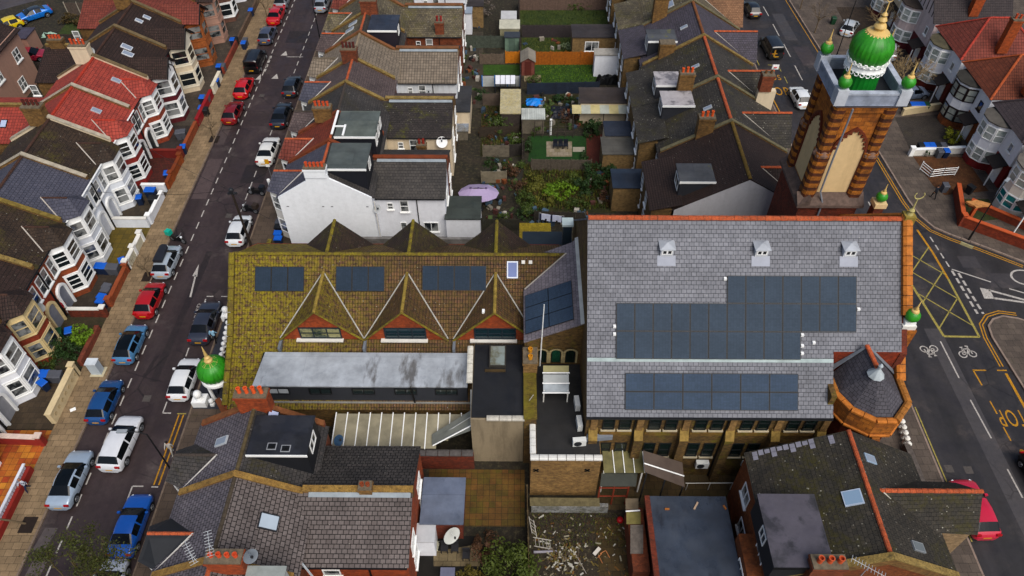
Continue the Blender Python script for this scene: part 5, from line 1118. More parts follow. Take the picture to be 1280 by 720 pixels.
window(t, (-11.3, 18.15, 3.3), (0, -1, 0), 1.1, .9, bars=(1, 1)); window(t, (-10.6, 18.15, 1.0), (0, -1, 0), 1.3, 1.2); window(t, (-7.6, 18.15, 1.0), (0, -1, 0), 1.2, 1.0)
m = MB(); m.tube([(-12.8, 18.0, 5.6), (-11.9, 17.4, 3.0), (-11.9, 17.4, 0)], .07, plain('aab0b4', .5)); m.build('downpipe', t)
m = MB(); m.tube([(-8.9, 18.08, 0), (-8.9, 18.08, 4.9)], .06, BLACK); m.build('downpipe', t)
chimney(t, (-9.3, 22.2), .4, .3, 6.2, 7.3, STK, 2, plain('8a4a2a', .8), 'x', ph=.25)
t = brow('house with tan parapet and tall aerial chimney at the southern end of its row', 11.8, 16.9, STKR, T_SLB, T_BRN2, T_DARK, False, T_BRN2, OBRICK, cap=mottled('9a7e46', '85693a', '5e4c2a', 1.5, 5), group=GF)
chimney(t, (-16.0, 16.7), 1.0, .4, 8.0, 9.6, OBRICK, 4, plain('c0532c', .75, .15), 'x', ph=.3)
flat_dormer(t, -14.9, -12.9, 13.2, 16.6, 6.0, 8.2, plain('b0b2b0', .6), plain('8f9490', .6, .2), 1, nwin=1)
dish('grey satellite dish beside the chimney with television aerials', (-14.7, 16.9, 9.2), 130, 30, .42, plain('70777e', .5))
def aerial(c, label, rz=0, n=9, L=1.4):
    t = thing('television_aerial', label, 'aerial', c, 'television aerials'); x, y, z = c; d = Vector((math.cos(rz), math.sin(rz), .1)); s_ = Vector((-math.sin(rz), math.cos(rz), 0)); A = plain('b4b8ba', .4)
    m = MB(); m.tube([(x, y, z), (x, y, z + 1.3)], .02, A, 5); m.build('mast', t)
    m = MB(); o = Vector((x, y, z + 1.25)); m.tube([o - d * L / 2, o + d * L / 2], .015, A, 4); b = m.build('boom', t)
    for k in range(n):
        m = MB(); q = o + d * (L * (k / (n - 1) - .5)); m.tube([q - s_ * .22, q + s_ * .22], .012, A, 4); m.build('element', b)
aerial((-16.6, 17.0, 9.3), 'silver television aerial on the orange brick chimney, the one pointing up the roof', R(110)); aerial((-17.5, 16.5, 9.3), 'silver television aerial beside the orange brick chimney pots', R(125))
aerial((19.2, 16.2, 8.6), 'silver television aerial above the mossy slate roof with orange ridge', R(150), 11, 1.8)
# ---------------- west side of the bus stop road ----------------
DXB, DXR, DXF, DZE, DZR = 14.0, 20.2, 26.3, 5.1, 8.7; KD = (DZR - DZE) / (DXR - DXB)
T_LICH = tiles('3a3733', '46423d', '171614', .28, .24, off=.5, var=.35, lich=.8, moss=.25, mossc='55502a')
DY = [50.4, 58.8, 66.3, 74.4, 82.2, 90.0, 98.0, 106.0]
DH = [('house with dark brown tiles and a pale grey gable wall behind the mosque hall', tiles('3a2b26', '32241f', '120d0c', .22, .32, off=0.0, lap=1.1, wave=.4, var=.2, lich=.3)),
      ('house with lichen-spotted dark slates, orange ridge and white-fronted dormer, next to grey gable house', T_LICH), ('house with lichen-spotted slates and orange ridge between two chimney stacks', T_LICH),
      ('house with smooth grey slates and brown ridge along the bus stop road', tiles('4a464c', '55505a', '28252a', .28, .24, off=.5, var=.15)), ('house with mottled slates and pale roof window at the far end of the row', T_MOTT), ('house with grey slates and tan front gable far up the bus stop road', T_DARK), ('house at the far end of the bus stop road row', T_DARK)]
DWALL = brick('7a6038', '64502c', '6b5d45', grime=.25); WSTRIP = brick('8a7048', '75603c', '7a6c54', grime=.15)
for i, (lab, rf) in enumerate(DH):
    y0, y1 = DY[i], DY[i + 1]; t = thing('terraced_house', lab, 'house', (20, (y0 + y1) / 2, 0), 'terraced houses along the bus stop road')
    body(t, DXF, DXB, DXR, y0, y1, DZE, DZR, W_GREYG if i == 0 else DWALL)
    roof_pair(t, DXF, DXB, DXR, y0, y1, DZE, DZR, rf, rf, .2); ridge_tiles(t, (DXR, y0, DZR), (DXR, y1, DZR), ORIDGE if i in (1, 2) else plain('6e5a28', .9, .4, 3) if i == 0 else plain('7a5030', .9, .3), .17)
    parapet(t, y1, .13, [(DXB, DZE), (DXR, DZR), (DXF, DZE)], .22, STK, plain('6e6850', .9, .4, 3) if i != 2 else TAN)
    # rear bay of brick that stands proud of the rear wall, shared in pairs
    S_ = i % 2 == 1; ya, yb = (y0 + 1.5, y1) if S_ else (y0, y1 - 1.5)
    m = MB(); m.box(12.2, ya + .01, 0, 14.2, yb - .01, DZE + .0, DWALL); m.build('rear_bay', t)
    k2 = .25; m = MB(); m.slab([(12.0, ya - .12, DZE + .02), (14.9, ya - .12, DZE + .02 + 2.9 * k2), (14.9, yb, DZE + .02 + 2.9 * k2), (12.0, yb, DZE + .02)], .08, rf); m.build('rear_bay_roof', t)
    for yy in ((ya + 1.3, ya + 4.0) if S_ else (yb - 1.3, yb - 4.0)):
        for z0 in (.9, 3.1): window(t, (12.2, yy, z0), (-1, 0, 0), .95, 1.4, bars=(1, 2))
    yy = y0 + .75 if S_ else y1 - .75
    for z0 in (.6, 3.0): window(t, (DXB, yy, z0), (-1, 0, 0), .8, 1.5, bars=(1, 2))
    # front gable over the bay window
    yg = y0 + 3.0; zr = 7.6; hw = 2.3; xo = DXF + .6; xm = DXF - (zr - DZE) / KD
    m = MB(); m.slab([(xo, yg - hw, DZE), (xo, yg, zr), (xm, yg, zr), (DXF - .3, yg - hw, DZE)], .09, rf if i != 4 else tiles('8a6a50', '7a5c44', '3a2c22', .2, .2)); m.slab([(xo, yg, zr), (xo, yg + hw, DZE), (DXF - .3, yg + hw, DZE), (xm, yg, zr)], .09, rf); m.build('gable_roof', t)
    ridge_tiles(t, (xm, yg, zr), (xo, yg, zr), ORIDGE, .14); m = MB(); m.xprism([(yg - hw + .2, 0), (yg + hw - .2, 0), (yg + hw - .2, DZE - .1), (yg, zr - .2), (yg - hw + .2, DZE - .1)], DXF - .1, xo - .25, W_CREAM); m.build('front_bay', t)
    m = MB(); m.tube([(xm, yg, zr + .06), (DXF - .3, yg - hw, DZE + .1)], .05, plain('a9a49a', .7), 5); m.build('valley', t)
    if i in (0, 1, 3): flat_dormer(t, 14.6, 17.6, y0 + 1.2 if i != 1 else y1 - 3.0, y0 + 3.6 if i != 1 else y1 - .6, 5.2, 7.35, plain('33353b', .7, .2), felt('6e6c6c', '78767a', .7, dry='a39fa0', dryamt=.5, dscale=.5) if i == 1 else felt('4a4c50', '55575a', .7, dry='6a6a40', dryamt=.15), -1, nwin=1, winw=1.5, wz=1.2)
    if i == 2: flat_dormer(t, 14.4, 17.4, y0 + .6, y0 + 3.0, 5.2, 7.35, plain('33353b', .7, .2), felt('6e6c6c', '78767a', .7, dry='a39fa0', dryamt=.5, dscale=.5), -1, nwin=1, winw=1.5, wz=1.2)
    if i in (1, 2): chimney(t, (17.1 + (2 - i) * .7, y0 + .0), .75, .4, 6.2, 9.3, STK, 3, plain('d0622c', .75, .15), 'x', ph=.5)
    if i in (3,): chimney(t, (16.4, y0 + .05), .8, .45, 6.0, 8.0, STK, 0)
    if i in (4, 5): chimney(t, (16.6, y0 + .0), .8, .5, 6.0, 9.4, STK, 3, plain('8a3a28', .8), 'x', ph=.5)
    if i in (1, 2, 3): rooflight(t, (18.7, y0 + 3.4, DZR - KD * 1.5), -1, KD, .45, .85)
    if i == 4: rooflight(t, (17.8, y0 + 1.6, DZR - KD * 2.4), -1, KD, 1.2, 1.4)
    m = MB(); m.tube([(DXB - .25, y0 + .1, DZE - .12), (DXB - .25, y1 - .1, DZE - .12)], .06, BLACK); m.build('gutter', t)
# cream-flanked chimney over the road front, as in the photograph
fc = thing('chimney_breast', 'tall cream rendered chimney breast with brick top on the road front', 'chimney', (25.0, 66.3, 0))
m = MB(); m.box(24.6, 66.0, 0, 26.4, 66.6, 7.3, W_CREAM); m.build('breast', fc); chimney(fc, (25.2, 66.3), .6, .45, 7.3, 9.2, STKR, 2, plain('6a4a28', .8), 'x', ph=.3)
# ---------------- brick house at the bottom right ----------------
T_MOSSY = tiles('35322c', '423d35', '141310', .3, .26, off=.5, var=.35, moss=.32, mossc='4f4a1c', lich=.8, mscale=.25)
t = thing('corner_house', 'brick house with mossy black slates, orange ridge and grey felt dormer beside the bus road', 'house', (20.5, 21, 0))
hx0, hxr, hx1, hy0, hy1, hze, hzr = 15.3, 21.1, 26.0, 17.1, 25.3, 6.2, 9.0; KH = (hzr - hze) / (hxr - hx0)
HB = brick('8a4f26', '74401c', '6e5238', grime=.2)
m = MB(); m.yprism([(hx0, 0), (hx0, hze - .05), (hxr, hzr - .12), (hx1, hze - .05), (hx1, 0)], hy0, hy1 - .1, HB); m.build('wall', t)
roof_pair(t, hx1, hx0, hxr, hy0, hy1, hze, hzr, T_MOSSY, T_MOSSY, .15); ridge_tiles(t, (hxr, hy0 + .1, hzr), (hxr, hy1, hzr), ORIDGE, .15, .36)
yg, zr = 21.5, 8.35; 
m = MB(); m.slab([(28.3, yg - 1.75, 6.1), (28.3, yg, zr), (22.3, yg, zr), (24.6, yg - 1.75, 6.1 + .35)], .1, T_MOSSY); m.slab([(28.3, yg, zr), (28.3, yg + 1.75, 6.1), (25.5, yg + 1.75, 6.3), (22.3, yg, zr)], .1, T_MOSSY); m.build('gable_roof', t)
ridge_tiles(t, (22.0, yg, zr), (28.3, yg, zr), ORIDGE, .15, .36)
m = MB(); m.xprism([(yg - 1.6, 0), (yg + 1.6, 0), (yg + 1.6, 6.0), (yg, zr - .15), (yg - 1.6, 6.0)], 25.8, 28.0, brick('9a8466', '8a7456', '8a7c64', grime=.1)); m.build('front_bay', t)
m = MB(); m.tube([(22.2, yg - .05, zr + .05), (24.7, yg - 1.8, 6.6)], .05, plain('b9b4a8', .7), 5); m.tube([(22.2, yg + .05, zr + .05), (23.6, yg + .95, 7.3)], .05, plain('b9b4a8', .7), 5); m.build('valley', t)
flat_dormer(t, 14.75, 18.0, 16.9, 21.2, 6.0, 8.15, DKGREY, felt('3b3a40', '45444a', .7, seam=3.0, dry='55525a', dryamt=.35, dscale=.3), -1, nwin=1, edge=BLACK)
for y, z0 in ((23.2, 3.6), (19.2, 3.6), (21.9, 1.2), (18.6, .9)): window(t, (hx0, y, z0), (-1, 0, 0), 1.3, 1.35, bars=(2, 1))
rooflight(t, (20.2, 20.9, hzr - KH * .9), -1, KH, .95, 1.1, plain('a7b2c0', .5), glass('8aa0b4', .1)); rooflight(t, (22.1, 23.6, hzr - .62 * 1.0), 1, .57, .6, .9, plain('8fa0b0', .5)); rooflight(t, (23.5, 18.3, hzr - .57 * 2.4), 1, .57, .6, .95, plain('7f8386', .5), glass('6d7478', .15))
parapet(t, hy0, .16, [(hx0, hze), (hxr, hzr), (hx1, hze)], .25, STK, TAN)
m = MB(); m.box(14.3, 17.2, 0, 15.28, 20.6, 4.2, HB); m.build('rear_bay', t); window(t, (14.3, 18.7, 2.2), (-1, 0, 0), 1.2, 1.4, bars=(2, 1))
chimney(t, (17.6, 16.9), .95, .4, 6.2, 8.9, STKR, 3, plain('b4562f', .75, .15), 'x', pr=.16, ph=.5)
new = plain('86858e', .75, .2)
for k in range(13):       # re-laid slates along the north verge
    s_ = .35 + k * .36; x = hx0 + .1 + s_; zt = hze + KH * (x - hx0); n_ = Vector((-KH, 0, 1)).normalized()
    for j in range(1 + (k % 3 == 0)):
        if 9 < k < 12: continue
        m = MB(); m.obox(Vector((x, hy1 - .25 - .3 * j, zt)) + n_ * .03, Vector((1, 0, KH)).normalized(), (0, 1, 0), n_, .16, .14 + .04 * (k % 2), .012, new); m.build('slate', t)
# ---------------- houses on the far side of the bus stop road ----------------
T_DKB = tiles('352c29', '40352f', '171210', .24, .32, off=0.0, lap=1.1, wave=.4, var=.15, msz=.018); T_ORB = tiles('7a4630', '6b3a26', '2e1810', .24, .32, off=0.0, lap=1.1, wave=.4, var=.2); T_GRB = tiles('4a4244', '544a4b', '241f20', .3, .3, off=.5, var=.15)
def bow_house(label, y0, y1, yb, up, low, roofm, winf, panem, bayroof, ridge, r=1.75, hipx=(52.4, 55.0), zr=8.9, gable=False, chim=(), upper_bow=True, pane2=None):
    t = thing('semi_detached_house', label, 'house', (52, (y0 + y1) / 2, 0), 'houses east of the bus stop road'); X0, X1 = 49.4, 58.0; ym = (y0 + y1) / 2
    m = MB(); m.box(X0, y0 + .05, 0, X1, y1 - .05, 2.8, low); m.box(X0 + .005, y0 + .055, 2.8, X1, y1 - .055, 5.9, up); m.build('wall', t)
    e = 5.85; a, b = (hipx[0], ym, zr), (hipx[1], ym, zr); x0, x1, ya, yb_ = X0 - .35, X1 + .3, y0 - .1, y1 + .1
    if not gable:
        for f in ([(x0, ya, e), (x1, ya, e), b, a], [(x1, yb_, e), (x0, yb_, e), a, b], [(x0, yb_, e), (x0, ya, e), a], [(x1, ya, e), (x1, yb_, e), b]):
            m = MB(); m.slab(f, .1, roofm); m.build('roof', t)
        ridge_tiles(t, a, b, ridge, .14)
        for c in ((x0, ya, e), (x0, yb_, e)): ridge_tiles(t, c, a, ridge, .13, .42, 'hip_tiles')
        ridge_tiles(t, (x1, ya, e), b, ridge, .13, .42, 'hip_tiles')
    else:
        for f in ([(x0, ya, e), (x1, ya, e), (x1, ym, zr), (x0, ym, zr)], [(x1, yb_, e), (x0, yb_, e), (x0, ym, zr), (x1, ym, zr)]): m = MB(); m.slab(f, .1, roofm); m.build('roof', t)
        m = MB(); m.xprism([(y0 + .1, 5.85), (y1 - .1, 5.85), (ym, zr - .15)], X0 - .02, X0 + .3, up); g = m.build('gable', t)
        for k in range(-3, 4):
            h = (zr - 6.1) * (1 - abs(k) / 3.6); m = MB(); m.box(X0 - .05, ym + k * .9 - .07, 5.9, X0 - .02, ym + k * .9 + .07, 5.9 + h, BLACK); m.build('timber', g)
    n = 5; pts = [(X0 - r * math.sin(math.pi * k / n) * .95, yb - r * math.cos(math.pi * k / n)) for k in range(n + 1)]
    poly = [(X0 + .1, yb - r)] + pts + [(X0 + .1, yb + r)]
    m = MB(); 
    for z0, z1, mt in ((0, .12, WHT2), (.12, .95, low), (.95, 2.55, winf), (2.55, 3.55, up), (3.55, 5.2, winf), (5.2, 5.5, up if upper_bow else winf)): m.prism(poly, z0, z1, mt)
    m.build('bow_bay', t)
    m = MB(); pr = [(X0 + (x - X0) * 1.1, yb + (y - yb) * 1.1) for x, y in poly]; m.prism(pr, 5.5, 5.62, bayroof); ap = (X0 + .5, yb, 5.85)
    for k in range(len(pr) - 1): m.poly([(*pr[k], 5.62), (*pr[k + 1], 5.62), ap] if True else [], bayroof)
    m.build('bay_roof', t)
    for k in range(n):
        a_, b_ = Vector(pts[k]), Vector(pts[k + 1]); d = b_ - a_; nn_ = Vector((-d.y, d.x, 0)).normalized(); nn_ = nn_ if nn_.dot(Vector(((a_ + b_) / 2 - Vector((X0 + .5, yb))).to_3d())) > 0 else -nn_
        for z0, h, pm in ((1.0, 1.5, pane2 or panem), (3.6, 1.55, panem)): window(t, ((a_.x + b_.x) / 2, (a_.y + b_.y) / 2, z0), nn_, d.length - .05, h, frame=winf, pane=pm, bars=(1, 2) if True else (1, 1), fr=.09, sill=False)
    yd = y0 + 1.3 if yb > ym else y1 - 1.3
    m = MB(); m.box(X0 - .08, yd - .5, 0, X0 - .01, yd + .5, 2.1, plain('d9d9d6', .5)); m.build('door', t)
    m = MB(); m.slab([(X0 - 1.3, yd - 1.0, 2.35), (X0, yd - 1.0, 2.8), (X0, yd + 1.0, 2.8), (X0 - 1.3, yd + 1.0, 2.35)], .08, plain('2c2522', .8, .2)); po = m.build('porch_roof', t)
    m = MB(); m.box(X0 - 1.25, yd - .95, 0, X0 - 1.15, yd - .85, 2.35, WHITE); m.build('post', po)
    window(t, (X0, yd, 3.7), (-1, 0, 0), .7, 1.0, frame=winf, bars=(1, 1))
    for cx, cy, h in chim: chimney(t, (cx, cy), .55, .4, 6.5, h, brick('a85420', '8f4418', '7a5234', grime=.2), 2, plain('b0502c', .8), 'x', ph=.5)
    return t
TEAL = glass('1f7f80', .1); GC = glass('7f8a86', .12, curtain='b4b9b4'); DKW = plain('2b1c1c', .6, .1)
bow_house('cream house with a round bay of teal glass by the junction', 52.6, 59.2, 56.6, render('d6cfc2', .05), render('d6cfc2', .05), T_GRB, WHITE, glass('9a9f98', .12), plain('6b6660', .9, .3), plain('4a4244', .9), pane2=TEAL)
bow_house('white house with red-based round bay and white sloping porch post', 59.6, 66.2, 64.1, W_WHITE, render('7a1c1c', .08), T_GRB, WHITE, GC, plain('5a5650', .9, .3), plain('4a4244', .9))
bow_house('white house with dark-framed round bays and orange brick plinth', 66.9, 74.0, 71.3, W_WHITE, brick('9a5a2a', '864a20', '7a5a40'), T_ORB, DKW, glass('8a908a', .12, curtain='a9ada4'), plain('3a3833', .9, .4), plain('a8592e', .8, .3), chim=((52.6, 66.9, 10.4),))
bow_house('white house with a red tiled hipped roof and white framed bay', 74.6, 81.8, 79.0, W_WHITE, brick('7a2f20', '6a2518', '6b4030'), T_RED2, WHITE, GC, plain('55503e', .9, .4), plain('a04030', .8, .2), chim=((53.4, 75.2, 10.4),))
bow_house('half-timbered house with dark grey gable roof and maroon ground floor', 82.6, 91.0, 88.4, render('c4b6b4', .25), MAROON, tiles('3c3536', '463e3e', '1c1819', .26, .3, off=0.0, var=.15), WHITE, GC, plain('4a4038', .9), plain('33302e', .9), gable=True, zr=10.2, chim=((53.6, 83.4, 11.4),))
bow_house('white rendered house beyond the half-timbered house', 91.6, 99.0, 96.0, W_CREAM, MAROON, T_DKB, WHITE, GC, plain('4a4038', .9), plain('33302e', .9))
# ---------------- fences, sheds and gardens ----------------
def fence(name, label, a, b, h, mat, post=None, pw=1.8, z0=0.0, plank=True, cat='fence', group=None, planks=True, top=None):
    """panel fence from a to b: each panel and each post a part"""
    a, b = Vector((a[0], a[1], 0)), Vector((b[0], b[1], 0)); d = b - a; L = d.length; d.normalize(); n = max(1, round(L / pw)); s = Vector((-d.y, d.x, 0)); t = thing(name, label, cat, tuple((a + b) / 2), group); base = None; pb = None
    for i in range(n):
        c = a + d * (L * (i + .5) / n) + Z * (h / 2 + z0)
        if base is None:
            m = MB(); l = L / n / 2 - .06
            if planks:
                k = max(3, int(l * 2 / .16))
                for j in range(k): m.obox(c + d * (-l + l * 2 * (j + .5) / k) + s * (.012 if j % 2 else -.012), d, s, Z, l / k - .004, .018, h / 2 - .02 * ((j * 7) % 3), mat)
            else:
                for j in range(3): m.obox(c + Z * (h * ((j + .5) / 3 - .5)), d, s, Z, l, .03, h / 6 - .008, mat)
            base = (m.build('panel', t, kind='stuff' if planks else None), c)
        else: piece(base[0], c - base[1])
    for i in range(n + 1):
        c = a + d * (L * i / n) + Z * (h / 2 + z0 + .04)
        if pb is None: m = MB(); m.obox(c, d, s, Z, .05, .055, h / 2 + .05, post or mat); pb = (m.build('post', t), c)
        else: piece(pb[0], c - pb[1])
    return t
def fpx(name, label, p0, p1, h, mat, **k): return fence(name, label, P(*p0), P(*p1), h, mat, **k)
FW1, FW2, FW3 = plain('453d38', .9, .35, 4), plain('9a5d14', .85, .3, 4), plain('5a5048', .9, .35, 4); FCON = plain('6e675a', .9, .35, 2, bump=.3); FORG = plain('b97616', .8, .25, 4)
fpx('garden_fence', 'long dark plank fence running between the two rows of gardens', (648, 8), (653, 205), 1.7, FW1)
fpx('garden_fence', 'brown plank fence across the farthest wide lawn', (650, 13), (762, 12), 1.9, plain('6a584e', .9, .3, 4)); fpx('garden_fence', 'dark grey plank fence between the two upper lawns', (653, 47), (718, 47), 1.7, plain('40393a', .9, .3, 4))
fpx('garden_fence', 'orange-brown plank fence beside the pink shed', (669, 81), (744, 81), 1.8, FW2); fpx('garden_wall', 'dark blue painted panel wall below the long lawn', (659, 118), (748, 116), 1.5, plain('26303f', .8, .3), planks=False, cat='wall')
fpx('garden_fence', 'grey-green plank fence behind the little green shed', (577, 60), (632, 60), 1.7, plain('4f564c', .9, .35, 4)); fpx('garden_fence', 'short brown panel fence beside the bright orange panel', (600, 80), (630, 80), 1.4, plain('6b5e52', .9, .3, 4)); fpx('garden_fence', 'bright orange wooden fence panel', (632, 79), (649, 79), 1.6, FORG)
fpx('garden_fence', 'white panel fence with blue posts', (603, 108), (650, 108), 1.4, plain('aeb2b0', .8, .15), post=plain('1f7ac0', .5), planks=False); fpx('garden_fence', 'brown concrete panel fence beside the cream corrugated shed', (604, 132), (627, 132), 1.6, plain('5c5148', .9, .3), planks=False)
fpx('garden_fence', 'pale concrete panel fence north of the paved garden', (604, 196), (636, 196), 1.5, FCON, planks=False); fpx('garden_fence', 'dark wooden panel fence at the end of the concrete fence', (637, 196), (655, 194), 1.6, plain('38332f', .9, .3, 4)); fpx('garden_fence', 'pale concrete panel fence just behind the lilac parasol', (602, 229), (633, 228), 1.5, plain('7c7463', .9, .3, 2), planks=False)
fpx('garden_fence', 'grey timber fence below the bright lawn with garden chairs', (664, 213), (738, 214), 1.5, plain('5c544a', .9, .35, 4)); fpx('garden_fence', 'dark low fence beside the washing line', (668, 278), (730, 280), 1.5, plain('3f3a33', .9, .35, 4)); fpx('garden_fence', 'dark railing fence below the lilac parasol', (602, 288), (650, 288), 1.5, plain('38362c', .9, .3, 4))
fpx('garden_fence', 'dark plank fence across the untidy western garden', (600, 172), (648, 170), 1.4, plain('41382e', .9, .3, 4))
LAWN = mottled('2f4a14', '3d5c18', '26390f', .7, 4); LAWN2 = mottled('33421a', '45501e', '2a3014', .7, 4); ROUGH = mottled('3a3a1c', '2c3014', '4f4420', .8, 4)
def patch(name, px, z, mat): return sheet(name, [P(u, v) for u, v in px], z, mat)
patch('lawn', [(650, 13), (762, 13), (762, 31), (650, 31)], .02, LAWN2); patch('lawn', [(652, 47), (720, 47), (720, 66), (652, 66)], .02, LAWN2); patch('lawn', [(668, 81), (746, 81), (746, 104), (670, 104)], .02, LAWN)
patch('lawn', [(604, 81), (650, 81), (650, 94), (604, 94)], .02, LAWN); patch('lawn', [(664, 170), (734, 170), (734, 202), (660, 202)], .02, mottled('1c4013', '234a15', '16330e', .7, 4)); patch('garden_soil', [(655, 205), (770, 205), (770, 266), (650, 266)], .018, ROUGH)
patch('garden_soil', [(602, 132), (650, 132), (652, 196), (600, 196)], .018, ROUGH); patch('garden_soil', [(655, 120), (745, 118), (745, 160), (655, 160)], .018, ROUGH)
patch('patio', [(683, 177), (715, 177), (715, 196), (683, 196)], .03, slabs('8f8574', '80765f', '5a5140', .6, .6)); patch('paving', [(733, 168), (757, 168), (757, 204), (733, 204)], .03, slabs('6a3424', '5c2c1e', '3a1c14', .2, .1)); patch('paving', [(655, 95), (676, 94), (676, 103), (655, 103)], .03, slabs('8a7f66', '7c7058', '4a4232', .6, .6)); patch('path', [(716, 184), (731, 184), (731, 190), (716, 190)], .032, plain('9a9484', .9, .2))
patch('paving', [(604, 196), (655, 196), (652, 230), (602, 230)], .02, slabs('3a372c', '33302a', '201e18', .6, .6, moss=.7)); patch('paving', [(560, 40), (604, 40), (604, 135), (560, 135)], .016, slabs('4a443a', '3f3a31', '26231d', .6, .6, moss=.5))
def hut(name, label, cat, x0, y0, x1, y1, h, wall, roof, flat=True, rise=.5, door=None, group=None, ov=.1, along='y'):
    t = thing(name, label, cat, ((x0 + x1) / 2, (y0 + y1) / 2, 0), group); m = MB()
    if flat:
        m.box(x0, y0, 0, x1, y1, h, wall); m.build('wall', t); m = MB(); m.box(x0 - ov, y0 - ov, h, x1 + ov, y1 + ov, h + .12, roof); m.build('roof', t)
    else:
        xm = (x0 + x1) / 2; m.yprism([(x0, 0), (x1, 0), (x1, h), (xm, h + rise - .05), (x0, h)], y0, y1, wall); m.build('wall', t); m = MB(); m.slab([(x0 - .15, y0 - .2, h - .06), (xm, y0 - .2, h + rise), (xm, y1 + .1, h + rise), (x0 - .15, y1 + .1, h - .06)], .06, roof); m.build('roof', t); m = MB(); m.slab([(xm, y0 - .2, h + rise), (x1 + .15, y0 - .2, h - .06), (x1 + .15, y1 + .1, h - .06), (xm, y1 + .1, h + rise)], .06, roof); m.build('roof', t)
    if door: m = MB(); xm = (x0 + x1) / 2; m.box(xm - .4, y0 - .04, 0, xm + .4, y0 - .005, min(1.9, h - .1), door); m.build('door', t)
    return t
def hpx(name, label, cat, px, h, wall, roof, depth=None, **k):
    """hut from the pixels of its roof rectangle (u0,v0,u1,v1)"""
    a, b = P(px[0], px[3], h), P(px[2], px[1], h); return hut(name, label, cat, a.x, a.y, b.x, b.y, h, wall, roof, **k)
hpx('garden_shed', 'pink gabled garden shed with grey felt roof beside a teal tank', 'shed', (652, 64, 668, 76), 2.0, plain('7a4a40', .85, .2, 3), felt('8a8478', '7c766c', .8), flat=False, door=plain('5e2c22', .8))
hpx('garden_shed', 'small pale green shed with dark roof beside the orange panel', 'shed', (631, 41, 649, 47), 1.9, plain('6c8070', .85, .2, 3), plain('3e444c', .8), door=plain('5a6c60', .8))
hpx('garden_shed', 'cream shed with stepped white roof boards', 'shed', (625, 26, 649, 36), 2.0, plain('8f8a70', .85, .2), plain('b4b2a2', .8, .2)); hpx('garden_shed', 'white flat-topped cabinet behind the cream shed', 'shed', (627, 15, 645, 24), 1.9, plain('8a8880', .85, .2), plain('b4b4b4', .8, .1))
hpx('garden_shed', 'cream corrugated roof shed with a grey strip', 'shed', (626, 113, 650, 142), 2.2, FW1, mottled('b4ab8e', 'a59a72', '8a8a84', .9, 3)); hpx('garden_shed', 'white ribbed metal shed roof beside the blue tarpaulin', 'shed', (653, 137, 680, 149), 1.9, FCON, slabs('b4b8b2', 'a9ada8', '8a8e88', .25, 9, off=0.0))
g = thing('greenhouse', 'white framed glazed shelter with four panels', 'greenhouse', P(631, 105)); 
for k in range(4):
    m = MB(); a, b = P(619 + k * 6.3, 105, 1.3), P(619 + (k + 1) * 6.3, 94, 1.9); m.slab([(a.x + .03, a.y, 1.3), (b.x - .03, a.y, 1.3), (b.x - .03, b.y, 1.9), (a.x + .03, b.y, 1.9)], .03, plain('c9ccd2', .3, .05)); m.build('pane', g)
for k in range(5): m = MB(); a, b = P(619 + k * 6.3, 105, 1.3), P(619 + k * 6.3, 94, 1.9); m.box(a.x - .03, a.y, 0, a.x + .03, b.y, 1.28, DKGREY); m.build('frame_post', g)
# extensions behind the right-hand row
FELTD = felt('3a3536', '443f3f', .8); 
hpx('extension', 'brick rear extension with dark flat roof and white window', 'extension', (716, 32, 780, 47), 2.9, WSTRIP, FELTD); q = P(746, 60, 1.2); e_ = thing('window_unit', 'white framed window in the brick extension', 'window', (q.x, q.y, 1)); window(e_, (9.3, P(716, 47, 2.9).y - .02, 1.1), (0, -1, 0), 1.7, 1.3, bars=(2, 1))
hpx('extension', 'white painted block extension with pale flat roof', 'extension', (744, 62, 778, 69), 2.9, W_WHITE, plain('9a968e', .8, .3)); hpx('extension', 'brown felt roofed extension above the corrugated lean-to', 'extension', (726, 111, 792, 129), 2.7, W_CREAM, felt('423a36', '4a423e', .8))
lt = thing('lean_to_canopy', 'corrugated lean-to of alternating cream and clear sheets', 'canopy', P(755, 142))
for k in range(7):
    m = MB(); a, b = P(715 + k * 11.6, 142, 2.2), P(715 + (k + 1) * 11.6, 131, 2.5); m.slab([(a.x + .03, a.y, 2.2), (b.x - .03, a.y, 2.2), (b.x - .03, b.y, 2.5), (a.x + .03, b.y, 2.5)], .03, plain('b0a67c' if k % 2 == 0 else 'a3a69c', .5, .2)); m.build('roof_sheet', lt)
for u in (717, 755, 794): q = P(u, 142, 2.2); m = MB(); m.box(q.x - .05, q.y, 0, q.x + .05, q.y + .1, 2.2, FW1); m.build('post', lt)
hpx('extension', 'dark slate-blue felt roof extension next to the brick bay', 'extension', (757, 153, 797, 170), 2.8, W_CREAM, felt('2e3440', '363c48', .7)); hpx('extension', 'grey felt roofed extension with a pink toy on it', 'extension', (754, 173, 797, 193), 2.6, WSTRIP, felt('55534e', '5e5c56', .8)); hpx('extension', 'brick extension with blue-black felt roof behind the hall', 'extension', (767, 213, 822, 235), 3.0, WSTRIP, felt('2b3340', '35404e', .65)); 
hpx('extension', 'dark green-grey felt roof extension behind the white end terrace', 'extension', (557, 247, 601, 274), 2.8, W_WHITE, felt('3c423e', '464c47', .75)); hpx('extension', 'dark grey flat roof extension behind the cream outrigger', 'extension', (566, 109, 589, 140), 2.8, W_CREAM, felt('3a3a3c', '424244', .75)); hpx('extension', 'white rear extension with grey glass roof', 'extension', (576, 7, 590, 17), 2.9, W_WHITE, plain('8a94a0', .3, .1)); hpx('extension', 'tan rear extension with dark roof at the far end of the row', 'extension', (577, 0, 604, 8), 3.0, WSTRIP, FELTD); hpx('outhouse', 'stone-flagged low outhouse roof below the dark grey extension', 'outhouse', (566, 142, 586, 164), 1.2, FCON, mottled('7c7a74', '8c98a8', '5e5c54', .6, 3))
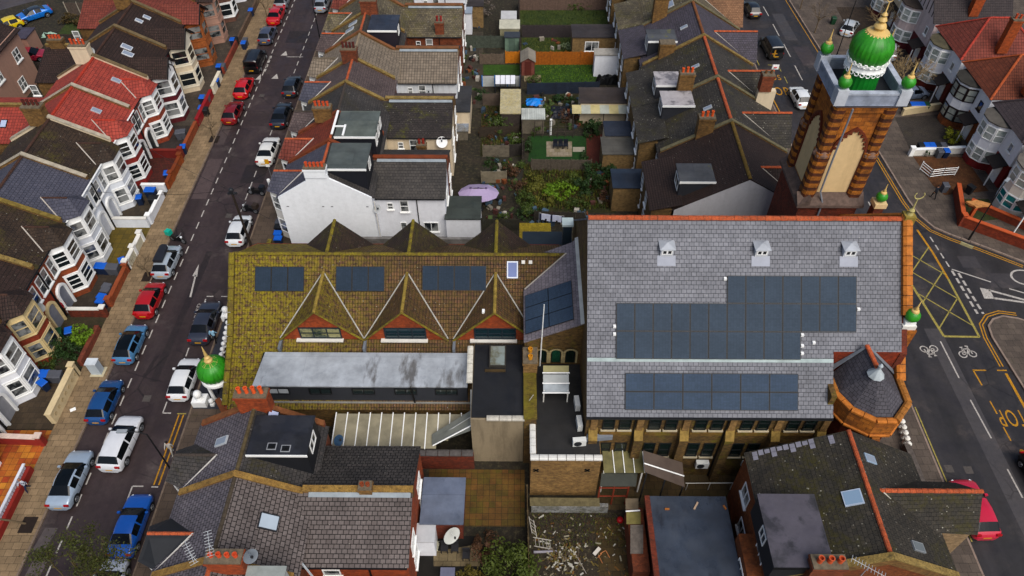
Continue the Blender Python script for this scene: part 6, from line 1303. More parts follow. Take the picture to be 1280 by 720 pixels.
# parasol: canopy of facets on a pole
ps = thing('parasol', 'large lilac oval garden parasol', 'parasol', P(598, 262)); c = P(598, 236, 2.7); LIL = plain('a294b0', .8, .1)
for k in range(12):
    a0, a1 = 2 * math.pi * k / 12, 2 * math.pi * (k + 1) / 12; f = lambda a: Vector((c.x + 2.0 * math.cos(a), c.y + 1.4 * math.sin(a), 2.2 - .08 * (round(a * 6 / math.pi) % 2))); tp = Vector((c.x + .8 * math.cos((a0 + a1) / 2) * .8, c.y, 2.75))
    hub0, hub1 = Vector((c.x + .75 * math.cos(a0), c.y + .1 * math.sin(a0), 2.78)), Vector((c.x + .75 * math.cos(a1), c.y + .1 * math.sin(a1), 2.78)); m = MB(); m.slab([f(a0), f(a1), hub1, hub0], .015, LIL); m.build('canopy_panel', ps)
for dx in (-.75, 0, .75):
    m = MB(); m.lathe((c.x + dx, c.y, 2.79), [(.14, 0), (.1, .05), (.02, .1)], 8, plain('5a4a6a', .8)); m.build('vent_ring', ps)
m = MB(); m.tube([(c.x, c.y, 0), (c.x, c.y, 2.75)], .04, GREY); m.build('pole', ps); m = MB(); m.lathe((c.x, c.y, 0), [(.4, 0), (.4, .1), (.08, .15)], 12, DKGREY); m.build('base', ps)
m = MB(); q = P(668, 128, .2); random.seed(5)
vs = []; nx, ny = 9, 7
for j in range(ny):
    for i in range(nx): vs.append((q.x - .95 + 1.9 * i / (nx - 1) + random.uniform(-.08, .08), q.y - .7 + 1.5 * j / (ny - 1) + random.uniform(-.08, .08), .05 + .5 * math.exp(-(((i - 4) / 3) ** 2 + ((j - 3) / 2.4) ** 2)) + random.uniform(0, .14)))
m.mesh(vs, [(j * nx + i, j * nx + i + 1, (j + 1) * nx + i + 1, (j + 1) * nx + i) for j in range(ny - 1) for i in range(nx - 1)], plain('1f84cf', .5, .15)); tag(m.build('tarpaulin', loc=(q.x, q.y, 0)), 'bright blue crumpled tarpaulin in the weedy garden', 'tarpaulin')
def crumple(label, c, sx, sy, h, mat, seed, name='tarpaulin', cat='tarpaulin', group=None):
    random.seed(seed); m = MB(); vs = []; nx, ny = 10, 8
    for j in range(ny):
        for i in range(nx):
            e = min(i, nx - 1 - i, j, ny - 1 - j); vs.append((c.x + sx * (i / (nx - 1) - .5) + random.uniform(-.06, .06) * sx, c.y + sy * (j / (ny - 1) - .5) + random.uniform(-.06, .06) * sy, .03 + (0 if e == 0 else random.uniform(.35, 1) * h)))
    m.mesh(vs, [(j * nx + i, j * nx + i + 1, (j + 1) * nx + i + 1, (j + 1) * nx + i) for j in range(ny - 1) for i in range(nx - 1)], mat); return tag(m.build(name, loc=(c.x, c.y, 0)), label, cat, group)
crumple('crumpled black sheeting spread over the weedy garden', P(700, 141), 2.2, 2.4, .4, plain('23252d', .5, .2), 3); crumple('heap of black sacks against the white extension', P(759, 103), 2.6, 1.2, 1.0, plain('17181a', .5, .1), 4, 'sack_heap', 'sacks')
# patio chairs, barbecue, washing line
def garden_chair(p, rz, label, mat, group):
    t = thing('garden_chair', label, 'chair', (p.x, p.y, 0), group); x, y = p.x, p.y
    m = MB(); m.box(x - .25, y - .25, .4, x + .25, y + .25, .47, mat); m.build('seat', t); m = MB(); m.box(x - .25, y + .2, .47, x + .25, y + .27, 1.0, mat); m.build('backrest', t)
    for dx in (-.21, .21):
        for dy in (-.21, .21): m = MB(); m.box(x + dx - .03, y + dy - .03, 0, x + dx + .03, y + dy + .03, .4, mat); m.build('leg', t)
    return t
for u in (694, 700.5, 707): garden_chair(P(u, 185), 0, 'dark navy padded chair in the row of three on the small patio', plain('1c222e', .7, .1), 'patio chairs')
wl = thing('washing_line', 'washing line hung with white clothes between the gardens', 'washing line', P(688, 276)); a, b = P(674, 266, 1.9), P(705, 270, 1.9)
m = MB(); m.tube([a, (a + b) / 2 - Z * .12, b], .012, WHT2, 4); m.build('line', wl)
for p_ in (a, b): m = MB(); m.tube([(p_.x, p_.y, 0), p_], .04, GREY, 5); m.build('post', wl)
for k in range(9):
    p_ = a.lerp(b, (k + .5) / 9) - Z * .08; hh = random.uniform(.5, .85); d = (b - a).normalized(); m = MB(); m.obox(p_ - Z * (hh / 2 - .02) + Vector((0, random.uniform(-.03, .03), 0)), d, Vector((-d.y, d.x, 0)), Z, .17, .015, hh / 2, plain('c4c9dc' if k % 4 else '2a3050', .9, .08)); m.build('garment', wl)
# ---------------- gardens south of the mosque ----------------
sheet('patio', [(-6.3, 22.9), (.75, 22.9), (.75, 27.3), (-6.3, 27.3)], .03, slabs('684a22', '56491a', '2e2410', .45, .45, off=0.0, moss=.5, mossc='5e5a10', var=.45))
gw = thing('garden_wall', 'red brick garden wall with grey coping slabs below the lean-to canopy', 'wall', (-6, 27.5, 0)); m = MB(); m.box(-12.5, 27.35, 0, -2.95, 27.6, 2.05, RBRICK); m.build('wall', gw); coping(gw, (-12.4, 27.47, 2.12), (-2.95, 27.47, 2.12), .5, .14, .85, plain('5a5654', .85, .35, 3))
hut('garden_room', 'garden room with smooth blue-grey flat roof on the mossy patio', 'garden room', -6.2, 22.0, -3.5, 25.2, 2.4, RBRICK, felt('6b7382', '646c7c', .55, seam=6, dry='555d6c', dryamt=.12), ov=.12)
m = MB(); q0, q1 = P(520, 677, 2.3), P(544, 655, 2.3); hut('outhouse', 'white flat-roofed box extension beside the satellite dish', 'outhouse', q0.x, q0.y, q1.x, q1.y, 2.2, W_WHITE, plain('b4b6b8', .6, .1), ov=.05)
dish('large white satellite dish standing in the small back yard', tuple(P(563, 668, 1.6)), 140, 22, .62, plain('b9bbb6', .6, .15))
m = MB(); q = P(563, 668, 0); m.tube([(q.x, q.y, 0), (q.x, q.y, 1.5)], .05, GREY); tag(m.build('dish_mast', loc=(q.x, q.y, 0)), 'steel mast under the large white yard dish', 'mast')
patch('paving', [(542, 690), (600, 680), (600, 708), (542, 708)], .03, slabs('7a6e54', '6c6049', '3f3828', .6, .6)); patch('yard', [(520, 670), (600, 670), (606, 725), (515, 725)], .015, plain('1f1d18', .9, .3))
for u, v in ((556, 688), (569, 688), (583, 697)): garden_chair(P(u, v), 0, 'dark grey chair around the stone patio by the white dish', plain('2a2a2e', .8, .1), 'yard chairs')
hut('storage_box', 'small lilac-grey storage box at the yard edge', 'storage box', *P(552, 722, .8).xy, *P(567, 712, .8).xy, .8, plain('5a5c68', .7), plain('6a6c7e', .6))
crumple('crumpled white plastic chair cover in the small back yard', P(540, 683), .9, .7, .5, plain('b4b2a0', .7, .15), 8, 'plastic_cover', 'cover')
fence('garden_fence', 'weathered wooden fence between the mossy patio and the rubble yard', (.9, 25.2), (1.0, 17.5), 1.6, plain('5e5038', .9, .35, 3))
# rubble yard
sheet('yard', [(1.1, 17), (8.6, 17), (8.6, 24.2), (1.1, 24.2)], .02, mottled('3a3228', '2e281e', '56503a', 1.0, 4)); sheet('paving', [(5.7, 17), (8.5, 17), (8.5, 23.6), (5.7, 23.6)], .026, slabs('4f4022', '3c3018', '241c0e', .55, .55, moss=.6, mossc='4a4010'))
yw = thing('yard_wall', 'low wall with peeling white render at the head of the rubble yard', 'wall', (3.5, 24.2, 0)); m = MB(); m.box(1.2, 23.95, 0, 6.6, 24.25, .9, mottled('8f9090', '6b6a60', '34342c', 1.0, 3)); m.build('wall', yw); m = MB(); m.box(1.1, 24.0, .9, 6.0, 24.6, 1.0, plain('6a6248', .9, .4, 3)); m.build('coping', yw)
random.seed(21); rub = MB(); cols = [plain('7a735e', .9, .2), plain('6e6032', .9, .3), plain('8f8a78', .9, .15), plain('6a4e26', .9, .3), plain('5a5040', .8), plain('a9a69d', .8), plain('58501e', .9), plain('4a4032', .9), plain('3f3a2a', .9)]
for k in range(620):
    if k < 330: a = random.gauss(0, 1); x, y = 3.3 + random.gauss(0, .75), 20.6 + random.gauss(0, .7); z = .25 * math.exp(-((x - 3.3) ** 2 + (y - 20.6) ** 2)) 
    else: x, y, z = random.uniform(1.3, 8.4), random.uniform(18, 23.8), .03
    s_ = random.uniform(.015, .055); d = Vector((random.uniform(-1, 1), random.uniform(-1, 1), random.uniform(-.3, .3))).normalized(); u_ = d.cross(Z).normalized(); rub.obox((x, y, z + s_ * .4), d, u_, d.cross(u_), s_ * random.uniform(1, 4.5), s_, s_ * .5, random.choice(cols))
ro = rub.build('rubble', kind='stuff'); ro['label'] = 'scattered rubble, offcuts and litter in the neglected yard'; ro['category'] = 'rubble'
def ladder(label, a, b, c, w=.4, n=5):
    a, b = Vector(a), Vector(b); d = (b - a); s_ = Vector(c).normalized(); t = thing('ladder', label, 'ladder', tuple(a), 'ladders'); A = plain('a9a59c', .5, .1)
    for k in (-1, 1): m = MB(); m.tube([a + s_ * w / 2 * k, b + s_ * w / 2 * k], .03, A, 5); m.build('rail', t)
    for k in range(n): q = a + d * ((k + .5) / n); m = MB(); m.tube([q - s_ * w / 2, q + s_ * w / 2], .02, A, 4); m.build('rung', t)
ladder('white ladder leaning on the wooden fence of the rubble yard', P(668, 669, .1), P(664, 648, 1.4), (.6, -.5, 0)); ladder('white ladder lying flat beside the rubble heap', P(667, 677, .12), P(690, 681, .12), (.1, -1, 0), .62)
t = thing('gutter_pipe', 'grey length of gutter pipe lying beside the flat ladder', 'pipe', P(682, 690)); m = MB(); m.tube([P(667, 690, .1), P(700, 689, .1)], .09, plain('8d8a92', .5), 7); m.build('pipe', t)
m = MB(); m.tube([P(718, 690, .15), P(733, 717, .1)], .02, plain('a09890', .5), 5); tag(m.build('metal_rod', loc=P(725, 703)), 'thin metal rod lying across the bare soil', 'rod')
bc = thing('broken_chair', 'broken wooden chair with a white seat lying on its side', 'chair', P(752, 692)); WD = plain('a8744a', .8, .2)
m = MB(); a = P(746, 689, .25); m.obox(a, (.7, -.7, 0), (.7, .7, .2), (0, 0, 1), .12, .3, .03, plain('c4beb4', .7)); m.build('seat', bc)
for p0, p1 in (((748, 694), (753, 704)), ((750, 692), (757, 688)), ((757, 688), (762, 697)), ((747, 697), (752, 692))): m = MB(); m.tube([P(*p0, .2), P(*p1, .15)], .03, WD, 5); m.build('leg', bc)
m = MB(); q = P(775, 650, .15); m.lathe((q.x, q.y, 0), [(.2, 0), (.24, .15), (.2, .3), (.1, .36)], 12, plain('b01a22', .5)); tag(m.build('red_bucket', loc=(q.x, q.y, 0)), 'red upturned bucket beside the yard shed', 'bucket')
ys = thing('yard_shed', 'narrow yard shed roofed in brown sheet, timber and white bar', 'shed', (8.3, 21.5, 0)); m = MB(); m.box(7.7, 19.0, 0, 8.8, 23.4, 2.0, brick('8a4a2a', '6e3a20', '5a4030')); m.build('wall', ys)
for (v0, v1, u0, u1, mt) in ((623, 637, 782, 798, plain('6e6250', .8, .3)), (640, 655, 783, 801, plain('7c7444', .7, .3)), (656, 692, 788, 804, plain('6e665e', .85, .35, 3))): m = MB(); m.slab([P(u0, v1, 2.15), P(u1, v1, 2.15), P(u1, v0, 2.2), P(u0, v0, 2.2)], .04, mt); m.build('roof_sheet', ys)
m = MB(); m.tube([P(782, 639, 2.25), P(800, 638, 2.25)], .05, WHITE, 5); m.build('bar', ys)
hut('flat_roof_building', 'long single-storey building with a puddled blue-black flat roof', 'building', 9.0, 12, 14.2, 23.6, 3.1, RBRICK, felt('3d444f', '434a55', .45, seam=8, dry='2a2c34', dryamt=.18, dscale=.35, st=(1.6, .6, 1), soft=.12), ov=.05)
m = MB(); m.box(8.75, 12, 3.1, 9.1, 23.6, 3.4, RBRICK); tag(m.build('party_wall', loc=(8.9, 18, 0)), 'thin brick party wall along the blue-black flat roof', 'wall')
for k, (u, v) in enumerate(((834, 636), (870, 632), (906, 634))): q = P(u, v, 3.3); m = MB(); m.obox((q.x, q.y, 3.27), (math.cos(k), math.sin(k), 0), (-math.sin(k), math.cos(k), 0), Z, .3 if k == 1 else .15, .06, .04, plain('a06a34' if k != 1 else 'b09a84', .8)); tag(m.build('timber_offcut', loc=(q.x, q.y, 3.22)), ['small orange timber offcut near the party wall on the blue-black roof', 'long pale timber offcut lying on the blue-black roof', 'small orange timber offcut on the blue-black roof by the brick house'][k], 'offcut')

random.seed(33); m = MB(); cc = [plain(c, .8, .2) for c in ('8a8478', '3a4a5a', '7a4a2a', '2a2a2c', 'a9a49a', '4a5a30', '5a3a34', '4f6474')]
for (u0, u1, v0, v1, n) in ((566, 600, 20, 130, 60), (604, 648, 140, 192, 50), (604, 645, 200, 286, 70), (655, 742, 120, 165, 60), (655, 735, 262, 284, 40), (655, 700, 50, 64, 8), (735, 760, 205, 262, 25)):
    for k in range(n):
        q = P(random.uniform(u0, u1), random.uniform(v0, v1)); a = random.uniform(0, 3); h = random.uniform(.05, .3); m.obox((q.x, q.y, .02 + h), (math.cos(a), math.sin(a), 0), (-math.sin(a), math.cos(a), 0), Z, random.uniform(.06, .35), random.uniform(.05, .22), h, random.choice(cc))
o = m.build('garden_clutter', kind='stuff'); o['label'] = 'pots, planks and odds and ends littering the back gardens'; o['category'] = 'clutter'
tr_ = thing('trellis_frame', 'dark open trellis frame standing behind the bright lawn', 'trellis', P(694, 172))
for k in range(6): q = P(668 + 9.6 * k, 172); m = MB(); m.tube([(q.x, q.y, 0), (q.x, q.y, 2.2)], .04, FW1, 5); m.build('post', tr_)
for z in (.8, 1.5, 2.2): m = MB(); m.tube([P(668, 172) + Z * z, P(716, 172) + Z * z], .03, FW1, 4); m.build('rail', tr_)
m = MB(); q = P(688, 168); m.box(q.x - .12, q.y - .1, 0, q.x + .12, q.y + .1, 2.0, WHITE); m.build('panel', tr_)
# ---------------- vehicles ----------------
CG = glass('0f1418', .16, spec=.35); TYRE = plain('141414', .8, .1); RIM = plain('8f9296', .35, .1, metal=.6); RIMD = plain('3a3c40', .4, .1, metal=.5)
TAIL = plain('a01016', .3, .05); HEAD = plain('cfd4d8', .2, .05); PLY = plain('c99a1a', .5, .05); PLW = plain('c9cac4', .5, .05); TRIM = plain('1a1b1d', .6, .1)
CT = {  # L, W, H, stations: (x fraction from the tail, belt z, top z, width factor, top-width factor); rear glass / side glass / windscreen spans by station index
 'hatch': (4.05, 1.76, 1.48, [(0, .60, .64, .70, .6), (.014, .74, .78, .86, .74), (.03, .84, .88, .93, .78), (.06, .96, 1.0, .96, .80), (.17, .95, 1.42, .985, .68), (.30, .94, 1.475, 1, .69), (.40, .935, 1.48, 1, .69), (.43, .93, 1.475, 1, .69), (.565, .92, 1.40, 1, .67), (.735, .90, .97, .99, .76), (.80, .87, .93, .985, .76), (.89, .80, .85, .965, .74), (.945, .71, .75, .91, .7), (.98, .58, .62, .80, .64), (1, .46, .50, .60, .5)], (3, 4), (4, 9), (8, 9), (6, 7)),
 'sedan': (4.65, 1.82, 1.44, [(0, .60, .64, .70, .6), (.012, .76, .80, .86, .74), (.028, .86, .90, .93, .8), (.06, .95, 1.0, .96, .82), (.155, .96, 1.04, .985, .80), (.285, .94, 1.38, 1, .66), (.36, .935, 1.435, 1, .67), (.45, .93, 1.44, 1, .67), (.475, .925, 1.435, 1, .67), (.57, .92, 1.36, 1, .65), (.715, .90, .98, .99, .77), (.79, .87, .94, .985, .77), (.89, .80, .86, .965, .74), (.945, .71, .75, .91, .7), (.98, .58, .62, .80, .64), (1, .46, .50, .60, .5)], (4, 5), (5, 10), (9, 10), (7, 8)),
 'estate': (4.7, 1.88, 1.62, [(0, .64, .68, .72, .62), (.012, .80, .85, .88, .76), (.026, .93, .98, .945, .8), (.05, 1.02, 1.08, .97, .80), (.13, 1.02, 1.53, .985, .69), (.28, 1.01, 1.61, 1, .70), (.42, 1.0, 1.62, 1, .70), (.445, 1.0, 1.615, 1, .70), (.58, .99, 1.53, 1, .68), (.735, .97, 1.05, .99, .78), (.81, .95, 1.01, .985, .78), (.90, .88, .93, .96, .75), (.95, .76, .80, .90, .7), (.98, .62, .66, .80, .64), (1, .48, .52, .62, .5)], (3, 4), (4, 9), (8, 9), (6, 7)),
 'van': (4.6, 1.86, 1.9, [(0, .68, .72, .94, .86), (.012, 1.1, 1.78, .97, .82), (.03, 1.12, 1.88, .99, .83), (.2, 1.12, 1.9, 1, .83), (.40, 1.12, 1.9, 1, .83), (.44, 1.12, 1.9, 1, .83), (.62, 1.1, 1.84, 1, .81), (.76, 1.06, 1.15, .99, .80), (.83, 1.0, 1.07, .985, .78), (.93, .88, .93, .95, .75), (.975, .7, .74, .90, .7), (1, .5, .54, .8, .62)], (0, 1), (2, 7), (6, 7), (4, 5)),
}
def make_car(label, px, kind, colour, rz=90, group='parked cars', z=.7, roofc=None, dark_roof=False, pos=None, plate=PLY, flake=.25, dx=0.0, rims=RIM, scale=1.0, cat='car', name='parked_car'):
    L, W, H, ST, rg, sg, ws, pil = CT[kind]; c = pos or P(px[0], px[1], z); t = thing(name, label, cat, (c.x + dx, c.y, .012), group)
    PT = paint(colour, flake); RP = paint(roofc, .1) if roofc else PT; bodyb, glassb = MB(), {}
    def sec(s):
        f, zb, zt, w, tw = s; x = (f - .5) * L; hw = W / 2 * w; lift = .2 if .1 < f < .9 else .27
        r = [(x, hw * .80, lift), (x, hw * .97, lift + .12), (x, hw, .5 if zb > .6 else zb * .8), (x, hw * .985, zb - .06), (x, hw * .95, zb)]
        tx = W / 2 * tw if zt - zb > .15 else hw * .86
        r += [(x, tx + (.02 if zt - zb > .15 else 0), zt - (.07 if zt - zb > .15 else .012)), (x, tx * .86, zt), (x, tx * .4, zt + .012), (x, 0, zt + .018)]
        return r
    secs = [sec(s) for s in ST]; n = len(secs[0]); o = ORG[t.name]
    def put(mb, q, mat): mb.poly([(p[0] + o.x, p[1] + o.y, p[2] + o.z) for p in q], mat)
    G = {}
    for i in range(len(secs) - 1):
        for j in range(n - 1):
            q = [secs[i][j], secs[i + 1][j], secs[i + 1][j + 1], secs[i][j + 1]]
            part = None
            if j == 4 and sg[0] <= i < sg[1] and i != pil[0]: part = 'side_window'
            if j >= 5 and i == rg[0] and kind != 'van': part = 'rear_window'
            if j >= 5 and i == ws[0]: part = 'windscreen'
            mir = [(a, -b, d) for a, b, d in q][::-1]
            if part:
                put(G.setdefault(part + ('L' if part == 'side_window' else '') + (str(i > pil[0]) if part == 'side_window' else ''), MB()), q, CG); put(G.setdefault(part + ('R' if part == 'side_window' else '') + (str(i > pil[0]) if part == 'side_window' else ''), MB()), mir, CG)
            else:
                mt = TRIM if j == 0 else (RP if j >= 5 and rg[0] < i < ws[0] else PT)
                if dark_roof and j >= 6 and rg[0] < i < ws[0]: mt = CG
                put(bodyb, q, mt); put(bodyb, mir, mt)
    for k in (0, -1):
        s = secs[k]; q = [(a, b, d) for a, b, d in s] + [(a, -b, d) for a, b, d in s[::-1][1:]]; put(bodyb, q[::-1] if k == 0 else q, PT)
    b = [(x, y, .2) for x, y in ((-L * .45, -W * .38), (L * .45, -W * .38), (L * .45, W * .38), (-L * .45, W * .38))]; put(bodyb, b[::-1], TRIM)
    bo = bodyb.build('body', t, smooth=32)
    m = bo.data; bm = bmesh.new(); bm.from_mesh(m); bmesh.ops.remove_doubles(bm, verts=bm.verts, dist=.0005); bm.to_mesh(m); bm.free(); m.set_sharp_from_angle(angle=R(32))
    for k, mb in G.items(): mb.build(k.replace('LTrue', '').replace('LFalse', '').replace('RTrue', '').replace('RFalse', ''), t, smooth=30)
    if kind == 'van':
        mb = MB(); mb.box(o.x - L / 2 - .012 + .012, o.y - W * .36, o.z + 1.15, o.x - L / 2 + .03, o.y + W * .36, o.z + 1.62, CG); mb.build('rear_window', t)
    wr = .33 if kind != 'estate' else .36
    for fx in (-.315, .305):
        for sy in (-1, 1):
            yy = sy * (W / 2 - .1); wx = fx * L
            mb = MB(); mb.lathe((0, 0, 0), [(wr * .72, -.105), (wr * .96, -.1), (wr, -.06), (wr, .06), (wr * .96, .1), (wr * .72, .105)], 18, TYRE); mb.v = [(o.x + wx + a, o.y + yy + d, o.z + wr + b_) for a, b_, d in mb.v]; wh = mb.build('wheel', t, smooth=50)
            mb = MB(); mb.lathe((0, 0, 0), [(wr * .7, -.02), (wr * .66, .02), (wr * .3, .0), (.05, .03)] if sy > 0 else [(wr * .7, .02), (wr * .66, -.02), (wr * .3, .0), (.05, -.03)], 10, rims); mb.v = [(o.x + wx + a, o.y + yy + sy * .1 + d, o.z + wr + b_) for a, b_, d in mb.v]; mb.build('rim', wh)
            mb = MB(); R0, R1 = wr + .02, wr + .075
            for k in range(9):
                a0, a1 = math.pi * k / 9 - .05, math.pi * (k + 1) / 9 - .05; yy2 = sy * (W / 2 + .004)
                f = [(o.x + wx + r * math.cos(a), o.y + yy2, o.z + wr + r * math.sin(a)) for a, r in ((a0, wr * .2), (a0, R1), (a1, R1), (a1, wr * .2))]; mb.poly(f if sy < 0 else f[::-1], TRIM)
            mb.build('wheel_arch', t)
    bz = ST[3 if kind != 'van' else 2][1]
    for sy in (-1, 1):
        mb = MB(); mb.obox((o.x - L * .485, o.y + sy * W * .365, o.z + bz - .13), (1, 0, 0), (0, 1, 0), Z, .05, W * .09, .09, TAIL); mb.build('tail_light', t)
        mb = MB(); mb.obox((o.x + L * .45, o.y + sy * W * .345, o.z + .64), Vector((1, sy * .8, 0)).normalized(), Vector((sy * -.8, 1, 0)).normalized(), Z, .07, W * .065, .05, HEAD); mb.build('headlight', t)
        mb = MB(); mx = (ST[ws[1]][0] - .5) * L - .28; mb.obox((o.x + mx, o.y + sy * (W / 2 + .07), o.z + ST[ws[1]][1] + .06), (1, 0, 0), (0, 1, 0), Z, .07, .1, .07, PT); mb.build('wing_mirror', t)
    mb = MB(); mb.box(o.x - L * .5 - .006, o.y - .26, o.z + .52, o.x - L * .5 + .02, o.y + .26, o.z + .63, plate); mb.build('number_plate', t)
    mb = MB(); mb.box(o.x + L * .5 - .02, o.y - .26, o.z + .36, o.x + L * .5 + .008, o.y + .26, o.z + .46, PLW); mb.build('number_plate', t)
    mb = MB(); mb.box(o.x - L * .495, o.y - W * .36, o.z + .27, o.x - L * .47, o.y + W * .36, o.z + .42, TRIM); mb.build('bumper_trim', t)
    for sy in (-1, 1):
        for fx in (-.13, .055, .21):
            if fx < -.1 and kind == 'van': continue
            mb = MB(); mb.box(o.x + fx * L - .012, o.y + sy * (W / 2 - .01), o.z + .36, o.x + fx * L + .012, o.y + sy * (W / 2 + .003), o.z + ST[6][1] - .05, TRIM); mb.build('door_seam', t)
    mb = MB(); wx = (ST[ws[1]][0] - .5) * L; mb.box(o.x + wx - .02, o.y - W * .36, o.z + ST[ws[1]][2] + .0, o.x + wx + .05, o.y + W * .36, o.z + ST[ws[1]][2] + .03, TRIM); mb.build('scuttle', t)
    t.rotation_euler = (0, 0, R(rz)); t.scale = (scale,) * 3
    return t
GW = 'cars parked on the west kerb'; GE = 'cars parked on the east kerb'
def lc(label, px, kind, col, **k): return make_car(label, px, kind, col, group=GW, pos=Vector((-32.15, P(px[0], px[1], .7).y, 0)), **k)
def rc_(label, px, kind, col, **k): return make_car(label, px, kind, col, group=GE, pos=Vector((-26.55, P(px[0], px[1], .7).y, 0)), **k)
lc('silver-blue saloon with black glass roof parked by the orange tiled front yard', (88, 597), 'sedan', 'a0aebc', dark_roof=True)
make_car('white estate car driving up the middle of the street', (156, 551), 'estate', 'c9cbce', flake=0, group='moving cars', rz=88, pos=Vector((-29.55, P(156, 551, .8).y, 0)))
lc('dark blue hatchback parked beside the cream panelled garden wall', (131, 500), 'hatch', '1f5386')
lc('light blue hatchback parked near the grey street cabinet', (164, 428), 'hatch', '5584a8', dark_roof=True)
lc('red hatchback parked behind the silver estate car', (189, 373), 'hatch', 'a8141c', flake=.1)
lc('silver hatchback with dark roof box, parked by the motorcycle with a teal box', (212, 325), 'hatch', 'a9b3bb')
lc('dark red hatchback parked behind the bright red hatchback', (296, 139), 'hatch', '7e1018', flake=.1)
lc('bright red hatchback parked behind the black van', (310, 108), 'hatch', 'b5121a', flake=0)
lc('black van parked below the grey hatchback', (324, 75), 'van', '17181a', flake=0, cat='van', name='parked_van')
lc('slate grey hatchback parked in front of the black van', (341, 42), 'hatch', '4f5668'); lc('red saloon parked ahead of the slate grey hatchback', (351, 17), 'sedan', 'b01520', flake=0); lc('pale grey hatchback parked at the far end of the west kerb', (362, -1), 'hatch', '8a8d92')
rc_('bright blue saloon parked outside the slate-roofed house south of the mosque', (164, 655), 'sedan', '1560b0')
rc_('white coupe parked beside the small green dome of the mosque gate', (229, 472), 'hatch', 'd0d2d3', flake=0)
rc_('dark grey saloon parked in the disabled bay by the white ball wall', (260, 401), 'sedan', '3b3f4c')
rc_('white hatchback parked outside the white end terrace', (301, 286), 'hatch', 'ced1d2', flake=0); rc_('white saloon parked up the street from the two motorcycles', (339, 187), 'sedan', 'd0d0cc', flake=0); rc_('black-blue saloon parked between a white saloon and a dark hatchback', (354, 142), 'sedan', '232a36'); rc_('dark slate hatchback parked ahead of the black-blue saloon', (369, 106), 'hatch', '2c3540'); rc_('silver hatchback parked at the far end of the east kerb', (406, 3), 'hatch', '9aa0a6')
GR_ = 'cars on the bus stop road'
make_car('black hatchback driving away along the bus stop road', (940, 10), 'hatch', '15171b', flake=0, rz=93, group=GR_); make_car('black taxi van with a yellow stripe on its back', (964, 58), 'van', '16171b', flake=0, rz=94, group=GR_, cat='taxi', name='taxi'); make_car('white car passing the bus stop lettering', (1000, 120), 'hatch', 'd0d3d4', flake=0, rz=93, group=GR_)
q = P(958, 60, 1.2); tx = thing('reflective_stripe', 'yellow cross-shaped reflective tape on the back of the taxi', 'stripe', (q.x, q.y, 0))
tv = [o_ for o_ in bpy.data.objects if o_.name.startswith('taxi')][0]; bpy.data.objects.remove(tx)
m = MB(); L_ = 4.6; m.v = []; m.box(-2.325, -.05, .6, -2.305, .12, 1.5, PY); m.box(-2.327, -.3, .95, -2.31, .35, 1.07, PY); st = m.build('reflective_tape', loc=(0, 0, 0)); st.parent = tv; st.location = (0, .3, 0)
make_car('white hatchback parked in the front yard beyond the tall lamp post', (1062, 33), 'hatch', 'c6cacc', rz=60, group=GR_); make_car('grey-blue car parked in the drive behind the minaret', (1140, 115), 'hatch', '7a8698', rz=10, group=GR_); make_car('white car in the drive partly hidden by the green dome', (1112, 62), 'hatch', 'c6cacc', rz=70, group=GR_)
make_car('crimson car parked beside the mossy gable', (1214, 634), 'hatch', 'b8123e', flake=0, rz=92, group=GR_, scale=1.1, pos=Vector((32.3, 24.2, 0))); make_car('black car leaving along the far lane beside the bus stop', (1288, 605), 'hatch', '15161a', flake=0, rz=-86, group=GR_, pos=Vector((38.35, 26.6, 0)))
make_car('bright blue coupe parked on the far back road', (41, 17), 'sedan', '1478c8', rz=222, roofc='2a3038', group='cars beyond the back gardens'); make_car('yellow car parked behind the bright blue coupe', (8, 31), 'hatch', 'c9b414', flake=0, rz=222, group='cars beyond the back gardens'); make_car('faded crimson car under a sheet in the back garden', (38, 68), 'hatch', 'a83048', rz=10, group='cars beyond the back gardens')
q = P(140, 718, .7); t = make_car('car under a wrinkled white cover at the foot of the street', (140, 722), 'hatch', 'b4b9c0', flake=0, group=GE, pos=Vector((-26.6, q.y - .9, 0)))
# roof box on the silver hatchback
sv = [o_ for o_ in bpy.data.objects if o_.get('label', '').startswith('silver hatchback with dark roof box')][0]
m = MB(); m.prism([(-1.0, -.4), (.9, -.36), (1.1, -.2), (1.1, .2), (.9, .36), (-1.0, .4)], 1.56, 1.86, plain('2a2c33', .5, .1)); rb = m.build('roof_box', loc=(0, 0, 0)); rb.parent = sv; rb.location = (-.2, .15, 0)
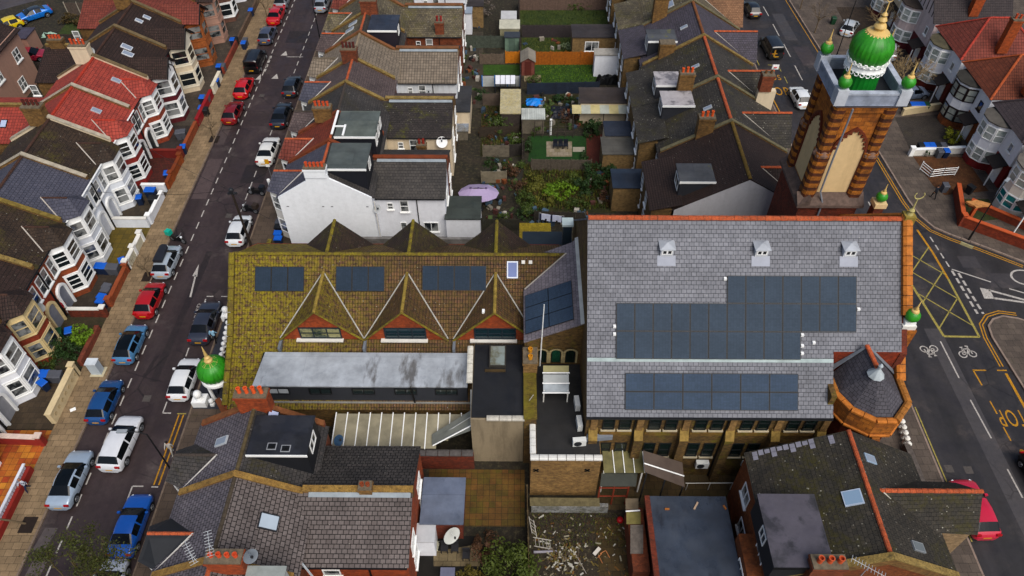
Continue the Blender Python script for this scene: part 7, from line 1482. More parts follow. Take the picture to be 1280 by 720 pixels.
# ---------------- motorcycles ----------------
def motorbike(label, p, rz, box=None, cover=False, group='motorcycles'):
    t = thing('motorcycle', label, 'motorcycle', (p.x, p.y, .012), group); x, y = p.x, p.y; K = plain('1c1d20', .4, .1)
    for dx in (-.62, .62):
        m = MB(); m.tube([(x + dx + .29 * math.cos(a), y, .31 + .29 * math.sin(a)) for a in [R(30 * k) for k in range(13)]], .06, TYRE, 6); w_ = m.build('wheel', t); m = MB(); m.tube([(x + dx, y - .05, .31), (x + dx, y + .05, .31)], .18, RIM, 10); m.build('rim', w_)
    m = MB(); m.mesh([(x - .7, y - .12, .7), (x + .1, y - .14, .72), (x + .45, y - .1, .85), (x - .7, y + .12, .7), (x + .1, y + .14, .72), (x + .45, y + .1, .85), (x - .3, y - .12, .3), (x + .4, y - .12, .35), (x - .3, y + .12, .3), (x + .4, y + .12, .35), (x + .1, y - .08, 1.0), (x + .1, y + .08, 1.0)], [(0, 1, 6), (1, 7, 6), (1, 2, 7), (8, 4, 3), (8, 9, 4), (9, 5, 4), (0, 3, 4, 1), (1, 10, 2), (4, 5, 11), (10, 11, 5, 2), (1, 4, 11, 10), (6, 8, 3, 0), (2, 5, 9, 7), (6, 7, 9, 8)], K); m.build('frame', t)
    m = MB(); m.box(x - .75, y - .14, .72, x + .05, y + .14, .82, plain('26221f', .7)); m.build('seat', t)
    m = MB(); m.tube([(x + .62, y, .31), (x + .4, y, 1.0)], .05, GREY, 6); m.tube([(x + .38, y - .36, 1.05), (x + .42, y, 1.0), (x + .38, y + .36, 1.05)], .025, GREY, 5); m.build('handlebar', t)
    m = MB(); m.lathe((x + .55, y, .85), [(.03, -.1), (.1, -.05), (.1, .05), (.03, .1)], 8, HEAD); m.build('headlight', t)
    if box: m = MB(); m.box(x - 1.05, y - .25, .82, x - .55, y + .25, 1.3, box); m.build('delivery_box', t)
    t.rotation_euler = (0, 0, R(rz)); return t
motorbike('motorcycle with a teal delivery box parked across the west kerb', P(222, 299, .4), -20, plain('14a08c', .5, .05)); motorbike('black motorcycle with a top box parked beside the white pillar bollard', P(320, 240, .4), 170, plain('20252c', .5)); motorbike('black motorcycle with tan seat just ahead of the white hatchback', P(312, 262, .4), 165, plain('3a3028', .7))
# ---------------- bins, walls and front yards ----------------
def bin_proto(lid, bodyc, label, group):
    t = thing('wheelie_bin', label, 'wheelie bin', (0, 0, 0), group)
    m = MB(); m.mesh([(-.22, -.25, .06), (.22, -.25, .06), (.22, .25, .06), (-.22, .25, .06), (-.28, -.34, .95), (.28, -.34, .95), (.28, .34, .95), (-.28, .34, .95)], [(3, 2, 1, 0), (0, 1, 5, 4), (1, 2, 6, 5), (2, 3, 7, 6), (3, 0, 4, 7)], bodyc); m.build('body', t)
    m = MB(); m.mesh([(-.3, -.36, .95), (.3, -.36, .95), (.3, .38, .95), (-.3, .38, .95), (-.29, -.3, 1.03), (.29, -.3, 1.03), (.29, .36, 1.06), (-.29, .36, 1.06)], [(3, 2, 1, 0), (4, 5, 6, 7), (0, 1, 5, 4), (1, 2, 6, 5), (2, 3, 7, 6), (3, 0, 4, 7)], lid); m.build('lid', t)
    for dx in (-.24, .24): m = MB(); m.tube([(dx - .03, .28, .1), (dx + .03, .28, .1)], .1, BLACK, 8); m.build('wheel', t)
    m = MB(); m.tube([(-.22, .42, .93), (.22, .42, .93)], .025, BLACK, 5); m.build('handle', t); return t
BLU = plain('1561b8', .5, .06); GRB = plain('56585f', .6, .1); BKB = plain('202226', .6, .1); GNB = plain('1f4a30', .6, .1)
PB = {}
def bins(px, seq, du, dv, rz=0, near='', z=1.0):
    for k, c in enumerate(seq):
        u, v = px[0] + du * k, px[1] + dv * k; p = P(u, v, z); lab = {'b': 'blue-lidded wheelie bin ', 'g': 'grey wheelie bin ', 'k': 'black wheelie bin ', 'n': 'dark green wheelie bin '}[c] + near
        if c not in PB: PB[c] = bin_proto({'b': BLU, 'g': GRB, 'k': BKB, 'n': GNB}[c], {'b': plain('1a2c48', .6, .1), 'g': GRB, 'k': BKB, 'n': GNB}[c], lab, 'wheelie bins'); t = PB[c]; t.location = (p.x, p.y, .02); t.rotation_euler = (0, 0, R(rz))
        else: t = copy_tree(PB[c], loc=(p.x, p.y, .02), rz=R(rz), label=lab)
bins((49, 467), 'bbgg', 7.5, .3, 5, 'lined up behind the cream panelled wall'); bins((52, 478), 'b', 0, 0, 60, 'tipped against the white bay by the cream wall')
bins((122, 332), 'bbgg', 7, .5, 0, 'lined up inside the pale yellow yard wall'); bins((152, 325), 'b', 0, 0, 30, 'at the end of the white stepped wall')
bins((125, 376), 'bb', 1.5, -6, 80, 'inside the orange brick front wall'); bins((131, 362), 'gg', 2, -5, 80, 'above the blue bins inside the orange brick front wall')
bins((85, 413), 'b', 0, 0, 20, 'between the round bush and the doorway'); bins((72, 414), 'n', 0, 0, 20, 'beside the round clipped bush')
bins((173, 246), 'b', 0, 0, 10, 'in the white house yard'); bins((184, 237), 'bb', 6, 0, 0, 'against the maroon-based bay'); bins((189, 247), 'kk', 5, 0, 0, 'in the white walled yard')
bins((208, 216), 'b', 0, 0, 10, 'inside the rust red wall with white caps'); bins((228, 183), 'b', 0, 0, 10, 'inside the long red front wall'); bins((222, 165), 'gg', 6, -1, 10, 'below the maroon house')
bins((252, 121), 'bg', 6, 0, 0, 'in front of the cream house'); bins((251, 134), 'bk', 5, 2, 0, 'by the crimson wall'); bins((270, 100), 'b', 0, 0, 0, 'by the white sloping wall'); bins((273, 82), 'bg', 5, -1, 0, 'outside the orange brick house')
bins((290, 49), 'bk', 4, -1, 0, 'near the far red wall'); bins((304, 53), 'bg', 2, -4, 0, 'beside the far red wall'); bins((313, 12), 'b', 0, 0, 0, 'at the far end of the west yards')
bins((347, 291), 'bb', .3, 6.5, 90, 'in the side passage of the white end terrace'); bins((348, 283), 'kg', 1, -6, 90, 'behind the blue bins of the white end terrace')
bins((1152, 181), 'kbbkg', 7, 0, 0, 'along the white front wall across the road'); bins((1176, 188), 'gb', 8, 0, 0, 'in front of the white front wall across the road'); bins((1183, 231), 'g', 0, 0, 0, 'behind the rust red wall'); bins((1215, 233), 'k', 0, 0, 30, 'by the junction garden'); bins((1135, 130), 'kbbbn', 6, 0, 0, 'beside the grey-blue parked car'); bins((1043, 22), 'n', 0, 0, 0, 'near the white car in the yard')
def wall(label, pts, h, mat, cap=None, t=.12, z0=0.0, name='garden_wall', piers=(), pierm=None, cw=.05, group='front garden walls', capw=None):
    o = thing(name, label, 'wall', (pts[0][0], pts[0][1], 0), group)
    for a, b in zip(pts[:-1], pts[1:]):
        a, b = Vector((a[0], a[1], 0)), Vector((b[0], b[1], 0)); d = (b - a); L = d.length; d.normalize(); s = Vector((-d.y, d.x, 0)); c = (a + b) / 2
        m = MB(); m.obox(c + Z * (h / 2), d, s, Z, L / 2, t, h / 2, mat); m.build('wall', o)
        if cap: m = MB(); m.obox(c + Z * (h + .04), d, s, Z, L / 2 + .02, t + cw, .04, cap); m.build('coping', o)
    for x, y in piers:
        m = MB(); m.box(x - .2, y - .2, 0, x + .2, y + .2, h + .25, pierm or mat); p = m.build('pier', o); m = MB(); m.box(x - .26, y - .26, h + .25, x + .26, y + .26, h + .35, cap or WHITE); m.build('pier_cap', p)
    return o
GX = -35.65
def xp(u, v): q = P(u, v); return (q.x, q.y)
CRM = plain('c3b391', .85, .15); RDW = plain('8a2c22', .85, .2); RUST_ = plain('7a3320', .85, .3); RSTO = plain('8a4a1c', .85, .3)
o = wall('cream rendered garden wall with round panels beside the white house', [(GX, 31.0), (GX, 35.5)], 1.25, CRM, CRM, .2, piers=((GX, 35.6),), pierm=CRM)
for k in range(7):
    m = MB(); m.lathe((0, 0, 0), [(.16, 0), (.17, .03), (.13, .03), (.12, .01)], 12, plain('ad9c7a', .85)); m.v = [(GX + .2 + c_, 31.5 + .62 * k + a, .75 + b) for a, b, c_ in m.v]; m.build('roundel', o)
wall('low red brick front wall beside the clipped bushes', [(GX, 36.5), (GX, 40.3)], .75, brick('8a4630', '7a3a26', '6e5040'), None, .18); wall('brown brick yard wall with white cap stones by the doorway', [(-38.7, 41.9), (GX, 41.9)], 1.0, RBRICK, WHT2, .12, piers=((GX, 41.9),)); wall('orange brick front wall with square white caps', [(GX, 43.2), (GX, 47.2)], .8, BR_O, plain('8a4a28', .85), .14, piers=((GX, 43.1), (GX, 47.3)))
wall('pale yellow stepped yard wall along the pavement', [(GX, 47.6), (GX, 51.2)], 1.0, plain('b9b4a0', .85, .2), WHT2, .14, piers=((GX, 51.3), (GX, 47.5), (GX, 49.4)), pierm=WHITE); wall('white cross wall with iron panel between two yards', [(-38.9, 53.3), (GX, 53.3)], 1.15, W_WHT2, WHT2, .13); wall('low white front wall of the pale blue-white house', [(GX, 54.0), (GX, 57.6)], .95, W_WHT2, WHITE, .13, piers=((GX, 53.8),)); wall('white back wall of the bin yard', [(-38.0, 58.6), (GX, 58.6)], .95, W_WHT2, WHITE, .12)
wall('rust orange front wall with white square caps', [(GX + .1, 58.9), (GX + .1, 63.2)], .95, RSTO, plain('7a3e18', .85), .13, piers=((GX + .1, 60.3), (GX + .1, 63.3)), pierm=RSTO); wall('dark red cross wall with white caps', [(-38.9, 64.2), (GX, 64.2)], 1.0, plain('6e1f18', .85, .2), plain('7a2a1e', .85), .12, piers=((GX - .1, 64.2),), pierm=RUST_); wall('orange brick front wall below the red house', [(GX, 64.8), (GX, 69.4)], .95, BR_O, plain('8a4a28', .85), .13); wall('bright crimson front wall of the maroon house', [(GX, 69.8), (GX, 75.6)], 1.0, plain('8a1620', .8, .15), plain('8a1620', .8), .14)
wall('white front wall with sloping top before the cream house', [(GX, 76.2), (GX, 79.4)], 1.1, plain('cdc6b4', .85, .1), plain('cdc6b4', .85), .14); wall('brick front wall before the orange brick house', [(GX, 80.5), (GX, 87)], .9, brick('9a4630', '883a26', '7a4a3a'), None, .13); wall('dull brick wall further up the west yards', [(GX, 88), (GX, 104)], .9, brick('6e5a4a', '5e4c3e', '5a4c40'), None, .13)
o = wall('red front wall with white balustrade top at the orange tiled yard', [(GX, 21.4), (GX, 27.0)], .7, RDW, None, .22); m = MB()
for k in range(22): q = (GX - .12, 21.5 + .25 * k); m = MB(); m.box(q[0] - .07, q[1] - .09, .7, q[0] + .07, q[1] + .09, 1.0, plain('b9bcc4', .7)); m.build('baluster', o)
m = MB(); m.box(GX - .22, 21.4, 1.0, GX - .02, 27.0, 1.08, plain('c6c9cf', .7)); m.build('rail', o)
wall('red yard wall with white top beside the white house door', [(-40.5, 29.4), (GX, 29.2)], 1.0, RDW, plain('c9b7ac', .8), .15, piers=((GX, 29.2),), pierm=RDW); wall('white concrete yard wall at the street corner', [(GX, 17), (GX, 21.0)], .9, plain('b4b6ba', .8, .2), WHITE, .15)
YARDS = [(17, 30.4, slabs('b07a2c', '8f3f1c', '5a3a1c', .5, .5, off=0.0, moss=.1, var=.35)), (30.5, 36.1, slabs('4f4232', '43382a', '2a241c', .5, .5)), (36.2, 41.8, mottled('4a4030', '3a3426', '2f3a18')), (41.9, 47.4, slabs('433a30', '3a322a', '221e1a', .5, .5)), (47.5, 53.2, slabs('6a5a1e', '5a4e1c', '33301a', .6, .6, off=0.0, moss=.5, mossc='6a5e14')), (53.3, 58.9, slabs('4a4032', '3e362b', '26221c', .5, .5, moss=.4)), (59, 64.3, slabs('5a2a20', '4c241c', '2a1612', .3, .3)), (64.4, 69.8, slabs('3f3734', '36302d', '221e1c', .5, .5)), (69.9, 104, slabs('554c42', '484038', '2c2723', .5, .5))]
for y0, y1, mt in YARDS: sheet('front_yard', [(-39.2, y0), (GX + .1, y0), (GX + .1, y1), (-39.2, y1)], .05, mt)
for k, (y0, y1) in enumerate(zip(BY[1:10], BY[2:11])): wall(['low brick front wall of the orange tiled terrace', 'low brick front wall of the dark mossy terrace', 'low brick front wall of the purple slate terrace', 'low brick front wall of the grey concrete tiled terrace', 'low brick front wall below the slate roof with blue dormer', 'low brick front wall of the lichen-spotted terrace', 'low brick front wall of the brown slate terrace', 'low brick front wall of the far white terrace', 'low brick front wall at the end of the east row'][k], [(-23.1, y0 + .4), (-23.1, y1 - .6)], .8, brick('6e4a34', '5e3e2a', '6a5848'), plain('7a6e5e', .9), .12)
sheet('front_yard', [(-23.0, 50), (-21.2, 50), (-21.2, 105), (-23.0, 105)], .05, slabs('4f463c', '453d34', '2c2721', .5, .5)); sheet('forecourt', [(-22.95, 27.6), (-21.6, 27.6), (-21.6, 50), (-22.95, 50)], .05, plain('33353b', .8, .2)); sheet('front_yard', [(-22.95, 14), (-21.2, 14), (-21.2, 27.4), (-22.95, 27.4)], .05, PAV_E)
wall('mossy side wall by the bins of the white end terrace', [(-23.2, 46.6), (-23.1, 50.6)], 1.0, brick('6a4a24', '57401e', '5a4a30', moss=.6), MCOP, .14)
# ---------------- mosque gate: green dome on a white drum, wall of white balls ----------------
sheet('forecourt', [(-25.3, 32.4), (-22.0, 32.4), (-22.0, 45), (-25.3, 45)], .118, plain('3a3c44', .75, .2))
gd = thing('gate_dome', 'small green ribbed dome with gold finial over the mosque gate', 'dome', (-23.2, 33.9, 0)); gc = (-23.2, 33.9)
for sx, sy in ((-1, -1), (1, -1), (-1, 1), (1, 1)): m = MB(); m.lathe((gc[0] + sx * .62, gc[1] + sy * .62, .12), [(.18, 0), (.14, .2), (.12, 1.9), (.2, 2.1)], 10, WHITE); m.build('column', gd)
m = MB(); m.lathe((gc[0], gc[1], 2.2), [(1.05, 0), (1.15, .1), (1.12, .3), (1.0, .4)], 28, WHITE); m.build('drum', gd, smooth=40)
m = MB(); m.lathe((gc[0], gc[1], 2.55), [(.9, 0), (1.12, .3), (1.22, .7), (1.15, 1.1), (.92, 1.45), (.6, 1.68), (.25, 1.78)], 60, DOME, 22, .06); dd = m.build('dome', gd, smooth=40)
m = MB(); m.lathe((gc[0], gc[1], 4.12), [(.68, 0), (.66, .1), (.3, .2), (.34, .4), (.2, .55), (.24, .7), (.1, .85), (.14, 1.0), (.02, 2.0)], 22, GOLD, 22, .08); m.build('finial', dd, smooth=50)
bw = thing('ball_wall', 'row of white balls on pedestals lining the mosque forecourt', 'ball wall', (-24.4, 38, 0))
m = MB(); m.obox((-24.35, 37.6, .25), Vector((-.16, 1, 0)).normalized(), Vector((1, .16, 0)).normalized(), Z, 4.0, .12, .25, plain('3a3c44', .8)); m.build('plinth', bw)
def white_ball(p, r, z, th): 
    m = MB(); m.lathe((p[0], p[1], z), [(r * .95, 0), (r * .6, r * .5), (r * .5, r * .7), (r * .8, r * 1.0), (r * 1.0, r * 1.6), (r * .8, r * 2.3), (r * .3, r * 2.65)], 12, WHITE); m.build('ball', th, smooth=45)
for k in range(11): white_ball((-23.9 - .1 * k * .62, 34.9 + .57 * k), .2, .5, bw)
m = MB(); m.box(-25.35, 41.3, .1, -24.6, 42.2, .7, WHITE); m.build('pedestal', bw); white_ball((-24.95, 41.75), .3, .7, bw)
m = MB(); m.box(-25.3, 32.5, .1, -24.2, 33.4, .75, WHITE); m.build('pedestal', bw); white_ball((-24.75, 32.95), .34, .75, bw); white_ball((-24.5, 35.3), .34, .6, bw)
for k in range(3): m = MB(); m.box(-23.95 + .72 * k, 32.6, .1, -23.65 + .72 * k, 32.9, .35, WHITE); m.build('pedestal', bw); white_ball((-23.8 + .72 * k, 32.75), .21, .35, bw)
wall('rust brick return wall south of the mosque forecourt', [(-22.9, 32.3), (-21.9, 30.9)], 1.6, STKR, plain('7a4a2c', .85), .15)
wp = thing('white_railing_wall', 'white baluster stubs by the dark light well beside the turret', 'railing', P(1135, 545)); 
for k in range(5): q = P(1127 + 2 * k, 528 + 7 * k, .6); m = MB(); m.lathe((q.x, q.y, 0), [(.2, 0), (.12, .4), (.2, .6), (.22, .8), (.1, .95)], 10, WHT2); m.build('baluster', wp)
m = MB(); m.box(26.6, 21, -.02, 29.2, 27.6, .14, plain('0e0d0c', .9)); tag(m.build('light_well', loc=(28, 24, 0)), 'dark light well between the corner house and the pavement', 'light well')
wall('grey rubble wall along the pavement beside the light well', [(29.3, 29.2), (29.4, 22.0)], .9, plain('5e5752', .9, .4, 5, bump=.5), None, .22); wall('grey stone front wall of the houses along the road', [(28.4, 58.5), (28.1, 90)], .8, plain('6e6a62', .9, .3, 3), None, .14)
# ---------------- street furniture ----------------
def lamp_post(label, p, h, rz, arm=1.2, head=True, col=None, group='street lamps'):
    t = thing('street_lamp', label, 'lamp post', (p[0], p[1], 0), group); x, y = p[0], p[1]; m = MB(); c = col or plain('1e2022', .5, .1); d = Vector((math.cos(R(rz)), math.sin(R(rz)), 0))
    m.tube([(x, y, .1), (x, y, 1.2)], .1, c, 8); m.tube([(x, y, 1.2), (x, y, h)], .065, c, 8, .045); m.build('post', t); m = MB(); a = Vector((x, y, h)); b = a + d * arm + Z * .35; m.tube([a - Z * .1, a + d * arm * .3 + Z * .25, b], .04, c, 6); m.build('arm', t)
    if head: m = MB(); s = Vector((-d.y, d.x, 0)); m.obox(b + d * .25, d, s, Z, .35, .13, .06, plain('8f9498', .4)); m.build('lantern', t)
    return t
lamp_post('slim black street lamp beside the double yellow line', (-24.95, 26.65), 5.8, 180, 1.3); lamp_post('tall street lamp on the east pavement near the grey terraces', (-25.15, 87.9), 8, 190, 1.0); lamp_post('tall black lamp post on the pavement before the half-timbered house', (39.7, 84), 9, 100, .6, head=False); lamp_post('black lamp post by the rust red junction wall', tuple(P(1210, 301))[:2], 6.5, 45, .8)
tp = thing('telegraph_pole', 'dark telegraph pole on the east pavement beside the white hatchback', 'pole', (-25.1, 50.6, 0)); m = MB(); m.tube([(-25.1, 50.6, 0), (-25.1, 50.6, 7.2)], .13, plain('33291f', .9, .3), 8, .1); m.build('pole', tp); m = MB(); m.box(-25.5, 50.5, 6.6, -24.7, 50.7, 6.75, DKGREY); m.lathe((-25.1, 50.6, 6.9), [(.22, 0), (.22, .25), (.1, .35)], 8, DKGREY); m.build('crossarm', tp)
for k, e_ in enumerate(((-21.3, 57.5, 6.1), (-39.1, 61, 5.8), (-39.1, 52, 5.7), (-21.3, 48, 6.0))): 
    m = MB(); a = Vector((-25.1, 50.6, 7.0)); b = Vector(e_); m.tube([a.lerp(b, t_ / 8) - Z * (.5 * math.sin(math.pi * t_ / 8)) for t_ in range(9)], .018, BLACK, 3); m.build('wire', tp)
cb = thing('street_cabinet', 'pale grey street cabinet on the west pavement', 'cabinet', (-34.1, 36.0, 0)); m = MB(); m.box(-34.5, 35.6, .1, -33.7, 36.2, 1.45, plain('a9b2b8', .6, .1)); m.build('body', cb); m = MB(); m.box(-34.55, 35.55, 1.45, -33.65, 36.25, 1.52, plain('c0c6ca', .6)); m.build('lid', cb); m = MB(); m.box(-34.6, 35.4, .08, -33.5, 36.4, .13, plain('b0a890', .8)); m.build('plinth', cb)
m = MB(); q = P(92, 513); m.obox((q.x, q.y, .125), (.8, .5, 0), (-.5, .8, 0), Z, .22, .16, .01, WHITE); tag(m.build('litter', loc=(q.x, q.y, .12)), 'flat piece of white paper litter on the west pavement', 'litter')
fb = thing('bollard', 'white bollard with an orange base on the east pavement', 'bollard', (-24.2, 57.8, 0)); q = P(340, 240); fb.location = (q.x, q.y, 0); ORG[fb.name] = Vector((q.x, q.y, 0)); m = MB(); m.lathe((q.x, q.y, .1), [(.17, 0), (.17, .35)], 10, plain('c46a14', .6)); m.build('base', fb); m = MB(); m.lathe((q.x, q.y, .45), [(.16, 0), (.16, .8), (.12, .95)], 10, plain('b4b8ba', .5)); m.build('shaft', fb); m = MB(); m.lathe((q.x, q.y, 1.4), [(.18, 0), (.16, .25), (.05, .32)], 10, WHITE); m.build('cap', fb)
sg_ = thing('parking_sign', 'yellow and white parking sign on a thin post on the east pavement', 'sign', (-24.9, 62.5, 0)); q = P(340, 224); m = MB(); m.tube([(q.x, q.y, .1), (q.x, q.y, 2.6)], .035, GREY, 6); 
ORG[sg_.name] = Vector((q.x, q.y, 0)); sg_.location = (q.x, q.y, 0); m.build('post', sg_); m = MB(); m.box(q.x - .22, q.y - .04, 2.0, q.x + .22, q.y - .01, 2.6, plain('c99a14', .5)); m.box(q.x - .2, q.y - .045, 1.65, q.x + .2, q.y - .01, 1.98, WHITE); m.build('plate', sg_)
bs = thing('bus_stop_flag', 'red and white bus stop flag on a post over the road lettering', 'sign', (30.3, 78.5, 0)); m = MB(); m.tube([(29.9, 78.2, 0), (29.9, 78.2, 3.0)], .05, GREY, 6); m.build('post', bs); m = MB(); m.box(29.95, 78.15, 2.4, 30.7, 78.2, 3.0, WHITE); m.lathe((30.3, 78.12, 2.7), [(.2, -.01), (.2, .01)], 12, plain('b01a22', .5)); m.build('flag', bs)
# ---------------- east side yards and walls ----------------
RB = brick('8a3c1e', '762f16', '6e4a38', grime=.2); RBC = plain('b0592e', .85, .25)
pA, pB, pC = P(1182, 236), P(1197, 282), P(1290, 320); wall('rust red brick junction wall with orange coping', [(pA.x + .6, pA.y - .6), (pB.x + .1, pB.y), (pC.x, pC.y + .6)], 1.2, RB, RBC, .16, piers=((pB.x + .1, pB.y),), pierm=RB)
pD, pE = P(1210, 258), P(1290, 292); wall('inner rust red brick wall stepping round the teal bay', [(pD.x, pD.y), (pE.x, pE.y)], .9, RB, RBC, .16); a, b = P(1137, 195), P(1203, 192); wall('white rendered wall between two front yards across the road', [(a.x, a.y), (b.x, b.y)], .85, WHT2, WHITE, .14, piers=((a.x, a.y),), pierm=WHITE)
for i, px in enumerate(((1160, 148, 1120, 148), (1128, 140, 1170, 140))): pass
a, b = P(1126, 145), P(1172, 138); wall('cream wall below the row of bins by the grey-blue car', [(a.x, a.y), (b.x, b.y)], .9, CRM, CRM, .14)
patch('front_yard', [(1141, 197), (1205, 197), (1235, 240), (1180, 245), (1165, 232)], .13, mottled('5e3c20', '4a3018', '6a4a2a', .8, 3)); patch('front_yard', [(1118, 148), (1178, 144), (1205, 188), (1138, 190)], .13, slabs('4a433c', '403a34', '2a2622', .3, .15)); patch('front_yard', [(1195, 250), (1235, 250), (1250, 275), (1205, 280)], .13, mottled('38401c', '2c3416', '4a4a24')); patch('front_yard', [(1045, 10), (1090, 10), (1130, 100), (1090, 100)], .13, DIRT)
pf = thing('picket_fence', 'broken white picket fence panel standing in the bare front yard', 'fence', P(1165, 221))
for a, b in ((P(1149, 213), P(1161, 223)), (P(1161, 223), P(1176, 221)), (P(1176, 221), P(1192, 220))):
    for z in (.25, .55, .85, 1.1): m = MB(); m.tube([a + Z * z, b + Z * z], .04, WHITE, 4); m.build('rail', pf)
    for q in (a, b): m = MB(); m.tube([q, q + Z * 1.2], .05, WHITE, 5); m.build('post', pf)
dr = thing('driftwood_planter', 'pale gnarled driftwood slab balanced on an orange pillar', 'sculpture', P(1211, 270)); q = P(1212, 272); m = MB(); m.box(q.x - .15, q.y - .15, 0, q.x + .15, q.y + .15, 1.7, RBC); m.build('pillar', dr); random.seed(2); m = MB()
pts = [Vector((q.x + (1.0 + .35 * random.uniform(-1, 1)) * math.cos(a) * .9, q.y + (.5 + .2 * random.uniform(-1, 1)) * math.sin(a), 1.7 + random.uniform(0, .15))) for a in [R(30 * k) for k in range(12)]]; m.slab([(p.x, p.y, 1.85) for p in pts], .2, plain('b0804e', .85, .35, 4)); m.build('slab', dr)
nb = MB(); q = P(1208, 305, .9); pl = nb.obox((q.x, q.y - .12, .85), (.8, -.6, 0), (.6, .8, 0), Z, .55, .03, .16, plain('b4ac84', .6)); tag(nb.build('street_name_plate', loc=(q.x, q.y, .7)), 'small cream street name plate on the rust red wall', 'sign')
# ---------------- beyond the back gardens at the top left ----------------
sheet('back_road', [(-90, 82), (-60, 104), (-58, 112), (-110, 112), (-110, 74)], .008, asphalt('4a4447', '56504f')); 
bh = thing('rendered_house', 'pinkish rendered house side with white windows beyond the western back gardens', 'house', (-62, 74, 0)); q = P(40, 106); m = MB(); m.box(-70, 70, 0, -57.6, 79.5, 6.5, W_PINK); m.build('wall', bh); m = MB(); m.slab([(-57.2, 69.8, 6.3), (-57.2, 79.8, 6.3), (-63.5, 79.8, 8.8), (-63.5, 69.8, 8.8)], .1, T_BROWN); m.slab([(-63.5, 69.8, 8.8), (-63.5, 79.8, 8.8), (-70, 79.8, 6.3), (-70, 69.8, 6.3)], .1, T_BROWN); m.build('roof', bh)
for y, z0 in ((73, 3.6), (77.5, 3.6), (76, .8)): window(bh, (-57.6, y, z0), (1, 0, 0), 1.3, 1.4, bars=(2, 2))
hut('garden_shed', 'small pink rendered outhouse with lilac-grey roof beyond the western back gardens', 'outhouse', -64, 84.5, -60.6, 87.0, 2.4, W_PINK, felt('4a4654', '524e5c', .8), door=plain('5a3a30', .8))
fence('garden_fence', 'dark fence with pale posts behind the red-roofed outriggers', (-60, 80.6), (-50, 80.2), 1.6, FW1, post=plain('8a8478', .8)); fence('garden_fence', 'dark fence with pale concrete posts along the back road', (-60.5, 95), (-50.5, 95), 1.8, FW3, post=plain('a39c8e', .8)); fence('garden_fence', 'low dark fence between two back lawns', (-60, 87.6), (-50, 87.2), 1.4, FW1); sheet('lawn', [(-60, 88), (-50, 88), (-50, 94), (-60, 94)], .02, LAWN2)
crumple('white and green plastic sheet on the back lawn', P(62, 45), 1.8, 1.0, .4, plain('9ab4a4', .6, .2), 12, 'plastic_sheet', 'sheet')
# ---------------- plants ----------------
def leaves(c, r, n, size, mat, seed, clumps=14, flat=.0, hollow=.35):
    """leaf-sized quads gathered into clumps inside an ellipsoid"""
    rnd = random.Random(seed); m = MB(); mi = m.mi(mat); cl = []
    for k in range(clumps):
        while True:
            p = Vector((rnd.uniform(-1, 1), rnd.uniform(-1, 1), rnd.uniform(-1, 1)))
            if hollow < p.length < 1: break
        cl.append((p, rnd.uniform(.22, .48)))
    for k in range(n):
        p0, rr = rnd.choice(cl); d = Vector((rnd.gauss(0, 1), rnd.gauss(0, 1), rnd.gauss(0, 1))).normalized(); p = p0 + d * rr * rnd.random() ** .4
        q = Vector((c[0] + p.x * r[0], c[1] + p.y * r[1], max(.03, c[2] + p.z * r[2]))); nn = (d + Vector((0, 0, .6)) + Vector((rnd.gauss(0, .5), rnd.gauss(0, .5), rnd.gauss(0, .5)))).normalized()
        a = nn.cross(Vector((rnd.gauss(0, 1), rnd.gauss(0, 1), .3))).normalized(); b = nn.cross(a); s = size * rnd.uniform(.6, 1.4); k0 = len(m.v)
        m.v += [tuple(q - a * s), tuple(q - b * s * .55), tuple(q + a * s), tuple(q + b * s * .55)]; m.f.append((k0, k0 + 1, k0 + 2, k0 + 3)); m.m.append(mi)
    return m
BARK = plain('4a3f33', .95, .3, 4); 
def bush(label, c, r, n, size, mat, seed, group=None, name='shrub', cat='shrub', stems=5, clumps=14):
    t = thing(name, label, cat, (c[0], c[1], 0), group); leaves(c, r, n, size, mat, seed, clumps).build('foliage', t); rnd = random.Random(seed + 1)
    for k in range(stems): m = MB(); a = rnd.uniform(0, 6.28); m.tube([(c[0] + .05 * math.cos(a), c[1] + .05 * math.sin(a), 0), (c[0] + .4 * r[0] * math.cos(a), c[1] + .4 * r[1] * math.sin(a), c[2] + .2 * r[2])], .03, BARK, 4, .015); m.build('stem', t)
    return t
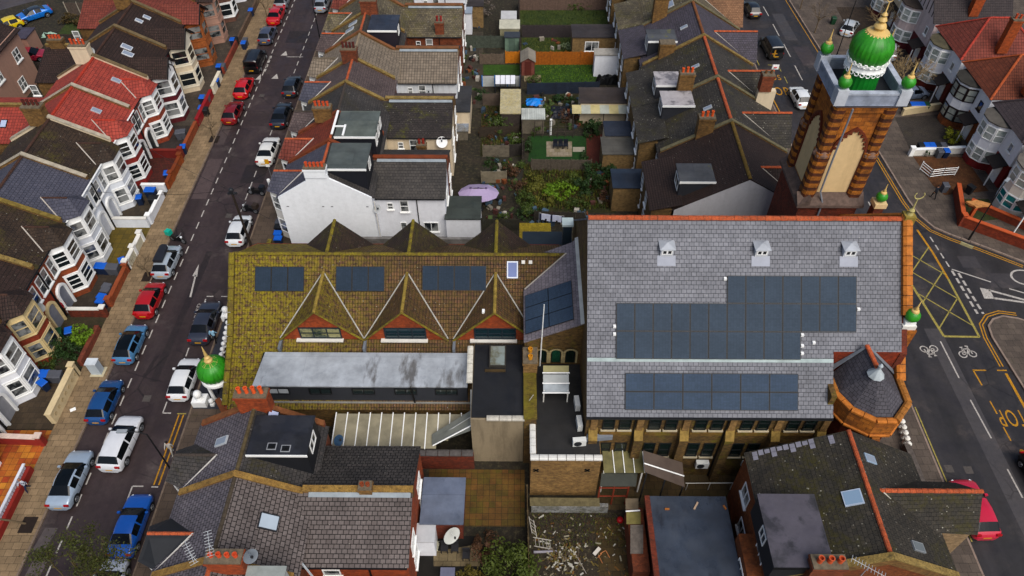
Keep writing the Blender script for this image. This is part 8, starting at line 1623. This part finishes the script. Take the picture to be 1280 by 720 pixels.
def bare_tree(label, base, h, spread, seed, mat=None, depth=4, group='bare street trees', lv=0, leafm=None, lean=(0, 0), r0=.12, twig=.008, leafsize=.1, up=.35):
    mat = mat or plain('7a6c5a', .9, .25, 4); rnd = random.Random(seed); t = thing('bare_tree' if not lv else 'street_tree', label, 'tree', (base[0], base[1], 0), group); tr, br = MB(), MB(); tips = []
    top = Vector((base[0] + lean[0], base[1] + lean[1], h * .42)); tr.tube([(base[0], base[1], .05), Vector((base[0], base[1], 0)).lerp(top, .5) + Vector((rnd.uniform(-.08, .08), rnd.uniform(-.08, .08), 0)), top], r0, mat, 7, r0 * .7)
    def grow(p, d, L, r, k):
        mid = p + d * L * .5 + Vector((rnd.gauss(0, .06), rnd.gauss(0, .06), rnd.gauss(0, .04))) * L; e = p + d * L; br.tube([p, mid, e], r, mat, 5 if k > 1 else 3, max(twig, r * .6)); tips.append(e); tips.append(mid)
        if k == 0: return
        for _ in range(rnd.choice((2, 3, 3) if k > 1 else (2, 3))):
            nd = (d + Vector((rnd.gauss(0, .55), rnd.gauss(0, .55), rnd.gauss(up * .4, .3))) * spread).normalized(); grow(p.lerp(e, rnd.uniform(.55, 1)), nd, L * rnd.uniform(.6, .82), max(twig, r * .58), k - 1)
    for k in range(5): a = k * 1.26 + rnd.uniform(-.3, .3); grow(top - Vector((0, 0, rnd.uniform(0, .12 * h))), Vector((math.cos(a) * .7, math.sin(a) * .7, .8)).normalized(), h * .22, r0 * .5, depth - 1)
    tr.build('trunk', t); br.build('branches', t)
    if lv:
        m = MB(); mi = m.mi(leafm)
        for k in range(lv):
            p = rnd.choice(tips) + Vector((rnd.gauss(0, .22), rnd.gauss(0, .22), rnd.gauss(0, .18))); a = Vector((rnd.gauss(0, 1), rnd.gauss(0, 1), rnd.gauss(0, .5))).normalized(); b = a.cross(Vector((rnd.gauss(0, 1), rnd.gauss(0, 1), rnd.gauss(0, 1)))).normalized(); s = leafsize * rnd.uniform(.5, 1.3); k0 = len(m.v)
            m.v += [tuple(p - a * s), tuple(p - b * s * .5), tuple(p + a * s), tuple(p + b * s * .5)]; m.f.append((k0, k0 + 1, k0 + 2, k0 + 3)); m.m.append(mi)
        m.build('crown', t)
    return t
LF1, LF2, LF3, LF4 = leaf('2f4a12', '1d330c'), leaf('4a5a18', '33420f'), leaf('56601a', '3c4a14'), leaf('6a6a20', '4a4a18'); LF5 = leaf('6e8a10', '4f6a0e'); LFB = leaf('5a3c22', '40301c')
q = P(82, 439, .9); bush('round clipped dark green bush in the front garden', (q.x, q.y, 1.0), (1.15, 1.25, 1.0), 1900, .085, LF1, 1, clumps=34); q = P(101, 419, .9); bush('clipped yellow-green bush behind the darker round bush', (q.x, q.y, .95), (.95, 1.0, .95), 1500, .085, LF5, 2, clumps=28); q = P(58, 452, .5); bush('low straggly hedge under the cream bay window', (q.x, q.y, .5), (.7, 1.2, .5), 500, .08, LF2, 3)
q = P(1192, 170, .7); bush('bright yellow-green shrub beside the round bay', (q.x, q.y, .7), (1.0, 1.0, .8), 900, .09, leaf('8a8a14', '6a7010'), 4); q = P(1157, 190, .5); bush('small pot plant on the white front wall', (q.x, q.y - .3, .6), (.3, .3, .3), 120, .07, LF1, 5)
q = P(640, 703, 1.4); bush('large yellow-green laurel by the yard fence', (q.x - .2, q.y - .3, 1.3), (1.7, 1.9, 1.3), 3600, .1, LF3, 6, clumps=40); q = P(607, 680, .9); bush('tangle of reddish brown bare twigs beside the laurel', (q.x, q.y, .8), (.9, 1.2, .8), 900, .09, LFB, 7); q = P(588, 714, .7); bush('low orange-green shrub at the yard corner', (q.x, q.y, .6), (.9, .6, .55), 500, .08, leaf('6a5a14', '4a4a10'), 8)
GG = 'shrubs in the back gardens'
for k, (u, v, rx, ry, rz, n, mt, lab) in enumerate(((620, 153, 1.6, 1.6, 1.1, 1200, LF2, 'olive shrub beside the cream corrugated shed'), (645, 176, 1.0, 1.0, .8, 600, LF2, 'olive shrub by the long dark garden fence'), (748, 215, 1.8, 1.5, 1.2, 1500, LF1, 'dense dark green shrub beside the brick bay'), (733, 232, 1.3, 1.3, .9, 900, LF1, 'dark green shrub in the overgrown garden next to the extension'), (700, 238, 1.7, 1.0, .6, 1100, LF5, 'bright green patch of weeds in the overgrown garden'), (716, 226, 1.3, .9, .6, 800, LF3, 'mid green weeds in the middle of the overgrown garden'), (668, 228, 1.4, 1.4, .8, 1000, LF4, 'olive brown bramble clump near the garden fence'), (655, 252, 1.2, 1.6, .9, 900, LF2, 'olive bramble clump by the dark railing fence'), (682, 250, 1.2, .8, .5, 600, LF4, 'low yellowish weeds by the dark low fence'), (684, 139, .7, .8, .7, 500, LF2, 'green shrub beside the white ribbed shed roof'), (705, 123, 1.2, .7, .5, 600, LF1, 'low green growth under the blue painted wall'), (740, 160, 1.0, 1.2, 1.0, 800, LF1, 'dark shrub beside the paved strip'), (668, 160, .7, .8, .7, 350, LF2, 'small shrub beside the trellis'), (612, 72, 1.4, .5, .5, 400, LF1, 'low dark hedge by the short brown fence'), (728, 8, 1.6, .5, .6, 500, LF2, 'leafy growth along the farthest brown fence'), (708, 58, .7, .5, .5, 300, leaf('8f9a7c', '5a6a3c'), 'pale flowering shrub by the brick extension'), (605, 10, 1.3, 1.2, 1.2, 700, leaf('7a7068', '4a443e'), 'grey leafless thicket at the far end of the gardens'), (638, 215, 1.0, .7, .8, 500, LFB, 'brown climber on the garden fence corner'), (730, 195, .4, .9, .3, 200, LF1, 'low green border beside the red paving'), (660, 180, .5, 1.1, .6, 350, LF1, 'dark green border along the fence beside the lawn'))):
    q = P(u, v, rz * .8); bush(lab, (q.x, q.y, rz * .8), (rx, ry, rz), n, .12, mt, 30 + k, GG, clumps=18, stems=3)
for k, (u, v, pl) in enumerate(((575, 75, 'the red brick outrigger'), (598, 118, 'the grey concrete tiled terrace'), (612, 165, 'the stone-flagged outhouse'), (640, 205, 'the dark wooden panel fence'), (615, 205, 'the pale concrete fence'), (648, 235, 'the long dark fence end'), (628, 275, 'the dark railing fence'), (660, 268, 'the mossy flat outbuilding'), (756, 250, 'the brick extension with blue-black roof'), (720, 256, 'the dark low fence'), (655, 140, 'the white ribbed shed'), (712, 148, 'the black sheeting'), (668, 100, 'the pink shed'))):
    q = P(u, v, .5); bush(['straggly olive', 'dark leafy', 'brownish bare'][k % 3] + ' shrub growing by ' + pl, (q.x, q.y, .5), (.9 + .3 * (k % 2), .8, .6 + .2 * (k % 3)), 420, .1, (LF2, LF1, LFB)[k % 3], 90 + k, GG, stems=3)
q = P(20, 45); bush('brown clipped hedge along the back road', (-58.5, 92.5, .8), (2.4, .8, .8), 900, .14, leaf('5a4a24', '403818'), 60); bush('small green shrub beside the dark back fence', (-55.5, 83.0, .7), (1.2, 1.0, .8), 600, .12, LF2, 61)
# weeds and long grass: uncountable
def tufts(name, label, poly, n, h, mats, seed, w=.02):
    rnd = random.Random(seed); m = MB(); xs = [p[0] for p in poly]; ys = [p[1] for p in poly]
    def inside(x, y):
        r = False
        for i in range(len(poly)):
            (x1, y1), (x2, y2) = poly[i], poly[i - 1]
            if (y1 > y) != (y2 > y) and x < (x2 - x1) * (y - y1) / (y2 - y1) + x1: r = not r
        return r
    while n > 0:
        x, y = rnd.uniform(min(xs), max(xs)), rnd.uniform(min(ys), max(ys))
        if not inside(x, y): continue
        n -= 1; a = rnd.uniform(0, 6.28); hh = h * rnd.uniform(.4, 1.5); ww = w * rnd.uniform(.7, 2); dx, dy = math.cos(a), math.sin(a); m.poly([(x - dy * ww, y + dx * ww, .02), (x + dy * ww, y - dx * ww, .02), (x + dx * hh * .5, y + dy * hh * .5, .02 + hh)], rnd.choice(mats))
    o = m.build(name, kind='stuff'); o['label'] = label; o['category'] = 'grass'; return o
pp = lambda *a: [tuple(P(u, v))[:2] for u, v in a]
tufts('long_grass', 'rough long grass and weeds filling the overgrown garden', pp((656, 206), (764, 206), (764, 262), (652, 262)), 5200, .35, [LF2, LF3, LF4, LFB], 71, .035); tufts('grass', 'short lawn grass below the orange-brown fence', pp((676, 82), (744, 82), (744, 103), (676, 103)), 3000, .12, [LF1, LF5], 72); tufts('grass', 'rough lawn grass on the two upper lawns', pp((652, 14), (760, 14), (760, 31), (652, 31)), 3000, .16, [LF1, LF2, LF3], 73); tufts('grass', 'rough grass on the lawn beside the brick extension', pp((653, 48), (716, 48), (716, 65), (653, 65)), 2200, .15, [LF1, LF3, LF4], 74); tufts('weeds', 'weeds and dead stems in the untidy western garden', pp((602, 134), (650, 134), (652, 194), (602, 194)), 2200, .3, [LF2, LF4, LFB], 75, .03); tufts('weeds', 'weeds between rubbish in the rubble yard', [(1.3, 21.5), (8.4, 21.5), (8.4, 23.9), (1.3, 23.9)], 1500, .14, [LF4, LF3, LFB], 76)
# trees
bare_tree('olive leaved street tree at the foot of the street', (-25.2, 17.9), 8.6, 1.05, 11, plain('5a5030', .9, .2), 5, lean=(-1.3, -.2), group='street trees', lv=5200, leafm=leaf('4f5416', '33380e'), r0=.14, leafsize=.085)
bare_tree('pale bare tree in the drive beyond the minaret', P(1118, 128), 6.6, 1.05, 12, plain('8f7d5e', .9, .2), 6, group='bare trees', r0=.16, twig=.012); bare_tree('slender bare tree beside the tall lamp post', P(1092, 52), 6.5, .8, 13, plain('7a6a50', .9, .2), 5, group='bare trees', r0=.12)
for k, (u, v, h, lab) in enumerate(((33, 655, 5.5, 'bare street tree in a square pit by the plaid-shirted man'), (268, 174, 3.6, 'thin bare sapling on the west pavement below the red houses'), (335, 27, 5.5, 'bare street tree beside the red saloon'), (186, 346, 3.2, 'small bare sapling with stakes near the silver hatchback'), (1018, 42, 5.5, 'dark bare tree on the far pavement of the bus stop road'), (1000, 12, 5.5, 'dark bare tree further along the far pavement'))):
    q = P(u, v); bare_tree(lab, (q.x, q.y), h, .8, 20 + k, plain('6a5c48', .9, .25), 4 if k else 3, r0=.08, lean=(-1.3, -.6) if k == 0 else (0, 0))
for u, v in ((36, 657), (268, 175), (186, 347)): q = P(u, v); sheet('tree_pit', [(q.x - .5, q.y - .6), (q.x + .5, q.y - .6), (q.x + .5, q.y + .6), (q.x - .5, q.y + .6)], .118, plain('2b2019', .95, .3, 3))
# ---------------- people ----------------
def person(label, p, rz, top, trousers, skin='a97c60', hair='1c1613', step=.28, h=1.72, group=None, long=False):
    t = thing('person', label, 'person', (p[0], p[1], p[2] if len(p) > 2 else .11), group); s = h / 1.75
    J = {'pel': (0, 0, .95, .14), 'wa': (0, 0, 1.12, .135), 'ch': (0, 0, 1.32, .165), 'ne': (.01, 0, 1.5, .065), 'hd': (.02, 0, 1.6, .085), 'ht': (.02, 0, 1.71, .07)}
    for k, sg in (('l', 1), ('r', -1)):
        st = step * sg; J.update({'hp' + k: (0, .09 * sg, .9, .1), 'kn' + k: (st * .45 + .05, .1 * sg, .5, .068), 'an' + k: (st * .9 - .03, .1 * sg, .09, .045), 'to' + k: (st * .9 + .16, .11 * sg, .04, .035), 'sh' + k: (0, .19 * sg, 1.42, .065), 'el' + k: (-st * .4, .25 * sg, 1.15, .048), 'ha' + k: (-st * .7 + .1, .24 * sg, .92, .035), 'fi' + k: (-st * .75 + .12, .235 * sg, .83, .022)})
    E = [('pel', 'wa'), ('wa', 'ch'), ('ch', 'ne'), ('ne', 'hd'), ('hd', 'ht')]
    for k in 'lr': E += [('pel', 'hp' + k), ('hp' + k, 'kn' + k), ('kn' + k, 'an' + k), ('an' + k, 'to' + k), ('ch', 'sh' + k), ('sh' + k, 'el' + k), ('el' + k, 'ha' + k), ('ha' + k, 'fi' + k)]
    nm = list(J); me = bpy.data.meshes.new('body'); me.from_pydata([Vector(J[k][:3]) * s for k in nm], [(nm.index(a), nm.index(b)) for a, b in E], [])
    ob = bpy.data.objects.new('body', me); COL.objects.link(ob); md = ob.modifiers.new('skin', 'SKIN'); sv_ = me.skin_vertices[0].data
    for i, k in enumerate(nm): sv_[i].radius = (J[k][3] * s,) * 2; sv_[i].use_root = (k == 'pel')
    sb_ = ob.modifiers.new('sub', 'SUBSURF'); sb_.levels = 1; sb_.render_levels = 1
    dg = bpy.context.evaluated_depsgraph_get(); dg.update(); m2 = bpy.data.meshes.new_from_object(ob.evaluated_get(dg)); ob.modifiers.clear(); ob.data = m2
    m2.materials.clear(); mats = [top, trousers, plain(skin, .6, .05), plain('1a1a1a', .6)]
    for m_ in mats: m2.materials.append(m_)
    for f in m2.polygons:
        c = f.center / s; f.use_smooth = True
        f.material_index = 2 if c.z > 1.5 or (abs(c.y) > .2 and c.z < .98 and c.z > .75) else 3 if c.z < .08 else 0 if c.z > (.92 if not long else .5) else 1
    ob.parent = t; m = MB(); m.lathe((0, 0, 0), [(.085, 0), (.1, .05), (.095, .1), (.06, .14), (.01, .155)], 10, plain(hair, .8)); m.v = [((a + .005) * s, b * s, (c + 1.61) * s) for a, b, c in m.v]; hr = m.build('hair', loc=(0, 0, 0), smooth=50); hr.parent = t; hr.location = (0, 0, 0)
    t.rotation_euler = (0, 0, R(rz)); return t
@cached
def checks(a, b):
    s = NT('checks'); c = s.n('ShaderNodeTexChecker', {'Vector': s.pos(), 'Color1': lin(a), 'Color2': lin(b), 'Scale': 9.0}); return s.fin(c.outputs[0], .9)
NAVY = plain('1c2c48', .9, .1); 
q = P(37, 613); person('person in a blue and white checked shirt walking on the west pavement', q, 250, checks('c4c8d0', '2a3a5a'), NAVY, hair='8a6a5a'); q = P(271, 428); person('person in a pale blue top leaning by the dark grey saloon', (q.x, q.y, .11), 80, plain('8fb4c8', .9), BLACK); q = P(86, 391); person('person in a red top standing at the arched doorway', (q.x, q.y, .06), 0, plain('8a1424', .9), plain('141416', .9), step=.05); q = P(1165, 249); person('person in a dark coat walking on the far pavement', (q.x, q.y, .11), 100, plain('1a2430', .9), plain('16181c', .9)); q = P(217, 567); person('person in loose white clothes walking beside the yellow lines', (q.x, q.y, .02), 260, plain('b4b0a8', .9), plain('a9a59c', .9), long=True)
